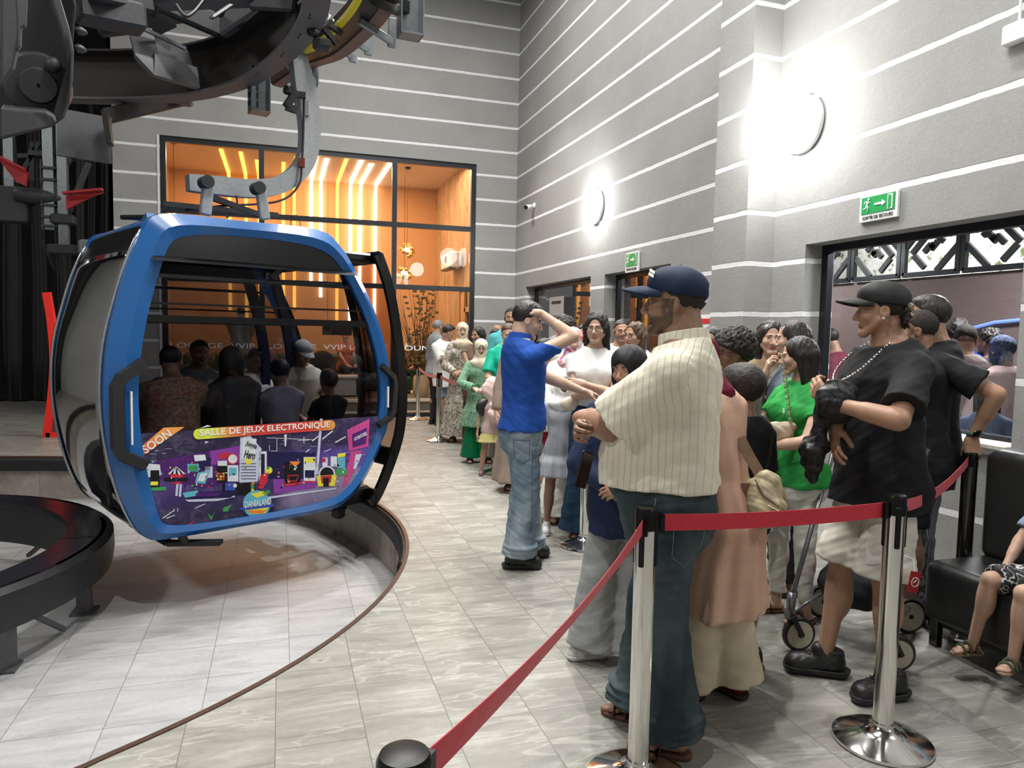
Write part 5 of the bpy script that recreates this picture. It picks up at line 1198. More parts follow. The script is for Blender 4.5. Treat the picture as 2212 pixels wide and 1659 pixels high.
def cloth(name, c, pattern=None, c2=None, sc=1.0, rough=.85, bump=.35, weave=420, **k):
    if name in MATS: return MATS[name]
    t = NT(name); co = t.coord(); nz = t.n('TexNoise', i_Scale=7.0, i_Detail=6.0, i_Roughness=.6); t.l(co, nz.inputs['Vector'])
    c = rgb(c); base = t.ramp(nz.outputs[0], [(.3, tuple(v*.86 for v in c[:3])), (.7, tuple(min(1, v*1.08) for v in c[:3]))])
    wv = t.n('TexNoise', i_Scale=weave, i_Detail=2.0); t.l(co, wv.inputs['Vector']); hgt = wv.outputs[0]
    if pattern == 'blotch':
        v = t.n('TexNoise', i_Scale=38.0*sc, i_Detail=2.0, i_Distortion=1.5); t.l(co, v.inputs['Vector']); f = t.ramp(v.outputs[0], [(.47, (0, 0, 0)), (.5, (1, 1, 1))]); base = t.mix(f, base, c2)
    elif pattern == 'leopard':
        v = t.n('TexVoronoi', i_Scale=16.0*sc, feature='DISTANCE_TO_EDGE'); t.l(co, v.inputs['Vector']); f = t.ramp(v.outputs[0], [(.05, (0, 0, 0)), (.13, (1, 1, 1))]); base = t.mix(f, base, c2)
    elif pattern == 'floral':
        v = t.n('TexNoise', i_Scale=11.0*sc, i_Detail=5.0, i_Distortion=.8); t.l(co, v.inputs['Vector']); base = t.ramp(v.outputs[0], [(.36, c), (.47, c2[0]), (.53, c), (.6, c2[1]), (.68, c2[2])])
    elif pattern in ('vstripe', 'hstripe'):
        w = t.n('TexWave', bands_direction='X' if pattern == 'vstripe' else 'Z', i_Scale=14.0*sc, i_Distortion=.4, i_Detail=1.0); t.l(co, w.inputs['Vector']); f = t.ramp(w.outputs[0], [(.45, (0, 0, 0)), (.55, (1, 1, 1))]); base = t.mix(f, base, c2)
    elif pattern == 'check':
        fs = []
        for d in 'XZ': w = t.n('TexWave', bands_direction=d, i_Scale=8.0*sc); t.l(co, w.inputs['Vector']); fs.append(t.ramp(w.outputs[0], [(.8, (0, 0, 0)), (.86, (1, 1, 1))]))
        base = t.mix(fs[0], base, c2); base = t.mix(fs[1], base, c2)
    elif pattern == 'rib':
        w = t.n('TexWave', bands_direction='Y', i_Scale=13.0*sc, i_Distortion=1.2, i_Detail=2.0, i_Detail_Scale=2.0); t.l(co, w.inputs['Vector'])
        w2 = t.n('TexWave', bands_direction='Z', i_Scale=40.0*sc, i_Distortion=3.0); t.l(co, w2.inputs['Vector'])
        g = t.ramp(w.outputs[0], [(.0, (.0, .0, .0)), (.12, (1, 1, 1))]); gm = t.math('MULTIPLY', w2.outputs[0], .08)
        base = t.mix(t.math('MULTIPLY', t.math('SUBTRACT', 1.0, g), .22), base, tuple(v*.62 for v in c[:3])); hgt = t.math('ADD', t.math('MULTIPLY', hgt, .15), t.math('ADD', g, gm))
    elif pattern == 'denim':
        v = t.n('TexNoise', i_Scale=5.0*sc, i_Detail=3.0); t.l(t.coord((1, 1, .5)), v.inputs['Vector']); base = t.mix(t.ramp(v.outputs[0], [(.45, (0, 0, 0)), (.72, (1, 1, 1))]), base, c2)
    elif pattern == 'camo':
        v = t.n('TexNoise', i_Scale=22.0*sc, i_Detail=1.0, i_Distortion=1.0); t.l(co, v.inputs['Vector']); base = t.ramp(v.outputs[0], [(.42, c), (.45, c2[0]), (.52, c2[1]), (.57, c), (.62, c2[0])], 'CONSTANT')
    t.set(color=base, rough=rough, spec=.25, **k)
    h2 = t.math('ADD', t.math('MULTIPLY', hgt, .35), t.math('MULTIPLY', nz.outputs[0], 1.2)) if pattern != 'rib' else hgt
    t.bump(h2, bump, .006 if pattern != 'rib' else .004); MATS[name] = t.m; return t.m

def head_prims(F, u, opts, only=None):
    """head solids; F lives in head axes (x right, y forward, z up), u = half head height"""
    P = lambda *a: np.array(a)*u
    fem = opts.get('fem')
    F.ell(P(0, -.15, .28), P(.66, .80, .70), .02*u); F.ell(P(0, .14, -.20), P(.52, .58, .62), .18*u)
    jw = .13 if fem else .16
    for s in (-1, 1):
        F.rc(P(s*.46, .05, -.35), P(s*.14, .50, -.84), .15*u, jw*u, .14*u); F.ell(P(s*.34, .46, -.22), P(.17, .2, .18), .16*u)
    F.ell(P(0, .55, -.82), P(.17, .16, .15), .1*u)
    F.rc(P(-.32, .66, .15), P(.32, .66, .15), .055*u, .055*u, .12*u)
    for s in (-1, 1):
        F.ell(P(s*.27, .78, -.01), P(.15, .13, .10), .08*u, 's'); F.ell(P(s*.27, .545, -.01), P(.125, .125, .125), .02*u)
        if opts.get('open_eyes'): F.ell(P(s*.27, .66, -.015), P(.092, .12, .036), .008*u, 's')
    nl = opts.get('nose', .72)
    F.rc(P(0, .66, .10), P(0, .69+.20*nl, -.25), .055*u, .09*u, .08*u); F.ell(P(0, .70+.20*nl, -.29), P(.095, .09, .08), .05*u)
    for s in (-1, 1): F.ell(P(s*.11, .745, -.32), P(.065, .09, .06), .04*u)
    F.rc(P(-.15, .63, -.54), P(.15, .63, -.54), .045*u, .045*u, .07*u); F.ell(P(0, .665, -.505), P(.15, .06, .036), .03*u); F.ell(P(0, .655, -.60), P(.12, .068, .042), .03*u)
    F.rc(P(-.17, .745, -.552), P(.17, .745, -.552), .012*u, .012*u, .02*u, 's')
    for s in (-1, 1):
        F.ell(P(s*.645, -.06, -.06), P(.07, .17, .25), .03*u); F.ell(P(s*.72, -.05, -.02), P(.045, .09, .13), .03*u, 's')

def make_head(u, opts, h, neck_r, neck_vec):
    lo = np.array([-.85, -1.15, -1.45])*u; hi = np.array([.85, 1.15, 1.12])*u; F = Field(lo, hi, h)
    head_prims(F, u, opts)
    nb = np.array([0, -.24, -.45])*u; F.rc(nb, nb+neck_vec, neck_r*.98, neck_r, .12*u)
    V, Q = F.mesh(); S = np.array(opts['skin'], float); C = np.tile(np.append(S, 1.0), (len(V), 1)); v = V/u
    def near(a, b, r, soft=.03):
        a, b = np.array(a), np.array(b); d = b-a; t = np.clip(((v-a) @ d)/(d @ d), 0, 1); return np.clip((r-np.linalg.norm(v-a-t[:, None]*d, axis=1))/soft+.5, 0, 1)
    def tint(w, c): C[:, :3] = C[:, :3]*(1-w[:, None])+np.array(c)*w[:, None]
    lip = opts.get('lip', tuple(S*np.array([.85, .55, .55])))
    tint(np.maximum(near((-.13, .68, -.53), (.13, .68, -.53), .058), near((-.06, .70, -.575), (.06, .70, -.575), .068)), lip)
    hc = opts.get('brow', (.02, .014, .012))
    for s in (-1, 1): tint(near((s*.12, .74, .165), (s*.40, .60, .17), .058 if not opts.get('fem') else .045, .03)*.92, hc)
    if not opts.get('open_eyes'):
        for s in (-1, 1): tint(near((s*.23, .665, -.015), (s*.31, .655, -.015), .05, .03)*.9, (.02, .015, .013))
    bd = opts.get('beard', 0)
    if bd:
        low = (v[:, 2] < -.38) & (v[:, 1] > -.05) & (v[:, 2] > -1.05); w = np.where(low, 1.0, 0.0)*np.clip((-.34-v[:, 2])/.12, 0, 1)
        side = np.clip((np.abs(v[:, 0])-.40)/.08, 0, 1)*np.clip((.34-v[:, 1])/.1, 0, 1)*((v[:, 2] < .1) & (v[:, 1] > -.05))
        ml = near((-.2, .68, -.43), (.2, .68, -.43), .085, .04); w = np.maximum(np.maximum(w, side), ml)*(1-near((-.10, .70, -.55), (.10, .70, -.55), .075)); tint(w*bd, (.03, .02, .016))
    if opts.get('cropped'):
        w = np.clip((v[:, 2]-(.84*v[:, 1]*.8+.22))/.1, 0, 1)*(np.abs(v[:, 0]) < .63); tint(w*opts['cropped'], (.02, .015, .013))
    return V, Q, C

def make_hand(L, curl, side, thumb=.35, spread=1.0, pt=None, h=.004, elbow_len=.06, rw=.026, stub=None):
    """hand axes: y along the fingers, z = back of the hand, thumb towards x*side (side=-1 right hand)"""
    s = L/.185; sb = np.array([0, -1.0, 0]) if stub is None else np.array(stub); sb = sb*elbow_len; lo = np.minimum(np.array([-.075, -.04, -.10]), sb-.035)*s; hi = np.maximum(np.array([.075, .2, .05]), sb+.035)*s; F = Field(lo, hi, h); m = side
    F.rc(sb*s, (0, 0, 0), rw*.94*s, .0250*s, .01*s); F.rc((0, -.004*s, 0), (0, .016*s, 0), .0245*s, .0235*s, .012*s, sq=((0, 0, 1), .8))
    kn = [(.031, .088, 0), (.0105, .093, .003), (-.0105, .088, .002), (-.030, .079, -.002)]; ln = [(.040, .024, .020), (.045, .028, .021), (.041, .026, .020), (.031, .020, .018)]
    for i, (x, y, z) in enumerate(kn): F.rc((m*x*.55*s, .008*s, 0), (m*x*s, y*s, z*s), .0155*s, .0115*s, .016*s)
    F.ell((m*.018*s, .035*s, -.010*s), (.018*s, .03*s, .014*s), .012*s)
    for i, (x, y, z) in enumerate(kn):
        c = curl[i] if isinstance(curl, (list, tuple)) else curl; p = np.array([m*x, y, z])*s; a = c*.55; fan = m*x*(2.4 if spread else 0)*spread*(1-min(1, c))
        for j, l in enumerate(ln[i]):
            d = np.array([math.sin(fan), math.cos(a)*math.cos(fan), -math.sin(a)]); q = p+d*l*s; F.rc(p, q, (.0098-.0012*j-(i == 3)*.001)*s, (.0090-.0012*j-(i == 3)*.001)*s, .0035*s); p = q; a += c*(1.0 if j == 0 else .75)
    t = thumb; p0 = np.array([m*.020, .022, -.006])*s; p1 = np.array([m*(.030+.022*t), .052, -.018-.01*(1-t)])*s; p2 = p1+norm([m*(.55*t-.1), .8, -.35-.25*(1-t)])*.034*s; p3 = p2+norm([m*(.2*t-.35*(1-t)), .85, -.3-.5*(1-t)])*.026*s
    F.rc(p0, p1, .0155*s, .0125*s, .012*s); F.rc(p1, p2, .0115*s, .0105*s, .005*s); F.rc(p2, p3, .0105*s, .0088*s, .004*s)
    return F.mesh()

def figure(name_label, X, Y, heading, H=1.72, fem=False, child=False, skin='b', head_yaw=0, head_pitch=0, head_tilt=0, lean=(0, 0), fat=0.0, hk=None,
           R=None, L=None, top=None, bottom=None, hair=None, shoes=None, feet=None, sit=None, near=1, wide=1.0, z0=0.0, extras=None, opts=None, cat='person', group=None, dress=None):
    """a person standing at X, Y, turned to heading (radians, clockwise from +Y)"""
    rt_ = empty('person', (X, Y, z0), -heading, name_label, cat, group)
    o = dict(skin=SK[skin], fem=fem); o.update(opts or {}); o['open_eyes'] = near >= 2
    res = {0: (.020, .008, .0075), 1: (.0135, .0058, .0055), 2: (.010, .0042, .0045), 3: (.008, .0032, .0036)}[near]
    hk = hk or (.134 if not child else (.18 if H < 1.2 else .158)); u = H*hk/2; A = H/1.75; zt = (H-2*u)/(.866*H)
    zof = 0.0
    if sit: zof = sit+.10*A*1.0-.52*H*zt
    Z = lambda f: f*H*zt+zof
    lx, ly = lean; z_p = Z(.54); cy = lambda z: ly*(z-z_p) if z > z_p else 0.0; cx = lambda z: lx*(z-z_p) if z > z_p else 0.0
    w = wide; f_ = fat
    if fem: base = [(.445, .080, .078, -.005), (.50, .098, .080, -.012), (.56, .090, .072, -.002), (.62, .072, .060, .006), (.70, .078, .064, .006), (.765, .088, .066, .004), (.81, .089, .052, -.008), (.835, .074, .044, -.012), (.862, .040, .034, -.010)]
    else: base = [(.445, .078, .072, -.005), (.50, .092, .076, -.010), (.56, .088, .068, .0), (.62, .083, .064, .004), (.70, .094, .070, .006), (.77, .103, .070, .002), (.81, .104, .058, -.008), (.838, .085, .047, -.012), (.866, .046, .038, -.010)]
    fz = {.50: .3, .56: .9, .62: 1.0, .70: .7, .77: .35, .765: .35, .445: .1}
    TP = []
    for (z, a, b, c) in base:
        g = fz.get(z, 0)*f_; zz = Z(z); TP.append((zz, (a+.012*g)*H*w, (b+.030*g)*H*w, (c+.020*g)*H+cy(zz), cx(zz)))
    shx = (.100 if fem else .113)*H*w; shz = Z(.797); sh = {s: np.array([s*shx+cx(shz), -.008*H+cy(shz), shz]) for s in (-1, 1)}
    l1, l2, lh = .172*H, .148*H, .104*H
    ar = {}
    for s, spec in ((1, R), (-1, L)):
        spec = spec or dict(); wr = spec.get('wr', (s*.175, .04, .46)); hint = spec.get('hint', (s*.6, -1, -.2))
        wr = np.array([wr[0]*H, wr[1]*H+0, wr[2]*H*zt+zof]); el, wr2 = ik(sh[s], wr, l1, l2, hint); hd = spec.get('dir'); hd = norm(hd) if hd is not None else norm(wr2-el)
        ar[s] = dict(el=el, wr=wr2, dir=hd, up=np.array(spec.get('up', (s*1.0, .2, 0)), float), curl=spec.get('curl', .45), thumb=spec.get('thumb', .4))
    hip = {s: np.array([s*.052*H*w, -.005*H, Z(.52)]) for s in (-1, 1)}; an = {}; kn = {}
    feet = feet or {}
    for s in (-1, 1):
        fx, fy, fa = feet.get(s, (s*.060*H/A, 0.0, s*8)); an[s] = np.array([fx, fy, .075*A]) 
        if sit: kn[s] = np.array([s*.07*H+(fx-s*.07)*.3, .235*H, sit+.07*A]); an[s] = np.array([fx, (.26*H+fy), .075*A+feet.get('lift', 0)])
        else: kn[s] = ik(hip[s], an[s], .245*H, .246*H*1.01, (0, 1, 0))[0] if feet.get('bend') else (hip[s]+an[s])/2+np.array([0, .012*H, .01])
        an[s] = np.append(an[s], math.radians(fa))
    kind_b = (bottom or {}).get('kind'); kind_s = (shoes or {}).get('kind', 'sneaker')
    # ---- skin body
    bx = [abs(v[0]) for s in (-1, 1) for v in (ar[s]['el'], ar[s]['wr'])]+[.12*H]; by = [v[1] for s in (-1, 1) for v in (ar[s]['el'], ar[s]['wr'], an[s], kn[s])]; bz = [v[2] for s in (-1, 1) for v in (ar[s]['el'], ar[s]['wr'])]+[Z(.87)]
    mx = max(bx)+.09; lo = (-mx, min(by+[-.1*H*w])-.12, -.005); hi = (mx, max(by+[.1*H*w+f_*.08])+.14+.12*A, max(bz)+.09)
    F = Field(lo, hi, res[0]); FL = F32
    F.loft(TP, .02, o=-.010)
    topz = TP[-1][0]; nvb = np.array([cx(topz), cy(topz)-.010*H, topz-.02*A]); hz = H-u+zof if not sit else Z(.866)+u*1.0+.0
    hc = np.array([cx(H*.93)+o.get('hx', 0), cy(Z(.94))+.018*H+o.get('hy', 0), Z(.866)+u*1.0+o.get('hz', 0)])
    yw, pt_, tl = math.radians(head_yaw), math.radians(head_pitch), math.radians(head_tilt)
    Rz = np.array([[math.cos(yw), math.sin(yw), 0], [-math.sin(yw), math.cos(yw), 0], [0, 0, 1]]); Rx = np.array([[1, 0, 0], [0, math.cos(-pt_), -math.sin(-pt_)], [0, math.sin(-pt_), math.cos(-pt_)]]); Ry = np.array([[math.cos(tl), 0, math.sin(tl)], [0, 1, 0], [-math.sin(tl), 0, math.cos(tl)]])
    RH = Rz @ Rx @ Ry; hc = hc+Rz @ np.array([0, .10*u*math.sin(pt_)*3, -.25*u*abs(math.sin(pt_))])
    nr = (.030 if fem else .036)*H*(1.0 if not child else .85)*(1+.25*f_*.5); nk = hc+RH @ (np.array([0, -.24, -.45])*u)
    F.rc(nvb, nk, nr*1.05, nr*.97, .03*A)
    am = (.85 if fem else 1.0)*(1+.22*f_)*(w**.5)*(.85 if child else 1)
    for s in (-1, 1):
        a = ar[s]; F.rc(sh[s], a['el'], .028*H*am, .0235*H*am, .03); F.rc(a['el'], a['wr'], .0235*H*am, .0150*H*(am**.5), .012)
        F.rc(a['el']+(a['wr']-a['el'])*.1, a['el']+(a['wr']-a['el'])*.45, .024*H*am, .021*H*am, .012)
    for s in (-1, 1):
        F.rc(hip[s], kn[s], .048*H*am**.5, .031*H, .02); F.rc(kn[s], an[s][:3], .030*H, .0185*H, .012); cf = kn[s]+(an[s][:3]-kn[s])*.3+np.array([0, -.008*H, 0]); F.ell(cf, (.030*H, .034*H, .07*H), .02)
        fa = an[s][3]; fd = np.array([math.sin(fa), math.cos(fa), 0]); p = an[s][:3]; fz0 = p[2]-.075*A
        if kind_s in ('sandal', 'none'):
            he = p-fd*.03*A; F.rc((he[0], he[1], fz0+.042*A), (p+fd*.09*A)*[1, 1, 0]+np.array([0, 0, fz0+.040*A]), .029*A, .026*A, .02*A, sq=((0, 0, 1), .8)); sd = np.array([fd[1], -fd[0], 0])
            for q in range(5):
                tp = p+fd*(.115-.008*abs(q-.5))*A+sd*(-s)*(.028-.0145*q)*A; F.rc((tp[0]-fd[0]*.03*A, tp[1]-fd[1]*.03*A, fz0+.034*A), (tp[0]+fd[0]*.03*A, tp[1]+fd[1]*.03*A, fz0+.026*A), .0125*A if q == 0 else .010*A, .011*A if q == 0 else .0085*A, .006*A)
    V, Q = F.mesh(); Cc = np.tile(np.append(np.array(o['skin']), 1.0), (len(V), 1)); parts = [(V, Q, Cc)]
    # ---- head
    nv = RH.T @ (nvb+np.array([0, 0, .0])-nk); Vh, Qh, Ch = make_head(u, o, res[1], nr, nv*.8)
    parts.append((Vh @ RH.T+hc, Qh, Ch))
    # ---- hands
    for s in (-1, 1):
        a = ar[s]; B = basis(a['dir'], a['up']); Vv, Qq = make_hand(lh*(1.0 if not fem else .95), a['curl'], -s, a['thumb'], h=res[2], stub=B.T @ norm(a['el']-a['wr'])); parts.append((Vv @ B.T+a['wr'], Qq, np.tile(np.append(np.array(o['skin'])*.97, 1.0), (len(Vv), 1))))
    vs = np.concatenate([p[0] for p in parts]); off = np.cumsum([0]+[len(p[0]) for p in parts]); fs = np.concatenate([p[1]+off[i] for i, p in enumerate(parts)])
    mesh_obj('body', vs, fs, M_SKIN, rt_, True, colors=np.concatenate([p[2] for p in parts]))
    HT = lambda P: (np.array(P, float)*u) @ RH.T+hc
    # ---- eyes
    if near >= 2:
        for s in (-1, 1):
            mb = MB(); R3 = Matrix([list(r) for r in RH]); mb.ball(tuple(HT((s*.27, .545, -.01))), .108*u, 20, 0); gz = o.get('gaze', 0)
            mb.ball(tuple(HT((s*.27+gz, .585, -.012))), (.064*u, .074*u, .064*u), 14, 1, R3)
            mb.build('eye', [plain('eye_white', (.50, .46, .43), .25), plain('eye_dark', (.02, .012, .008), .08)], rt_, True)
    # ---- clothes
    hres = res[0]*.95
    if top:
        hem = top.get('hem', .50); off_ = top.get('off', .014)*A; sl = top.get('sleeve', .6); F = Field((lo[0]-.04, lo[1]-.04, Z(hem)-.04), (hi[0]+.04, hi[1]+.04, hi[2]+.02), hres)
        prof = [p for p in TP]; zh = Z(hem)
        if zh < prof[0][0]: q = prof[0]; prof = [(zh-.01, q[1]*(1+top.get('flare', 0)), q[2]*(1+top.get('flare', 0)), q[3], q[4])]+prof
        if top.get('boxy'): wmax = max(p[1] for p in prof[3:7]); prof = [(p[0], max(p[1], wmax*.93) if p[0] < Z(.79) else p[1], p[2]*1.05, p[3], p[4]) for p in prof]
        prof = [((p[0], p[1]+.010*H*np.clip((Z(.68)-p[0])/(Z(.68)-Z(.5)), 0, 1), p[2]+.010*H*np.clip((Z(.68)-p[0])/(Z(.68)-Z(.5)), 0, 1))+tuple(p[3:])) if not top.get('tuck') else p for p in prof]
        F.loft(prof, .02, o=off_, z0=zh, fold=top.get('fold'))
        if fem and top.get('bust', 1):
            for s in (-1, 1): F.ell((s*.042*H*w+cx(Z(.73)), .048*H*w+cy(Z(.73)), Z(.735)), (.042*H*w, .038*H*w, .04*H), .03)
        for s in (-1, 1):
            a = ar[s]; ssh = sh[s]+np.array([0, 0, -.002*H]); sw = top.get('sw', 1.0)
            if sl <= 0: F.rc(ssh, ssh+(a['el']-ssh)*.06, .031*H*am, .030*H*am, .02, flat=True); continue
            t = min(1, sl); F.rc(ssh, ssh+(a['el']-ssh)*t, .0305*H*am+off_*.5, (.030*H*am+off_*1.1)*(sw if sl <= 1 else 1), .03, flat=(sl <= 1))
            if sl > 1: F.rc(a['el'], a['el']+(a['wr']-a['el'])*(sl-1), (.028*H*am+off_*.8)*sw, (.021*H*am+off_*.6)*sw, .012, flat=True)
        F.wrinkle(top.get('wr', .0035)*A, 17/A, int(X*100) % 97, .8)
        if near >= 2 and not top.get('tuck'): F.wrinkle(.0022*A, 34/A, int(Y*70) % 41, 1.5)
        F.rc(nvb-np.array([0, 0, .01]), nk, nr*top.get('neck', 1.18), nr*1.2, .004, 's'); F.cut((0, cy(Z(.85)), Z(.856)), (0, .30, 1))
        if top.get('vneck'): F.ell((cx(Z(.82)), .07*H+cy(Z(.82)), Z(.845)), (.03*H, .06*H, .045*H), .005, 's')
        if top.get('open'): F.rc((cx(Z(.8)), .12*H+cy(Z(.75)), Z(.84)), (0, .12*H, Z(hem)-.05), .05*H, .07*H, .01, 's')
        V_, Q_ = F.mesh(); mesh_obj(top.get('name', 'shirt'), V_, Q_, top['mat'], rt_, True)
        if top.get('collar'):
            F = Field(nvb-.14*A, nvb+.16*A, hres*.6); d = norm(nk-nvb); c0 = nvb-d*.004; F.rc(c0, c0+d*.045*A, nr*1.32, nr*1.22, 0, flat=True); F.rc(c0-d*.05, c0+d*.08*A, nr*1.12, nr*1.08, 0, 's'); F.cut(c0-d*.015, -d)
            F.rc(c0+np.array([0, nr*1.2, .0]), c0+np.array([0, nr*1.5, .07*A]), .004, .022*A, .003, 's'); V_, Q_ = F.mesh()
            if len(V_): mesh_obj('collar', V_, Q_, top.get('cmat', top['mat']), rt_, True)
    if bottom:
        kb = bottom['kind']; bw = bottom.get('w', 1.0); ln = bottom.get('len', .96); waist = Z(bottom.get('waist', .585)); zl = Z(0)
        by_ = [kn[s][1] for s in (-1, 1)]+[an[s][1] for s in (-1, 1)]
        F = Field((-.24*H*w-.05, min(by_+[0])-.24*H, -.01), (.24*H*w+.05, max(by_+[0])+.24*H+f_*.06, waist+.03), hres)
        prof = [(p[0], p[1], p[2], p[3], p[4]) for p in TP if p[0] < waist+.03*H]; ob = (.010 if not dress else -.012)*A
        if dress: waist = min(waist, Z(.5))
        if kb in ('trousers', 'shorts'):
            q_ = prof[0]; F.loft([(Z(.405), q_[1]*.62, q_[2]*.45, q_[3], q_[4])]+prof, .02, o=ob, z1=waist)
            for s in (-1, 1):
                a3 = an[s][:3]; r0, r1, r2 = .044*H*w**.5*min(bw, 1.1)**.5*(1+.16*f_)+ob*.6, .040*H*bw+ob*.5, bottom.get('ankle', .034)*H*bw+ob*.4
                if ln <= .5: F.rc(hip[s], hip[s]+(kn[s]-hip[s])*(ln/.5), r0, (r0*(1-ln)+r1*ln)*bottom.get('flare', 1.1), .03, flat=True)
                else:
                    F.rc(hip[s], kn[s], r0, r1, .03+.03*f_); tgt = kn[s]+(a3-kn[s])*min(1.12, (ln-.5)/.5*1.06); F.rc(kn[s], tgt, r1, r2, .014, flat=True)
                    if bottom.get('bunch', 0):
                        for q, zz in enumerate((.0, .06, .13)): c = a3+(kn[s]-a3)*(.02+zz); F.ell(c+np.array([.006*(q-1), .01, .02]), (r2*1.12, r2*1.16, .02*A), .014)
            F.wrinkle(bottom.get('wr', .0045)*A, 15/A, int(Y*100) % 89, 1.3)
            if near >= 2: F.wrinkle(.0030*A, 31/A, int(X*70) % 53, 1.9)
        else:
            hemz = bottom.get('hemz', .10)*H if not sit else .12*H; hw = bottom.get('hw', .15)*H; lo_p = [(hemz, hw, hw*.82, bottom.get('hy', 0)*H, 0), (hemz+(prof[0][0]-hemz)*.55, (hw+prof[1][1])/2*1.02, (hw*.82+prof[1][2])/2*1.03, 0, 0)]; 
            F.loft(lo_p+prof[1:], .02, o=ob, z0=hemz, z1=waist, fold=(bottom.get('pleat', .06), bottom.get('np', 9), X*3)); F.wrinkle(.004, 14, 3, .5)
            if sit:
                for s in (-1, 1): F.rc(hip[s], kn[s], .07*H, .06*H, .03); F.rc(kn[s], an[s][:3], .06*H, .06*H, .03)
        V_, Q_ = F.mesh(); bob = mesh_obj({'trousers': 'trousers', 'shorts': 'shorts', 'skirt': 'skirt'}[kb], V_, Q_, bottom['mat'], rt_, True)
    if dress:
        hemz = dress.get('hemz', .08)*H; hw = dress.get('hw', .15)*H; off_ = .016*A; sl = dress.get('sleeve', 1.9); F = Field((lo[0]-.05, lo[1]-.05, hemz-.03), (hi[0]+.05, hi[1]+.05, hi[2]+.02), hres)
        q = TP[2]; F.loft([(hemz, hw, hw*.8, dress.get('hy', 0)*H, 0), (hemz+(q[0]-hemz)*.5, (hw+q[1])/2*1.05, (hw*.8+q[2])/2*1.08, 0, 0)]+[(p[0], max(p[1], TP[4][1]*.97) if p[0] < Z(.79) else p[1], max(p[2], TP[4][2]*.97) if p[0] < Z(.79) else p[2], p[3], p[4]) for p in TP[1:]], .02, o=off_, z0=hemz, fold=(dress.get('pleat', .07), dress.get('np', 8), Y*5))
        if fem:
            for s in (-1, 1): F.ell((s*.042*H*w+cx(Z(.73)), .046*H*w+cy(Z(.73)), Z(.735)), (.042*H*w, .038*H*w, .04*H), .03)
        for s in (-1, 1):
            a = ar[s]; t = min(1, sl); F.rc(sh[s], sh[s]+(a['el']-sh[s])*t, .036*H*am+off_*.5, .032*H*am+off_, .03, flat=(sl <= 1))
            if sl > 1: F.rc(a['el'], a['el']+(a['wr']-a['el'])*(sl-1), .031*H*am+off_, dress.get('cuff', .026)*H+off_*.5, .014, flat=True)
        F.wrinkle(.004, 15, int(X*50), .7); F.rc(nvb-np.array([0, 0, .01]), nk, nr*1.15, nr*1.2, .004, 's'); F.cut((0, cy(Z(.85)), Z(.858)), (0, .25, 1)); V_, Q_ = F.mesh(); mesh_obj('dress', V_, Q_, dress['mat'], rt_, True)
    # ---- shoes
    if shoes is not None and kind_s != 'none':
        for s in (-1, 1):
            p = an[s][:3]; fa = an[s][3]; fd = np.array([math.sin(fa), math.cos(fa), 0]); sd = np.array([fd[1], -fd[0], 0]); g = p[2]-.075*A; bs = shoes.get('size', 1.0)*A; at_ = lambda f, z, x=0: p*[1, 1, 0]+fd*f*bs+sd*x*bs+np.array([0, 0, g+z*bs])
            c = at_(.045, .06); hs = res[0]*.6
            if kind_s == 'sneaker':
                F = Field(c-.19*bs, c+.19*bs, hs); F.rc(at_(-.035, .055), at_(.10, .040), .041*bs, .037*bs, .02*bs); F.rc(at_(.08, .038, -.008), at_(.115, .036, -.008), .036*bs, .034*bs, .02*bs); F.rc(at_(-.03, .06), at_(-.035, .105), .040*bs, .036*bs, .02*bs, flat=True); F.rc(at_(.0, .06), at_(.02, .10), .036*bs, .030*bs, .02*bs)
                F.rc(at_(-.005, .10), at_(-.012, .16), .030*bs, .034*bs, .004, 's'); F.wrinkle(.0014, 60, 2); F.cut(at_(0, .022), (0, 0, -1)); V_, Q_ = F.mesh(); ob_ = mesh_obj('shoe', V_, Q_, shoes['mat'], rt_, True)
                F = Field(c-.2*bs, c+.2*bs, hs); F.rc(at_(-.045, .035), at_(.11, .032, -.006), .047*bs, .043*bs, .01*bs); F.rc(at_(-.05, .03), at_(-.055, .045), .045*bs, .045*bs, .01*bs); F.cut(at_(0, .032), (0, 0, 1)); F.cut(at_(0, .0), (0, 0, -1)); V_, Q_ = F.mesh(); mesh_obj('sole', V_, Q_, shoes.get('sole', shoes['mat']), ob_, True)
                if near >= 2:
                    mb = MB()
                    for q in range(4): mb.tube([tuple(at_(.035+.02*q, .094-.011*q, -.022)), tuple(at_(.045+.02*q, .097-.011*q, 0)), tuple(at_(.035+.02*q, .094-.011*q, .022))], .0028*bs, 6)
                    mb.build('laces', shoes.get('lace', shoes['mat']), ob_, True)
            else:
                F = Field(c-.2*bs, c+.2*bs, hs); F.rc(at_(-.04, .01), at_(.05, .01), .036*bs, .036*bs, 0); F.rc(at_(.05, .01), at_(.115, .01, -.004), .040*bs, .042*bs, .01*bs); F.cut(at_(0, .020), (0, 0, 1)); F.cut(at_(0, .0), (0, 0, -1)); V_, Q_ = F.mesh(); ob_ = mesh_obj('sandal_sole', V_, Q_, shoes.get('sole', shoes['mat']), rt_, True)
                mb = MB()
                for f0, f1, hh in (shoes.get('straps') or ((.045, .055, .060), (.09, .095, .050))):
                    pts = [at_((f0+f1)/2, .015, -.040)]+[at_((f0+f1)/2, .018+hh*math.sin(a_), -.038*math.cos(a_)) for a_ in np.linspace(.2, math.pi-.2, 9)]+[at_((f0+f1)/2, .015, .040)]; mb.sweep([tuple(q) for q in pts], [(-.014*bs, -.002), (.014*bs, -.002), (.014*bs, .003), (-.014*bs, .003)], up=tuple(np.cross(fd, (0, 0, 1)) if 0 else fd))
                mb.build('strap', shoes['mat'], ob_, True)
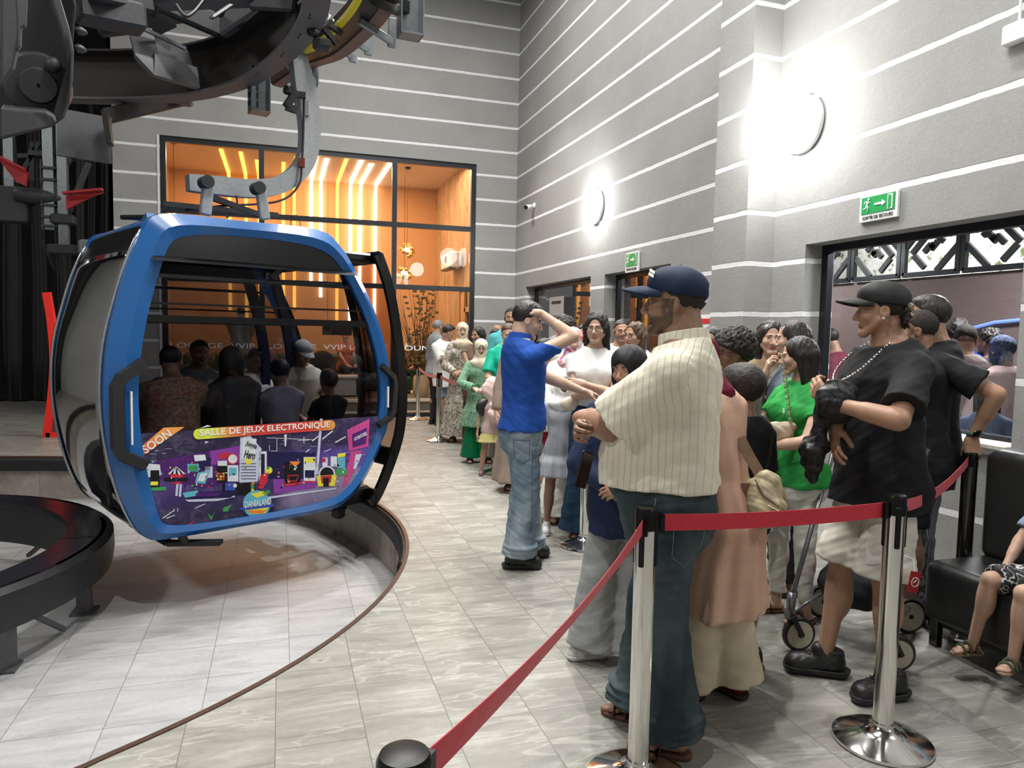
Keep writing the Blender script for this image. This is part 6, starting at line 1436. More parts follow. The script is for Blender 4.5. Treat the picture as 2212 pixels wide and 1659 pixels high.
            if shoes.get('sock'):
                F = Field(p-.16*A, p+.18*A, hs); F.rc(p-np.array([0, 0, .03*A]), p+(kn[s]-p)*shoes.get('sockh', .16)/1.0, .034*A, .036*A, 0, flat=True); V_, Q_ = F.mesh(); mesh_obj('sock', V_, Q_, shoes['sock'], rt_, True)
    # ---- hair and head wear (in head axes)
    if hair:
        kh = hair['kind']; hm = hair.get('mat', H_BLK); F = Field(np.array([-1.5, -1.7, -hair.get('down', 3.0)])*u, np.array([1.5, 1.7, 1.6])*u, res[1]*1.15); P = lambda *a: np.array(a)*u
        line = lambda sl=.84, c=.14, k=.03: (P(0, 0, c), np.array([0, sl, -1.0]))
        if kh in ('short', 'crop', 'curly', 'fade', 'bun'):
            g = {'short': .07, 'crop': .025, 'curly': .24, 'fade': .05, 'bun': .05}[kh]*hair.get('vol', 1)
            F.ell(P(0, -.16, .30), P(.66+g, .80+g, .70+g), 0)
            if kh == 'short': F.ell(P(0, .2, .72), P(.5, .5, .32), .2*u)
            if kh == 'fade': F.ell(P(0, .0, .75), P(.5, .65, .32), .2*u)
            if kh == 'curly': F.wrinkle(.035*u, 6/u, 4); F.wrinkle(.045*u, 13/u, 7); F.wrinkle(.02*u, 24/u, 3)
            else: F.wrinkle(.010*u, 14/u, 4)
            p, n_ = line(hair.get('slope', .84), hair.get('line', .14)); F.cut(p, n_)
            if kh == 'bun': F.ell(P(0, -.95, .2), P(.28, .26, .28), .06*u); F.wrinkle(.008*u, 16/u, 3)
        elif kh in ('long', 'bob'):
            dn = hair.get('down', 2.6)-.3; v = hair.get('vol', 1.0)
            F.ell(P(0, -.18, .28), P(.74*v, .86*v, .78*v), 0)
            for s in (-1, 1):
                F.rc(P(s*.55*v, -.15, .0), P(s*.62*v, -.30+hair.get('front', 0), -dn*.85), .28*u*v, .20*u, .25*u); F.rc(P(s*.30, -.60, .0), P(s*.34*v, -.62, -dn), .34*u*v, .22*u, .3*u)
            F.rc(P(0, -.70, .1), P(0, -.66, -dn), .36*u, .24*u, .3*u)
            if hair.get('curl'): F.wrinkle(.05*u, 5.0/u, 4, .7); F.wrinkle(.02*u, 12/u, 9)
            else: F.wrinkle(.016*u, 13/u, 4, .12)
            F.ell(P(0, .95, -.30), P(.54, .95, .98), .04*u, 's'); F.ell(P(0, .9, -1.7), P(.62, .95, 1.2), .05*u, 's')
        elif kh == 'hijab':
            F.ell(P(0, -.10, .26), P(.76, .92, .84), 0); F.ell(P(0, .10, -.35), P(.66, .72, .82), .15*u); F.rc(P(0, -.15, -.7), P(0, -.05, -1.5), .60*u, .95*u, .25*u); F.ell(P(0, .10, -1.55), P(hair.get('dw', 1.15), .85, .45), .2*u)
            if hair.get('drape', 1): F.ell(P(0, .42, -1.75), P(.85, .55, .55), .35*u)
            F.wrinkle(.018*u, 5.5/u, 6, .8); F.ell(P(0, 1.15, -.18), P(.47, .80, .64), .05*u, 's')
            F.ell(P(0, -.14, .26), P(.60, .74, .64), 0, 's') if 0 else None
        if kh == 'cap' or hair.get('cap'):
            if kh == 'cap':
                F.ell(P(0, -.16, .27), P(.69, .83, .72), 0); p, n_ = line(.84, hair.get('line', -.05)); F.cut(P(0, 0, -.28), (0, .35, -1)); F.wrinkle(.012*u, 12/u, 2); F.ell(P(0, .9, -.3), P(.6, 1.0, .75), .02*u, 's')
                if hair.get('curls'): F.rc(P(0, -.75, .0), P(0, -.85, -.45), .34*u, .22*u, .2*u); F.wrinkle(.04*u, 7/u, 5)
        F.cut(P(0, 0, -hair.get('down', 3.0)+.05), (0, 0, -1)) if kh in ('long', 'bob') else None
        V_, Q_ = F.mesh()
        nmh = {'hijab': 'headscarf'}.get(kh, 'hair')
        if len(V_): mesh_obj(nmh, V_ @ RH.T+hc, Q_, hm, rt_, True)
        cp_ = hair.get('cap')
        if cp_:
            F = Field(P(-1.1, -1.3, -.3), P(1.1, 1.2, 1.5), res[1]); F.ell(P(0, -.14, .33), P(.74, .89, .76), 0); F.ell(P(0, .26, .58), P(.56, .55, .44), .2*u); F.cut(P(0, 0, .26), (0, .12, -1)); F.ell(P(0, -.14, .28), P(.69, .84, .66), 0, 's'); F.ell(P(0, -.95, .34), P(.26, .3, .22), .02*u, 's')
            F.ell(P(0, -.12, 1.09), P(.05, .05, .04), .01*u); V_, Q_ = F.mesh(); co_ = mesh_obj('cap', V_ @ RH.T+hc, Q_, cp_['mat'], rt_, True)
            vs_, n1, n2 = [], 18, 10
            for th in (0, .05):
                for i in range(n1+1):
                    a_ = math.pi*(i/n1); ex, ey = math.cos(a_)*.60, math.sin(a_)
                    for j in range(n2+1):
                        f = j/n2; x = ex*(1+.06*f); y = .62+(.10+.82*f)*ey-.42*(1-ey)*.7; z = .42-.14*f*f+.0-.20*(abs(x)/.6)**2*.8+th+.02*f; vs_.append((x, y, z+cp_.get('tilt', 0)*f))
            m_ = (n1+1)*(n2+1); fs_ = []
            for th in (0, 1):
                for i in range(n1):
                    for j in range(n2): a_ = th*m_+i*(n2+1)+j; q_ = (a_, a_+1, a_+n2+2, a_+n2+1); fs_.append(q_ if not th else q_[::-1])
            for i in range(n1): a_ = i*(n2+1)+n2; fs_.append((a_, m_+a_, m_+a_+n2+1, a_+n2+1))
            mesh_obj('cap_brim', HT(vs_), fs_, cp_.get('brim', cp_['mat']), rt_, True)
    gl = o.get('glasses')
    if gl:
        mb = MB(); rr_ = .155*u
        for s in (-1, 1):
            mb.tube([tuple(HT((s*.27+.165*math.cos(a_), .80-.05*abs(math.cos(a_))*(s*math.cos(a_) > 0), -.02+.15*math.sin(a_)))) for a_ in np.linspace(0, 2*math.pi, 21)[:-1]], .018*u, 6, closed=True)
            mb.tube([tuple(HT((s*.43, .76, .03))), tuple(HT((s*.60, .5, .04))), tuple(HT((s*.66, -.02, .03)))], .016*u, 5)
        mb.tube([tuple(HT((-.11, .80, .01))), tuple(HT((0, .83, .03))), tuple(HT((.11, .80, .01)))], .016*u, 5); mb.build('glasses', gl, rt_, True)
    inf = dict(bottom=(bob if bottom else None), root=rt_, HT=HT, u=u, H=H, Z=Z, ar=ar, an=an, kn=kn, hip=hip, TP=TP, RH=RH, hc=hc, A=A, sh=sh, nvb=nvb)
    if extras: extras(inf)
    return inf
def on_cloth(ob, pts, axis, off=.002):
    """lay points (angle, height, sideways) of a cylinder round axis onto the cloth surface"""
    from mathutils.bvhtree import BVHTree
    me = ob.data; co = np.empty(len(me.vertices)*3, F32); me.vertices.foreach_get('co', co); bv = BVHTree.FromPolygons(co.reshape(-1, 3).tolist(), [tuple(p.vertices) for p in me.polygons]); out = []
    for th, z in pts:
        d = Vector((math.sin(th), math.cos(th), 0)); o_ = Vector((axis[0], axis[1], z))+d*.6; h = bv.ray_cast(o_, -d); out.append((h[0]+d*off) if h[0] is not None else Vector((axis[0], axis[1], z))+d*.1)
    return out
def stitches(f, lines, mat, axis):
    bo = f['bottom']; dense_ = lambda L: [(L[i][0]+(L[i+1][0]-L[i][0])*t_/8, L[i][1]+(L[i+1][1]-L[i][1])*t_/8) for i in range(len(L)-1) for t_ in range(8)]+[L[-1]]
    for L in lines: a = MB(); a.tube([tuple(p) for p in on_cloth(bo, dense_(L), axis, .0005)], .0018, 5); a.build('stitching', mat, bo, True)
# arm poses, in body heights: right hand is +x
def mir(d): q = dict(d); q['wr'] = (-d['wr'][0], d['wr'][1], d['wr'][2]); 
def pose(s, wr, hint, dir=None, up=(0, 0, 1), curl=.5, thumb=.4):
    m = 1 if s == 'R' else -1; return dict(wr=(wr[0]*m, wr[1], wr[2]), hint=(hint[0]*m, hint[1], hint[2]), dir=None if dir is None else (dir[0]*m, dir[1], dir[2]), up=(up[0]*m, up[1], up[2]), curl=curl, thumb=thumb)
CROSS = dict(R=pose('R', (-.055, .125, .665), (.8, -.1, -.6), (-.95, -.15, .15), (.1, 1, .2), .35, .2), L=pose('L', (-.05, .150, .700), (.8, -.1, -.7), (-.9, -.25, .05), (.1, 1, .3), .5, .2))
CLASP = dict(R=pose('R', (.03, .135, .585), (.9, -.4, -.3), (-.75, .35, -.35), (.3, 1, .4), .7, .3), L=pose('L', (.02, .155, .595), (.9, -.4, -.3), (-.8, .2, -.3), (.3, 1, .5), .75, .3))
CHIN = dict(R=pose('R', (.02, .10, .80), (.6, -.1, -1), (-.2, -.1, 1), (.3, 1, 0), 1.0, .5), L=pose('L', (-.02, .13, .66), (.9, 0, -.4), (-.8, .1, 0), (0, 1, .4), .6))
DOWN = dict(R=pose('R', (.155, .03, .465), (.3, -1, 0), (0, .12, -1), (1, .1, 0), .55, .4), L=pose('L', (.155, .03, .465), (.3, -1, 0), (0, .12, -1), (1, .1, 0), .55, .4))
LAP = dict(R=pose('R', (.06, .20, .56), (.8, -.6, 0), (-.3, .9, -.2), (.2, 0, 1), .4), L=pose('L', (.06, .20, .56), (.8, -.6, 0), (-.3, .9, -.2), (.2, 0, 1), .4))
HOLDF = dict(R=pose('R', (.08, .20, .60), (.8, -.5, -.4), (-.2, .9, 0), (.4, 0, 1), .8), L=pose('L', (.08, .20, .60), (.8, -.5, -.4), (-.2, .9, 0), (.4, 0, 1), .8))
def place(px, py, D):
    p = atd(px, py, D); return float(p[0]), float(p[1]), float(p[2])
def head_of(X, Y, face):
    """heading: 0 = looking away from the camera, 90 = to the picture's right, 180 = at the camera"""
    return math.atan2(X, Y)+math.radians(face)
# ---------------------------------------------------------------- queue barriers: posts and belts
M_CHR = NT('chrome'); M_CHR.set(color=(.74, .73, .70), metal=1.0, rough=.12); M_CHR = M_CHR.m
M_DCHR = plain('dark_chrome', (.09, .085, .08), .15, .9)
t = NT('red_belt'); w = t.n('TexNoise', i_Scale=300.0, i_Detail=2.0); t.l(t.coord((.2, .2, 2)), w.inputs['Vector']); t.set(color=t.ramp(w.outputs[0], [(.3, (.42, .005, .02)), (.7, (.62, .012, .035))]), rough=.55, sheen=.2); M_BELT = t.m
HS = .97
def stanchion(x, y, label, dark=False, rz=0):
    r = empty('stanchion', (x, y, 0), rz, label, 'barrier post', 'queue barrier posts')
    m = M_CHR
    a = MB(); a.lathe([(.175, 0), (.180, .006), (.178, .016), (.150, .028), (.09, .045), (.055, .058), (.045, .075)], n=56); a.build('base', m, r, auto=50)
    a = MB(); a.lathe([(.037, .04), (.037, HS-.06)], n=36); a.lathe([(.044, .06), (.044, .085)], n=36); a.build('pole', M_DCHR if dark else m, r, auto=50)
    a = MB(); a.lathe([(.0385, HS-.075), (.0385, HS-.01), (.034, HS), (.02, HS+.002)], n=36)
    for k in range(4): an_ = math.pi/2*k+.3; a.box((.036*math.cos(an_), .036*math.sin(an_), HS-.12), (.012, .02, .16), Matrix.Rotation(an_, 3, 'Z'), bev=.004)
    a.build('belt_head', M_CBLK, r, auto=40); return r
ST = [(.16, .95, 'nearest barrier post, only its black cap shows at the bottom edge'), (1.18, 2.15, 'chrome barrier post before the man in the navy cap'), (2.21, 2.11, 'chrome barrier post with wide base before the youth in black'),
      (3.47, 2.85, 'dark reflecting barrier post beside the black sofa'), (2.12, 4.79, 'chrome barrier post between the man in blue and the queue'), (2.28, 7.55, 'barrier post in front of the girl in green'),
      (2.13, 9.98, 'barrier post in front of the patterned long dress'), (2.28, 12.45, 'farthest barrier post, close to the lounge window')]
for i, (x, y, l) in enumerate(ST): stanchion(x, y, l, dark=i == 3, rz=i*.4)
def belt(a, b, label, sag=.03, z=HS-.055, twist=0.0, w=.048, z1=None):
    a, b = Vector((a[0], a[1], z)), Vector((b[0], b[1], z1 or z)); d = (b-a); u = d.normalized(); a = a+u*.045; b = b-u*.045; n = 16; vs = []
    sd = Vector((u.y, -u.x, 0)).normalized()
    for i in range(n+1):
        t_ = i/n; p = a.lerp(b, t_)-Vector((0, 0, sag*4*t_*(1-t_))); tw = twist*math.sin(math.pi*t_); up = Vector((0, 0, 1))*math.cos(tw)+sd*math.sin(tw)
        for k in (-1, 1): vs += [p+up*w/2*k+sd*.0012*j for j in ((-1, 1) if k < 0 else (1, -1))]
    fs = [(i*4+k, i*4+(k+1) % 4, i*4+4+(k+1) % 4, i*4+4+k) for i in range(n) for k in range(4)]+[(3, 2, 1, 0), tuple(range(n*4, n*4+4))]
    o = mesh_obj('barrier_belt', vs, fs, M_BELT); md = o.modifiers.new('b', 'BEVEL'); md.width = .0008; tag(o, label, 'barrier belt', 'red belts of the queue barrier')
    for q, s_ in ((a, 1), (b, -1)):
        c = MB(); c.box(q+u*s_*.008, (.016, .034, .062), Matrix.Rotation(math.atan2(u.y, u.x), 3, 'Z')); c.build('belt_clip', M_CBLK, o)
P_ = [s_[:2] for s_ in ST]
belt(P_[0], P_[1], 'long red belt rising from the bottom edge to the centre post', .035, twist=.35, w=.052)
belt(P_[1], P_[2], 'red belt stretched level in front of the green tee and pink cardigan', .012, w=.058)
belt(P_[2], P_[3], 'red belt running up to the dark post under the watch hand', .05, w=.05, z1=HS-.04)
belt(P_[4], P_[5], 'red belt passing behind the man in blue', .05); belt(P_[5], P_[6], 'red belt under the hands of the girl in green', .05); belt(P_[6], P_[7], 'farthest red belt, beside the boy in the white tee', .05)
belt(P_[4], (2.75, 3.4), 'red belt going from the post behind the capped man into the queue', .05)

# ---------------------------------------------------------------- sofa
t = NT('black_leather'); nz = t.n('TexVoronoi', i_Scale=170.0); t.l(t.coord(), nz.inputs['Vector']); t.set(color=(.018, .018, .019), rough=.38, spec=.55); t.bump(nz.outputs[0], .15, .002); M_LEA = t.m
def sofa_unit(x, y, w, label):
    r = empty('waiting_sofa', (x, y, 0), 0, label, 'sofa')
    def pillow(name, lo, hi, rr):
        F = Field(np.array(lo)-.03, np.array(hi)+.03, .012); c = (np.array(lo)+hi)/2; hd = (np.array(hi)-lo)/2-rr; X, Y, Z = F.co((slice(None),)*3)
        q = [np.maximum(np.abs(v-F32(c[i]))-F32(hd[i]), 0) for i, v in enumerate((X, Y, Z))]; F.F = (np.sqrt(q[0]**2+q[1]**2+q[2]**2)-F32(rr)).astype(F32); V_, Q_ = F.mesh(); return mesh_obj(name, V_, Q_, M_LEA, r, True)
    pillow('seat', (0, -w, .13), (.56, 0, .44), .05); pillow('backrest', (.36, -w, .42), (.60, 0, 1.0), .055)
    for yy in (-.06, -w+.06):
        for xx in (.05, .5): a = MB(); a.box((xx, yy, .07), (.045, .045, .14), bev=.004); a.build('leg', M_DCHR, r)
    a = MB(); a.box((.28, -w/2, .125), (.46, w-.1, .03)); a.build('underframe', M_BLK, r)
sofa_unit(3.13, 2.80, 1.5, 'black leather waiting sofa at the lower right, its far end empty')

# ---------------------------------------------------------------- stroller behind the youth
r = empty('stroller', (2.55, 2.85, 0), 0, 'folded down black stroller with pale wheels behind the youth in white shorts', 'stroller')
def wheel(x, y, R_, ang, nm='wheel'):
    ax = (math.cos(ang), math.sin(ang), 0); a = MB(); a.lathe([(R_*.78, -.014), (R_*.95, -.014), (R_, -.006), (R_, .006), (R_*.95, .014), (R_*.78, .014)], (x, y, R_), 36, ax); wo_ = a.build(nm, M_BLACKRUB, r, auto=40)
    a = MB(); a.lathe([(.002, -.018), (R_*.8, -.017), (R_*.8, .017), (.002, .018)], (x, y, R_), 32, ax); a.build('wheel_disc', plain('wheel_pale', '#b9b3a2', .5), wo_, auto=40)
    a = MB(); a.tube([(x-.024*ax[0], y-.024*ax[1], R_), (x+.024*ax[0], y+.024*ax[1], R_)], .012, 12); a.build('hub', M_BLK, wo_, auto=40)
wheel(-.10, .03, .085, math.radians(80)); wheel(.20, -.28, .085, math.radians(70)); wheel(.32, .35, .095, math.radians(80)); wheel(.62, .05, .095, math.radians(80))
a = MB()
for (x, y) in ((-.10, .03), (.20, -.28)):
    a.bar((x, y-.025, .085), (x-.06, y-.02, .19), .03, .018); a.bar((x, y+.025, .085), (x-.06, y+.02, .19), .03, .018)
a.build('caster_fork', M_CBLKM, r)
a = MB()
for (x, y) in ((-.16, .03), (.14, -.28)): a.tube([(x, y, .17), (x+.01, y, .30)], .022, 12); a.tube([(x+.01, y, .28), (x+.25, y+.15, .62), (x+.5, y+.3, .98)], .012, 8)
a.tube([(-.14, .03, .2), (.32, .35, .14)], .010, 8); a.tube([(.16, -.28, .2), (.62, .05, .14)], .010, 8); a.tube([(.32, .35, .1), (.62, .05, .1)], .010, 8); a.tube([(.36, .2, .98), (.66, .02, .98)], .014, 8); a.build('frame', plain('frame_steel', (.22, .22, .23), .3, .8), r, True)
F = Field((-.1, -.3, .1), (.75, .5, .7), .012); F.ell((.28, .06, .30), (.20, .17, .13), .05); F.rc((.30, .08, .30), (.48, .18, .56), .12, .09, .05); F.wrinkle(.008, 22); V_, Q_ = F.mesh(); mesh_obj('seat_cover', V_, Q_, cloth('stroller_cloth', (.02, .02, .025)), r, True)
a = MB(); a.box((0, 0, 0), (.055, .004, .085), Matrix.Rotation(.2, 3, 'Y')); tg = a.build('paper_tag', M_RED, r); tgp = atd(1975, 1257, 2.95)-np.array([2.55, 2.85, 0]); tg.location = tuple(tgp)
a = MB(); a.tube([(.019*math.cos(q), -.004, .019*math.sin(q)) for q in np.linspace(0, 6.28, 21)[:-1]], .0015, 5, closed=True); a.prism([(-.012, -.004), (.004, .002), (.012, .014), (.004, .008), (-.006, .004)], (0, -.003, 0), (1, 0, 0), (0, 0, 1), .001); a.build('emblem', M_WHITE, tg)
a = MB(); a.tube([tuple(tgp+[0, 0, .04]), tuple(tgp+[.01, .02, .09]), tuple(tgp+[-.02, .05, .10])], .002, 5); a.build('tag_string', M_WHITE, r)

# ---------------------------------------------------------------- bags and small belongings
def lump(name, c, fn, mat, h, label, cat, lo, hi, rz=0):
    F = Field(lo, hi, h); fn(F); V_, Q_ = F.mesh(); r = empty(name, tuple(c), rz, label, cat); mesh_obj('body', V_, Q_, mat, r, True); return r
M_GOLD = cloth('gold_leather', (.42, .36, .23), rough=.5, bump=.5, metal=.12)
c = atd(1652, 1075, 2.95)
r = lump('backpack', c, lambda F: (F.ell((0, 0, .01), (.072, .055, .105), .02), F.ell((0, -.02, -.05), (.082, .065, .07), .03), F.ell((0, -.06, -.045), (.052, .028, .045), .012), F.wrinkle(.006, 34, 2), F.wrinkle(.004, 75, 4)), M_GOLD, .006, 'small crinkled gold backpack hanging at the side of the pink cardigan', 'bag', (-.2, -.2, -.22), (.2, .2, .2), -.3)
a = MB(); a.sweep([(-.05, -.03, .08), (-.03, -.062, .03), (.02, -.085, -.01), (.06, -.06, -.04)], [(-.006, -.002), (.006, -.002), (.006, .004), (-.006, .004)]); a.tube([(-.02, -.088, -.01), (.04, -.088, -.04)], .003, 5); a.build('zip', plain('zip_silver', (.5, .47, .38), .3, .8), r)
a = MB(); a.sweep([(-.02, .0, .09), (-.06, .02, .16), (-.10, .04, .24)], [(-.022, -.003), (.022, -.003), (.022, .003), (-.022, .003)], up=(0, 1, 0)); a.box((-.07, .0, .04), (.05, .012, .04)); a.build('strap', cloth('strap_tan', (.22, .14, .09), rough=.5), r)
c = atd(1683, 935, 3.78)
r = lump('shoulder_bag', c, lambda F: (F.ell((0, 0, 0), (.085, .035, .055), .02), F.rc((-.07, 0, .035), (.07, 0, .035), .022, .022, .015), F.wrinkle(.004, 40, 1)), cloth('champagne_leather', (.55, .48, .36), rough=.3, bump=.4, metal=.3), .005, 'small champagne bag on a chain held by the woman in the green tee', 'bag', (-.13, -.08, -.09), (.13, .08, .1), -.2)
a = MB()
for k in range(26):
    t_ = k/25; x = .055-.07*t_; z = .05+.38*t_; a.tube([(x+.009*math.cos(q)*(k % 2), -.015+.009*math.cos(q)*((k+1) % 2), z+.013*math.sin(q)) for q in np.linspace(0, 6.28, 9)[:-1]], .0022, 4, closed=True)
a.build('chain', plain('gold_chain', (.6, .52, .35), .25, .9), r)
c = atd(1806, 868, 3.02)
r = lump('black_jacket', c, lambda F: (F.ell((0, 0, .01), (.088, .075, .080), .02), F.ell((.03, .02, -.035), (.075, .065, .06), .03), F.ell((-.01, .08, -.22), (.055, .04, .05), .04), F.rc((.01, .06, -.06), (.0, .10, -.26), .035, .045, .03), F.rc((.02, .1, -.22), (.05, .12, -.34), .045, .03, .03), F.wrinkle(.009, 30, 5), F.wrinkle(.004, 60, 8)), cloth('quilted_black', (.012, .012, .014), 'blotch', (.03, .03, .033), rough=.4), .0055, 'crumpled black jacket carried over the arm of the youth in black', 'jacket', (-.2, -.18, -.45), (.2, .22, .14), .3)
c = atd(1068, 850, 7.6)
lump('pink_cloth', c, lambda F: (F.ell((0, 0, .06), (.13, .07, .11), .03), F.ell((.02, 0, -.08), (.09, .06, .16), .05), F.ell((.0, 0, -.22), (.06, .05, .10), .05), F.wrinkle(.012, 24, 5)), cloth('pale_pink_cloth', (.72, .55, .52)), .010, 'pale pink cloth bundle held by the woman in the teal blouse', 'cloth', (-.2, -.15, -.4), (.2, .15, .22))
c = atd(1049, 880, 7.8)
r = lump('black_handbag', c, lambda F: (F.ell((0, 0, 0), (.11, .04, .10), .03),), plain('bag_black', (.012, .012, .013), .4), .010, 'round black handbag hanging below the pink cloth', 'bag', (-.2, -.1, -.2), (.2, .1, .2))
c = atd(1237, 872, 5.35)
r = lump('cream_handbag', c, lambda F: (F.ell((0, 0, 0), (.10, .04, .055), .02),), cloth('cream_leather', (.66, .58, .46), rough=.4), .008, 'small cream handbag at the waist of the woman in the white tee', 'bag', (-.15, -.08, -.1), (.15, .08, .1))
a = MB(); a.sweep([(.08, 0, .03), (.15, .0, .18), (.23, .02, .38), (.30, .06, .56)], [(-.018, -.002), (.018, -.002), (.018, .002), (-.018, .002)], up=(0, 1, 0)); a.build('strap', MATS['cream_leather'], r)
c = atd(1262, 1015, 3.12); r = empty('mobile_phone', tuple(c), .4, 'black phone held low beside the navy sweatshirt', 'phone'); a = MB(); a.box((0, 0, 0), (.075, .009, .155), Matrix.Rotation(.35, 3, 'Y'), bev=.004); a.build('body', plain('phone_black', (.01, .01, .012), .15), r)
a = MB(); a.box((.01, .006, .03), (.03, .002, .03)); a.build('camera_bump', M_DCHR, r)
for (px, py, D, l) in ((2150, 1008, 3.72, 'white paper sheets left on the window sill'),):
    p = onz(px, 1005, .935); r = empty('paper_sheets', (XR+.06, 3.62, .932), 0, l, 'paper'); a = MB(); a.box((0, 0, .002), (.20, .30, .003), Matrix.Rotation(.2, 3, 'Z')); a.box((.02, .05, .006), (.19, .28, .003), Matrix.Rotation(-.15, 3, 'Z')); a.build('sheets', M_WHITE, r)
# ---------------------------------------------------------------- the people
def P(label, px, D, face, H=1.68, py=700, **k):
    X, Y, _ = place(px, py, D); return figure(label, X, Y, head_of(X, Y, face), H, **k)
TEEW = cloth('tee_white', (.74, .74, .72)); DEN = cloth('denim_mid', (.10, .17, .27), 'denim', (.26, .36, .46)); DEND = cloth('denim_dark', (.012, .035, .075), 'denim', (.03, .07, .13)); BLKC = cloth('black_cotton', (.011, .011, .013), rough=.8); BRNS = plain('brown_strap', '#3a2217', .5); M_SB = plain('shoe_black', (.012, .012, .013), .45, bump=.3); M_SW = plain('shoe_white', (.6, .6, .58), .5)
GLB = plain('glasses_black', (.015, .015, .015), .3); GRY = cloth('grey_shirt', (.22, .24, .26)); CREAMH = cloth('cream_scarf', (.66, .55, .40)); TAN = cloth('beige_cloth', (.45, .40, .33)); CREAMT = cloth('cream_trousers', (.60, .52, .38)); WHT = cloth('white_trousers', (.66, .65, .60)); CHAR = cloth('charcoal_trousers', (.03, .03, .035))
TEE = lambda m, **k: dict(dict(mat=m, hem=.47, sleeve=.62, off=.016), **k)
TRO = lambda m, **k: dict(dict(kind='trousers', mat=m), **k)
SNK = lambda m=None, **k: dict(dict(kind='sneaker', mat=m or M_SB), **k)
SAN = lambda m=None, **k: dict(dict(kind='sandal', mat=m or BRNS, sole=plain('sandal_sole', '#5a3a24', .6)), **k)
def with_curl(d, **k): return d

# --- far queue, by the lounge window
P('grey haired man in grey shirt, farthest in the queue', 945, 11.9, 60, 1.74, near=0, **DOWN, top=dict(mat=GRY, hem=.48, sleeve=1.7, off=.02, collar=1), bottom=TRO(CHAR), hair=dict(kind='crop', mat=H_GRY), shoes=SNK(), opts=dict(glasses=GLB))
P('boy in loose white tee and denim shorts with crossed arms', 966, 11.0, 150, 1.66, near=1, **CROSS, head_yaw=-65, head_pitch=18, skin='b', top=TEE(TEEW, off=.035, boxy=1, hem=.43, sleeve=.85), bottom=dict(kind='shorts', len=.42, mat=cloth('denim_light', (.13, .2, .3), 'denim', (.3, .4, .5))), hair=dict(kind='fade', vol=1.4), shoes=SNK(M_SB, sock=BLKC, sole=M_SW))
P('woman in beige headscarf and long cream patterned dress', 1000, 10.1, -170, 1.68, fem=True, near=1, **CLASP, head_yaw=-12, skin='a', dress=dict(mat=cloth('cream_patterned', (.62, .58, .50), 'blotch', (.20, .17, .13)), hemz=.06, hw=.16, pleat=.10), hair=dict(kind='hijab', mat=CREAMH), shoes=SAN())
P('woman with straight dark hair in brown waistcoat and black trousers', 1031, 9.2, 165, 1.62, fem=True, near=1, R=CHIN['R'], L=CLASP['L'], head_yaw=60, skin='b', top=TEE(cloth('brown_waistcoat', (.16, .10, .07)), sleeve=0, hem=.40), bottom=TRO(CHAR, w=1.15), hair=dict(kind='long', down=2.0, mat=H_BLK), shoes=SNK(M_SW))
P('girl in cream headscarf, glasses and green spotted tunic', 1040, 8.5, 178, 1.47, fem=True, near=1, head_pitch=4, hk=.145, R=pose('R', (.05, .17, .62), (.9, -.3, -.3), (-.5, .7, -.2), (.3, .3, 1), .6), L=pose('L', (.03, .19, .63), (.9, -.3, -.3), (-.5, .7, -.2), (.3, .3, 1), .6), skin='a', dress=dict(mat=cloth('green_spotted', (.015, .16, .07), 'leopard', (.30, .42, .30), 3.4), hemz=.30, hw=.155, cuff=.032), bottom=TRO(cloth('green_satin', (.0, .13, .045), rough=.4), w=1.5, ankle=.06), hair=dict(kind='hijab', mat=cloth('cream_scarf_pale', (.70, .62, .48))), shoes=SAN(), opts=dict(glasses=GLB))
P('bald bearded man with glasses behind the queue', 1074, 9.9, 175, 1.66, near=0, **DOWN, skin='c', top=TEE(BLKC), bottom=TRO(CHAR), shoes=SNK(), opts=dict(glasses=GLB, beard=.9))
P('tall bearded man in turquoise tee with cropped hair', 1104, 8.9, 178, 1.86, near=1, **DOWN, head_yaw=6, skin='b', top=TEE(cloth('turquoise_tee', (.10, .42, .46)), sleeve=.7), bottom=TRO(CHAR), hair=dict(kind='crop', mat=H_SHAVE), shoes=SNK(), opts=dict(beard=.9, hx=-.0))
P('woman in turquoise blouse half hidden behind the teal one', 1070, 9.5, 160, 1.60, fem=True, near=0, **DOWN, top=TEE(MATS['turquoise_tee']), bottom=TRO(CHAR), hair=dict(kind='bun', mat=H_BLK), shoes=SAN())
P('woman in teal green blouse looking down over a bundle', 1097, 8.0, 172, 1.66, fem=True, near=1, **CLASP, head_pitch=16, skin='a', top=TEE(cloth('teal_blouse', (.0, .34, .22), rough=.5), off=.03, sleeve=.8, hem=.52), bottom=dict(kind='skirt', mat=cloth('grey_skirt', (.25, .23, .22)), hemz=.1, hw=.12), hair=dict(kind='bun', mat=H_BRN), shoes=SAN())
P('small child in yellow frilled skirt at the barrier', 1066, 7.75, 178, 1.02, child=True, fem=True, near=1, **DOWN, skin='b', top=TEE(cloth('child_pink', (.55, .40, .38)), bust=0), bottom=dict(kind='skirt', mat=cloth('yellow_frill', (.70, .62, .10), 'hstripe', (.4, .36, .3), 2.0), hemz=.36, hw=.16, waist=.56), hair=dict(kind='bun', mat=H_BRN), shoes=SNK(plain('shoe_pink', '#7d5b60', .6)))
P('woman in long taupe coat dress behind the man in blue', 1128, 7.0, 170, 1.62, fem=True, near=0, **DOWN, dress=dict(mat=cloth('taupe_coat', (.26, .20, .165)), hemz=.06, hw=.15, pleat=.1), hair=dict(kind='hijab', mat=TAN), shoes=SAN(), skin='a')
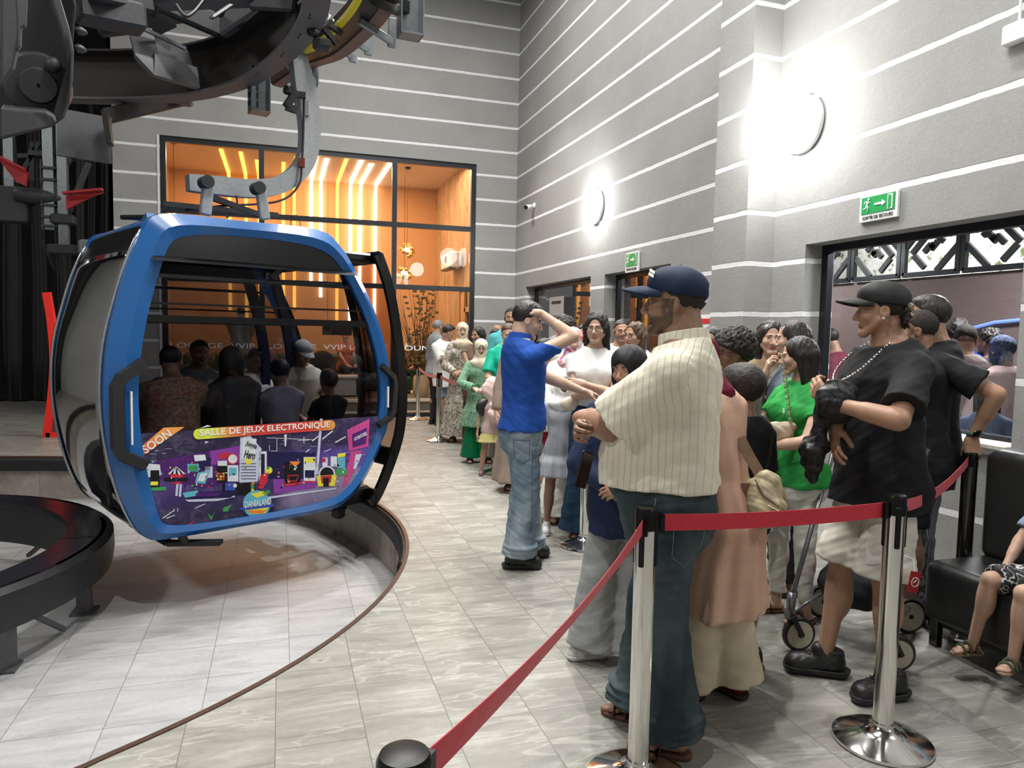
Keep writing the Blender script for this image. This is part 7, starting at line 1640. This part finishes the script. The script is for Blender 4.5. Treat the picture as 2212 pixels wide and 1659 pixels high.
# --- staff man in blue
def blue_extra(f):
    a = MB(); A_ = f['A']
    R_ = math.radians; z0_ = f['Z'](.49)
    stitches(f, [[(R_(100), z0_), (R_(100), z0_-.12), (R_(122), z0_-.155), (R_(148), z0_-.12), (R_(148), z0_), (R_(100), z0_)], [(R_(60), z0_+.01), (R_(85), z0_-.07)], [(R_(90), z0_), (R_(92), f['Z'](.35)), (R_(92), f['Z'](.15))]], plain('stitch_blue', '#33485e', .7), (f['hip'][1][0]*.6, 0))
P('man in royal blue polo and faded jeans, hand on his head', 1130, 4.80, 68, 1.76, near=3, py=900, lean=(0, -.03), skin='e', head_yaw=18, head_pitch=16, wide=.98,
  R=pose('R', (.045, .045, .955), (.25, 1, .15), (-.55, -.75, .35), (.2, .3, 1), .55, .4), L=pose('L', (-.04, .30, .63), (.4, -.3, -.6), (.05, .85, -.30), (.3, .3, 1), .5, .3),
  top=TEE(cloth('royal_blue', (.012, .065, .32), rough=.8), hem=.52, sleeve=.62, off=.012, collar=1), bottom=TRO(cloth('denim_faded', (.13, .185, .235), 'denim', (.33, .40, .43)), w=1.25, ankle=.046, bunch=1), hair=dict(kind='fade', mat=H_BLK), extras=blue_extra, shoes=SNK(M_SB, size=1.08), feet={1: (.10, -.06, 22), -1: (-.07, .09, -2)})
P('boy in beige top hiding behind the man in blue, hand at mouth', 1178, 6.35, 200, 1.50, near=1, **CHIN, head_yaw=30, skin='b', hk=.15, top=TEE(TAN, off=.03), bottom=dict(kind='shorts', len=.5, mat=cloth('dark_red_shorts', (.20, .01, .02))), hair=dict(kind='fade'), shoes=SNK())
P('man with wavy black hair in beige tee behind the queue', 1226, 7.3, -165, 1.72, near=1, **DOWN, head_yaw=25, head_pitch=12, skin='b', top=TEE(cloth('stone_tee', (.42, .40, .35)), off=.03), bottom=TRO(CHAR), hair=dict(kind='curly', vol=.6, mat=H_CURL), shoes=SNK())
P('man of whom only the forehead shows above the wavy hair', 1216, 8.3, 180, 1.78, near=0, **DOWN, top=TEE(GRY), bottom=TRO(CHAR), hair=dict(kind='crop'), shoes=SNK())
P('woman in white cardigan and patterned red and white headscarf', 1240, 5.85, -172, 1.60, fem=True, near=2, head_yaw=-14, R=pose('R', (.03, .16, .62), (.9, -.3, -.3), (-.5, .3, -.4), (.3, 1, .4), .6), L=DOWN['L'], skin='a', top=dict(mat=cloth('white_cardigan', (.72, .72, .70)), hem=.40, sleeve=1.95, off=.03, boxy=1), bottom=TRO(WHT, w=1.5, ankle=.07), hair=dict(kind='hijab', mat=cloth('scarf_red_white', (.75, .66, .60), 'floral', ((.5, .03, .05), (.1, .12, .4), (.6, .05, .05)))), shoes=SAN())
P('girl in grey striped dress with white socks and sneakers', 1220, 5.5, 175, 1.28, fem=True, child=True, near=1, **DOWN, skin='c', dress=dict(mat=cloth('grey_striped', (.55, .56, .58), 'vstripe', (.10, .12, .17), 3.4), hemz=.36, hw=.15, sleeve=.6), hair=dict(kind='hijab', drape=0, mat=TEEW), shoes=SNK(M_SW, sock=TEEW, lace=M_BLUE))
P('woman in white tee with glasses and curly black hair, arms crossed', 1288, 5.35, 178, 1.71, fem=True, near=2, **CROSS, head_yaw=12, skin='a', top=TEE(TEEW, hem=.585, sleeve=.42, off=.010, tuck=1, wr=.002), bottom=TRO(DEND, w=1.25, ankle=.062, waist=.60), hair=dict(kind='bob', curl=1, down=1.9, vol=1.08, mat=H_CURL), shoes=SAN(), opts=dict(glasses=GLB))
P('man with glasses and moustache in white shirt, behind the curly haired woman', 1343, 7.0, 178, 1.70, near=1, **DOWN, head_yaw=-8, skin='b', top=TEE(TEEW), bottom=TRO(CHAR), hair=dict(kind='crop'), shoes=SNK(), opts=dict(glasses=GLB, beard=.5))
P('woman with wavy brown hair and glasses left of the navy cap man', 1375, 5.9, -150, 1.66, fem=True, near=1, **DOWN, head_yaw=10, skin='b', top=TEE(TEEW), bottom=TRO(DEND), hair=dict(kind='long', curl=1, down=1.7, mat=H_BRN), shoes=SAN(), opts=dict(glasses=GLB))
P('person with dark hair glimpsed between the queue heads', 1262, 7.9, 180, 1.66, near=0, **DOWN, top=TEE(GRY), bottom=TRO(CHAR), hair=dict(kind='bun'), shoes=SNK(), fem=True)
P('woman with brown hair far back between the heads of the queue', 1250, 8.8, 180, 1.62, fem=True, near=0, **DOWN, top=TEE(TAN), bottom=TRO(CHAR), hair=dict(kind='long', mat=H_BRN), shoes=SNK())
P('girl in black headscarf and navy sweatshirt with grey trousers', 1347, 3.42, -172, 1.50, fem=True, near=2, hk=.142, **CLASP, head_yaw=22, head_pitch=4, skin='b', py=1200, top=dict(mat=cloth('navy_fleece', (.012, .022, .06)), hem=.42, sleeve=1.95, off=.030, boxy=1, bust=0), bottom=TRO(cloth('grey_fleece', (.30, .31, .31)), w=1.4, ankle=.060), hair=dict(kind='hijab', mat=cloth('black_scarf', (.012, .012, .014), rough=.6), drape=0), shoes=SNK(M_SW, sole=M_SW), feet={1: (.13, .03, 60), -1: (-.06, .0, 0)})
# --- big man in cream knitted polo
KNIT = cloth('cream_rib_knit', (.74, .70, .57), 'rib', bump=.6)
def cap_extra(f):
    HT, u = f['HT'], f['u']; a = MB(); rnd = random.Random(2)
    for k in range(9):
        ang = .08*k-.3; x, z = -.30+.06*k*.6, .62+.045*(k % 3)
        y = .70-.10*(k % 2)
    for k in range(5):
        for j in range(2): c = HT((-.44+.055*k, .60+.035*k-.02*j, .72+.11*j+.02*k)); a.box(tuple(c), (.007, .004, .012), Matrix.Rotation(.5, 3, 'Y'))
    a.build('cap_lettering', M_WHITE, f['root'])
    a = MB(); a.sweep([tuple(HT((.32*math.cos(q), -.60-.36*math.sin(q), .12))) for q in np.linspace(.3, 2.84, 9)], [(-.004, -.010), (.004, -.010), (.004, .010), (-.004, .010)]); a.build('cap_strap', M_WHITE, f['root'])
    R_ = math.radians; z0_ = f['Z'](.50)
    stitches(f, [[(R_(-112), z0_), (R_(-112), z0_-.12), (R_(-133), z0_-.16), (R_(-155), z0_-.12), (R_(-155), z0_), (R_(-112), z0_)], [(R_(-110), z0_+.012), (R_(-157), z0_+.012)], [(R_(-88), f['Z'](.55)), (R_(-86), f['Z'](.40)), (R_(-86), f['Z'](.22))]], plain('stitch_grey', '#5f7a80', .7), (f['hip'][-1][0]*.6, 0))
NAVYC = cloth('navy_cap_cloth', (.006, .018, .050), rough=.7)
P('big man in navy cap and cream knitted polo, arms crossed', 1450, 2.70, -80, 1.80, near=3, py=900, lean=(0, -.035), fat=1.15, wide=1.10, skin='c', head_yaw=-6, head_pitch=-2, hk=.140,
  **dict(R=pose('R', (-.035, .175, .665), (.8, -.1, -.6), (-.9, .05, .05), (.1, 1, .2), .9, .3), L=pose('L', (-.02, .205, .68), (.8, -.1, -.75), (-.9, -.15, -.05), (.1, 1, .3), .5, .2)), top=TEE(KNIT, hem=.558, sleeve=.86, off=.016, collar=1, sw=1.2, wr=.004), bottom=TRO(cloth('denim_grey', (.028, .045, .052), 'denim', (.075, .105, .115)), w=1.2, ankle=.050, bunch=1, waist=.575), hair=dict(kind='crop', cap=dict(mat=NAVYC), mat=H_SHAVE), shoes=SAN(BRNS, straps=((.03, .045, .058), (.085, .09, .050))), opts=dict(beard=.75, gaze=0, nose=.8), extras=cap_extra, feet={1: (.08, .10, 8), -1: (-.10, -.06, -8)})
# --- between the capped man and the youth
P('person with glasses behind the curly haired woman', 1540, 4.9, -165, 1.62, near=1, **DOWN, skin='b', fem=True, top=TEE(GRY), bottom=TRO(CHAR), hair=dict(kind='long', down=1.4), shoes=SNK(), opts=dict(glasses=GLB))
P('person with big curly black hair, round glasses and grey tee', 1598, 3.95, -105, 1.58, fem=True, near=2, **CLASP, head_yaw=-8, head_pitch=10, skin='c', top=TEE(cloth('grey_marl', (.20, .20, .20)), off=.03, sleeve=.8), bottom=TRO(CHAR), hair=dict(kind='curly', vol=1.45, line=-.1, mat=H_CURL), shoes=SNK(), opts=dict(glasses=plain('glasses_red', '#5a2520', .3)))
def cardi(f): pass
P('woman in maroon headscarf and long pink cardigan leaning forward', 1566, 3.02, -60, 1.56, fem=True, near=2, py=1000, lean=(0, .17), **CLASP, head_pitch=25, skin='c', dress=dict(mat=cloth('pink_crepe', (.62, .40, .29), bump=.9, weave=260), hemz=.26, hw=.128, sleeve=1.9, cuff=.036, pleat=.09, np=7), bottom=TRO(CREAMT, w=1.45, ankle=.062), hair=dict(kind='hijab', mat=cloth('maroon_scarf', (.115, .006, .022))), shoes=dict(kind='sneaker', mat=plain('red_slipper', '#5e0f18', .6), sole=plain('slipper_sole', '#2c2522', .6)), feet={1: (.09, -.02, 5), -1: (-.06, .1, 0)})
P('boy with thick black hair seen from behind, black tee, white socks', 1588, 3.40, -38, 1.42, child=True, near=2, wide=.78, py=1300, **CLASP, skin='c', head_yaw=-14, top=TEE(BLKC, off=.03, sleeve=.8), bottom=dict(kind='shorts', len=.44, mat=CHAR), hair=dict(kind='short', vol=2.0, slope=.5, line=-.12, mat=H_CURL), shoes=SNK(M_SB, sock=TEEW, size=1.25), feet={1: (.06, -.05, 18), -1: (-.07, .05, 0)})
P('woman facing us with long wavy dark hair in tan top', 1664, 4.7, 172, 1.66, fem=True, near=2, **CLASP, skin='a', head_yaw=-6, top=TEE(cloth('tan_top', (.25, .18, .11)), sleeve=0), bottom=TRO(CHAR), hair=dict(kind='long', curl=1, down=2.6, mat=H_BLK), shoes=SAN(), opts=dict(lip=(.35, .06, .07)))
P('smiling woman in profile with long hair and blue grey top', 1722, 4.35, -115, 1.66, fem=True, near=2, R=CHIN['R'], L=DOWN['L'], skin='a', head_yaw=22, head_pitch=2, top=TEE(cloth('blue_grey_top', (.13, .16, .20)), sleeve=.25, off=.02), bottom=TRO(CHAR), hair=dict(kind='long', down=2.4, mat=H_BLK, vol=.95), shoes=SAN(), opts=dict(lip=(.45, .12, .11)))
GRN = cloth('bright_green_tee', (.03, .34, .07), rough=.75, bump=.25)
def pony(f):
    a = MB(); y = -.0
    c = np.array([-.045*f['H'], .098*f['H'], f['Z'](.745)]); a.ball(tuple(c), (.008, .005, .012), 8); a.ball(tuple(c+[0, .001, .014]), (.005, .004, .005), 8); a.build('chest_emblem', M_WHITE, f['root'])
P('woman in bright green tee and white jeans with long black hair', 1712, 3.98, -128, 1.56, fem=True, near=3, py=1200, skin='a', head_yaw=30, head_pitch=4, wide=1.06, R=pose('R', (.02, .165, .615), (.9, -.3, -.4), (-.75, .25, -.45), (.3, 1, .4), .55, .3), L=pose('L', (.035, .175, .625), (.9, -.2, -.5), (-.8, .15, -.4), (.3, 1, .5), .5, .3),
  top=TEE(GRN, hem=.485, sleeve=.5, off=.010, wr=.0035), bottom=TRO(WHT, w=.86, ankle=.027, len=.90), hair=dict(kind='long', down=2.35, mat=H_BLK, vol=1.0), shoes=SAN(BRNS), feet={1: (.10, .02, 12), -1: (-.09, -.03, -8)}, extras=pony)
# --- youth in black
def chain(f):
    a = MB(); H, Z = f['H'], f['Z']; n = 64; b = f['nvb']
    for k in range(n):
        q = 2*math.pi*k/n; x = math.sin(q)*(.056*H); dz = (1-math.cos(q))/2; y = -.050*H+.172*H*dz**.55; z = Z(.873)-.012*H*math.sin(q)**2-dz**1.3*.115*H
        nx = math.sin(q); p = (x*(1-.35*max(0, dz-.7)), y-(.0), z); a.ball(p, (.0075, .0055, .0075) if k % 2 else (.005, .008, .005), 6)
    a.build('necklace', plain('silver_links', (.75, .74, .70), .18, .9), f['root'], True)
    ar = f['ar'][-1]; B = basis(ar['dir'], ar['up']); a = MB(); w0 = ar['wr']-ar['dir']*.015
    a.tube([tuple(w0+B[:, 0]*.027*math.cos(q)+B[:, 2]*.023*math.sin(q)) for q in np.linspace(0, 6.28, 21)[:-1]], .0035, 6, closed=True); a.build('bracelet', MATS['silver_links'], f['root'], True)
    HT = f['HT']; a = MB(); a.ball(tuple(HT((.70, -.02, -.30))), .008, 8); a.ball(tuple(HT((-.70, -.02, -.30))), .008, 8); a.build('earring', MATS['silver_links'], f['root'], True)
    def tuft(pts, mt, r1):
        F = Field(HT((0, -.8, -.2))-f['u']*1.1, HT((0, -.8, -.2))+f['u']*1.1, .0038)
        for p0, p1 in pts: F.rc(HT(p0), HT(p1), r1*f['u'], r1*.7*f['u'], .05*f['u'])
        F.wrinkle(.045*f['u'], 11/f['u'], 5); F.wrinkle(.02*f['u'], 23/f['u'], 2); V_, Q_ = F.mesh(); mesh_obj('hair_curls', V_, Q_, mt, f['root'], True)
    tuft([((x_, -.74, .0), (x_*1.1, -.80, -.52)) for x_ in (-.38, -.13, .13, .38)], H_CURL, .17); tuft([((x_, -.90, .22), (x_, -.98, -.12)) for x_ in (-.42, -.2)], H_BLD, .09)
    p = f['hip'][-1]+(f['kn'][-1]-f['hip'][-1])*.72; rr_ = .128; vs = []; n_ = 24
    tc_ = math.atan2(-.85, .53); pts_ = []
    for i in range(n_+1):
        t_ = i/n_; u_ = -.105+.215*t_; top_ = .055*(max(0, .18-t_)/.18)-.012+.085*t_**1.6; bot_ = -.045+.13*t_**1.9; bot_ = min(bot_, top_-.001) if t_ > .02 else top_-.01
        for w_ in range(4): pts_.append((tc_+u_/rr_*-1.0, p[2]+bot_+(top_-bot_)*w_/3))
    vs = on_cloth(f['bottom'], pts_, (p[0], p[1]))
    mesh_obj('shorts_emblem', vs, [(4*i+w_, 4*i+4+w_, 4*i+5+w_, 4*i+1+w_) for i in range(n_) for w_ in range(3)], cloth('emblem_white', (.72, .71, .68)), f['root'], True)
P('youth in black cap and oversized black tee with silver chain', 1904, 3.22, -122, 1.80, near=3, py=900, skin='b', head_yaw=24, head_pitch=-1, wide=1.0,
  R=pose('R', (-.055, .150, .655), (.8, -.1, -.8), (-.50, .25, -.85), (.2, 1, .1), .38, .35), L=pose('L', (.10, .19, .715), (.9, -.3, -.5), (-.65, .25, .5), (.2, 1, .2), .8, .3),
  top=TEE(BLKC, hem=.452, sleeve=.80, off=.026, boxy=1, sw=1.08, wr=.006), bottom=dict(kind='shorts', len=.5, mat=cloth('cream_jersey', (.62, .59, .52)), w=1.45, waist=.5, flare=1.22), hair=dict(kind='crop', cap=dict(mat=cloth('black_cap_cloth', (.012, .012, .013), rough=.6)), mat=H_SHAVE, line=.05), shoes=SNK(M_SB, size=1.15, sock=TEEW, sockh=.05), extras=chain, opts=dict(nose=.7), feet={1: (.05, .18, 18), -1: (-.18, .02, -10)})
P('man with cropped hair in black tee close behind the youth', 1992, 3.95, -100, 1.72, near=2, head_yaw=6, skin='c', wide=1.05, R=CROSS['R'], L=CROSS['L'], top=TEE(BLKC, off=.03, boxy=1, sleeve=.75, hem=.44), bottom=dict(kind='shorts', len=.44, mat=cloth('black_shorts', (.012, .012, .014))), hair=dict(kind='crop', mat=H_SHAVE), shoes=SNK(), opts=dict(beard=.4))
def watch(f):
    ar = f['ar'][-1]; B = basis(ar['dir'], ar['up']); u3 = norm(ar['wr']-ar['el']); w0 = ar['wr']-u3*.03
    a = MB(); a.tube([tuple(w0+B[:, 0]*.030*math.cos(q)+B[:, 2]*.026*math.sin(q)) for q in np.linspace(0, 6.28, 21)[:-1]], .010, 6, closed=True); ws = a.build('watch_strap', plain('teal_strap', '#2f5d54', .5), f['root'], True)
    a = MB(); M3 = Matrix([list(r) for r in np.stack([B[:, 0], u3, B[:, 2]], 1)]); a.box(tuple(w0+B[:, 2]*.032), (.036, .042, .012), M3, bev=.005); a.build('watch_face', plain('watch_black', (.01, .01, .012), .1), ws)
    a = MB(); p = ar['wr']+ar['dir']*.085-B[:, 0]*(-.02); a.tube([tuple(w0+u3*.045+B[:, 0]*.029*math.cos(q)+B[:, 2]*.024*math.sin(q)) for q in np.linspace(0, 6.28, 21)[:-1]], .004, 6, closed=True); a.build('bangle', plain('copper_bangle', '#8a5a3a', .3, .8), f['root'], True)
X_, Y_, _ = place(2016, 700, 4.02); hd_ = head_of(X_, Y_, -95)
tgt = np.array([3.47, 2.85, HS+.05])-np.array([X_, Y_, 0]); ch, shh = math.cos(hd_), math.sin(hd_); lx_ = tgt[0]*ch-tgt[1]*shh; ly_ = tgt[0]*shh+tgt[1]*ch
figure('tall man in black tee resting his watch hand on the dark post', X_, Y_, hd_, 1.80, near=2, skin='b', head_yaw=0, R=CROSS['R'], L=dict(wr=(lx_/1.8, ly_/1.8, (tgt[2]+.02)/1.8/1.0), hint=(-.3, -1, 0), dir=(lx_*.3, ly_*.3+.0, -.45), up=(-.5, .0, .8), curl=1.15, thumb=.2),
  top=TEE(BLKC, off=.028, boxy=1, sleeve=.72), bottom=TRO(cloth('check_trousers', (.05, .05, .07), 'check', (.4, .4, .42), 4)), hair=dict(kind='fade'), shoes=SNK(), extras=watch)
# --- child on the sofa
def seated(label, x, y, heading, H, seat, **k): return figure(label, x, y, heading, H, sit=seat, **k)
seated('child in camouflage shorts and sandals sitting on the black sofa', 3.35, 2.25, math.radians(-82), 1.20, .42, child=True, near=3, skin='a', R=pose('R', (.10, .17, .53), (.8, -.6, 0), (-.1, .9, -.4), (.2, 0, 1), .3), L=pose('L', (.10, .12, .53), (.8, -.6, 0), (-.1, .9, -.4), (.2, 0, 1), .3),
  top=TEE(cloth('light_denim_shirt', (.22, .32, .45)), sleeve=.7), bottom=dict(kind='shorts', len=.46, mat=cloth('camo_grey', (.05, .05, .055), 'camo', ((.02, .02, .02), (.5, .5, .5))), w=1.25), hair=dict(kind='short'), shoes=dict(kind='sandal', mat=plain('olive_strap', '#4b5240', .6), sole=plain('tan_sole', '#8a7258', .6), straps=((-.01, .0, .075), (.035, .04, .066), (.08, .085, .048))), feet={1: (.15, -.0, 5), -1: (-.02, -.05, -20), 'lift': .10})
# --- behind the glass on the right
def Q(label, px, X, face, H, **k):
    p = onx(px, 720, X); return figure(label, float(p[0]), float(p[1]), head_of(float(p[0]), float(p[1]), face), H, **k)
Q('youth in maroon tee bowing his head behind the window', 1818, 4.95, -75, 1.66, near=1, **DOWN, lean=(0, .12), head_pitch=20, skin='b', top=TEE(cloth('maroon_tee', (.16, .03, .055)), off=.025, sleeve=.7), bottom=TRO(CHAR), hair=dict(kind='fade'), shoes=SNK())
Q('person in checked shirt beside the maroon tee behind the window', 1795, 5.5, -60, 1.50, near=0, **DOWN, skin='b', top=TEE(cloth('check_shirt', (.5, .5, .5), 'check', (.05, .05, .05), 3)), bottom=TRO(CHAR), hair=dict(kind='short'), shoes=SNK())
def swoosh(f):
    H, Z = f['H'], f['Z']; a = MB(); a.prism([(-.055, .0), (-.03, -.02), (.06, .035), (-.02, .0), (-.04, .012), (-.045, .02)], (.05, -.083*H-.012, Z(.77)), (1, 0, 0), (0, 0, 1), .004); a.build('back_print', plain('orange_print', '#c8743a', .6), f['root'])
Q('man in grey brown tee with orange mark, his back to the window', 2085, 5.0, 8, 1.68, near=2, **CLASP, skin='b', head_yaw=-10, head_pitch=15, top=TEE(cloth('grey_brown_tee', (.26, .21, .20)), off=.03, boxy=1, sleeve=.75), bottom=TRO(CHAR), hair=dict(kind='fade', mat=H_SHAVE, slope=.4, line=-.1), shoes=SNK(), extras=swoosh)
Q('man in blue polo with black curls behind the grey brown tee', 2068, 5.5, 20, 1.74, near=1, **DOWN, skin='b', top=TEE(cloth('deep_blue', (.02, .08, .4))), bottom=TRO(CHAR), hair=dict(kind='curly', vol=.6, slope=.4, line=-.1, mat=H_CURL), shoes=SNK())
Q('person with dark hair looking left behind the window', 2145, 5.6, -60, 1.66, near=1, **DOWN, skin='c', top=TEE(CHAR), bottom=TRO(CHAR), hair=dict(kind='curly', vol=.5), shoes=SNK())
Q('woman in blue headscarf and pale pink hood behind the window', 2172, 5.15, -40, 1.60, fem=True, near=1, **DOWN, skin='a', top=dict(mat=cloth('pale_pink', (.62, .45, .42)), hem=.45, sleeve=1.9, off=.04), bottom=TRO(cloth('plum_trousers', (.12, .04, .06))), hair=dict(kind='hijab', mat=cloth('navy_spotted', (.03, .05, .12), 'blotch', (.1, .12, .2))), shoes=SNK())
Q('small child with dark bob and blue grey dress behind the window', 2142, 4.75, 0, 1.27, child=True, fem=True, near=1, **DOWN, skin='b', dress=dict(mat=cloth('blue_grey_dress', (.10, .12, .18)), hemz=.4, hw=.17, sleeve=.9), hair=dict(kind='bob', down=1.6, mat=H_BLK), shoes=SNK())
# --- in the cabin, seated
def cab(px, yl):
    n = np.array(GN[:]); q = np.array((GQ+GN*(.85+yl))[:]); d = ray(px, 800); tt = ((q-EYE) @ n)/(d @ n); P_c = EYE+d*tt; return float(P_c[0]), float(P_c[1])
AZN = math.atan2(GN.x, GN.y)
def rider(label, px, yl, H, back=False, **k):
    x, y = cab(px, yl); return figure(label, x, y, AZN+(math.pi if back else 0)+math.radians(k.pop('turn', 0)), H, sit=.38, z0=.155, **k)
SHC = dict(shoes=SNK(), bottom=TRO(CHAR))
FT = dict(feet={1: (.09, -.06, 5), -1: (-.09, -.06, -5)})
rider('cabin passenger at left in cream floral dress, dark hair', 372, -.50, 1.62, fem=True, near=1, fat=1.0, wide=1.12, **LAP, head_yaw=30, head_pitch=15, skin='b', top=TEE(cloth('cream_floral', (.42, .34, .25), 'floral', ((.35, .10, .06), (.2, .22, .10), (.3, .08, .06)), 1.6), sleeve=1.4, off=.04), hair=dict(kind='bun', mat=H_BLK), **SHC, **FT)
rider('cabin passenger with long black hair and striped hooded top', 505, -.50, 1.60, fem=True, near=1, **LAP, head_yaw=38, skin='c', top=TEE(cloth('striped_hood', (.11, .11, .12), 'vstripe', (.03, .03, .03), 3), sleeve=1.9, off=.04), hair=dict(kind='long', down=2.2, mat=H_BLK, vol=1.1), **SHC, **FT)
rider('cabin passenger boy with dark dungaree straps over lilac tee', 607, -.50, 1.38, near=1, child=True, **LAP, head_pitch=15, skin='b', top=TEE(cloth('lilac_tee', (.30, .28, .36)), off=.03), hair=dict(kind='short', slope=.3, line=-.15, mat=H_BLK), **SHC, **FT)
rider('small boy passenger at the right end of the cabin in dark top', 712, -.50, 1.18, near=1, child=True, **LAP, skin='b', head_yaw=10, top=TEE(CHAR), hair=dict(kind='short', slope=.3, line=-.15, mat=H_BLK), **SHC, **FT)
rider('cabin passenger opposite in pale cap and pale grey tee', 640, .50, 1.70, back=True, near=1, **LAP, head_pitch=28, lean=(0, .15), skin='c', top=TEE(cloth('pale_grey_tee', (.45, .44, .40)), off=.02), hair=dict(kind='crop', cap=dict(mat=cloth('pale_cap', (.30, .33, .36))), mat=H_SHAVE), **SHC, **FT)
rider('cabin passenger opposite in white top, half hidden', 552, .50, 1.55, back=True, near=1, **LAP, head_pitch=20, skin='b', top=TEE(TEEW, off=.03), hair=dict(kind='short'), **SHC, **FT)
rider('cabin passenger opposite at left in grey', 430, .50, 1.66, back=True, near=0, **LAP, skin='c', top=TEE(GRY), hair=dict(kind='short'), **SHC, **FT)
# --- lounge guests
figure('lounge guest in tan scarf and spotted dress seated by the veined wall', 2.70, 15.8, math.radians(195), 1.62, fem=True, sit=.42, z0=.2, near=0, **LAP, skin='b', top=TEE(cloth('tan_leopard', (.40, .24, .10), 'leopard', (.05, .03, .02), 1.0), sleeve=1.8, off=.04), bottom=TRO(cloth('dark_green_trousers', (.02, .06, .03))), hair=dict(kind='hijab', mat=TAN), shoes=SNK(M_SW), feet={1: (.12, .0, 5), -1: (-.1, .0, -5)})
figure('lounge guest in white shorts on the right sofa', 3.22, 15.75, math.radians(215), 1.72, sit=.42, z0=.2, near=0, **LAP, skin='b', top=TEE(TAN), bottom=dict(kind='shorts', len=.46, mat=TAN), hair=dict(kind='short'), shoes=SNK(M_SW), feet={1: (.12, .0, 5), -1: (-.1, .0, -5)})
figure('lounge guest in orange top on the middle sofa', 1.35, 16.4, math.radians(160), 1.68, sit=.42, z0=.2, near=0, **LAP, skin='a', top=TEE(cloth('orange_top', (.5, .15, .06))), bottom=TRO(CHAR), hair=dict(kind='bun'), fem=True, shoes=SNK(), feet={1: (.12, .0, 5), -1: (-.1, .0, -5)})
figure('lounge guest in grey tee with his back to the glass', -.75, 15.1, math.radians(10), 1.75, near=0, **CROSS, skin='b', z0=.2, top=TEE(GRY, off=.03), bottom=TRO(CHAR), hair=dict(kind='crop'), shoes=SNK())
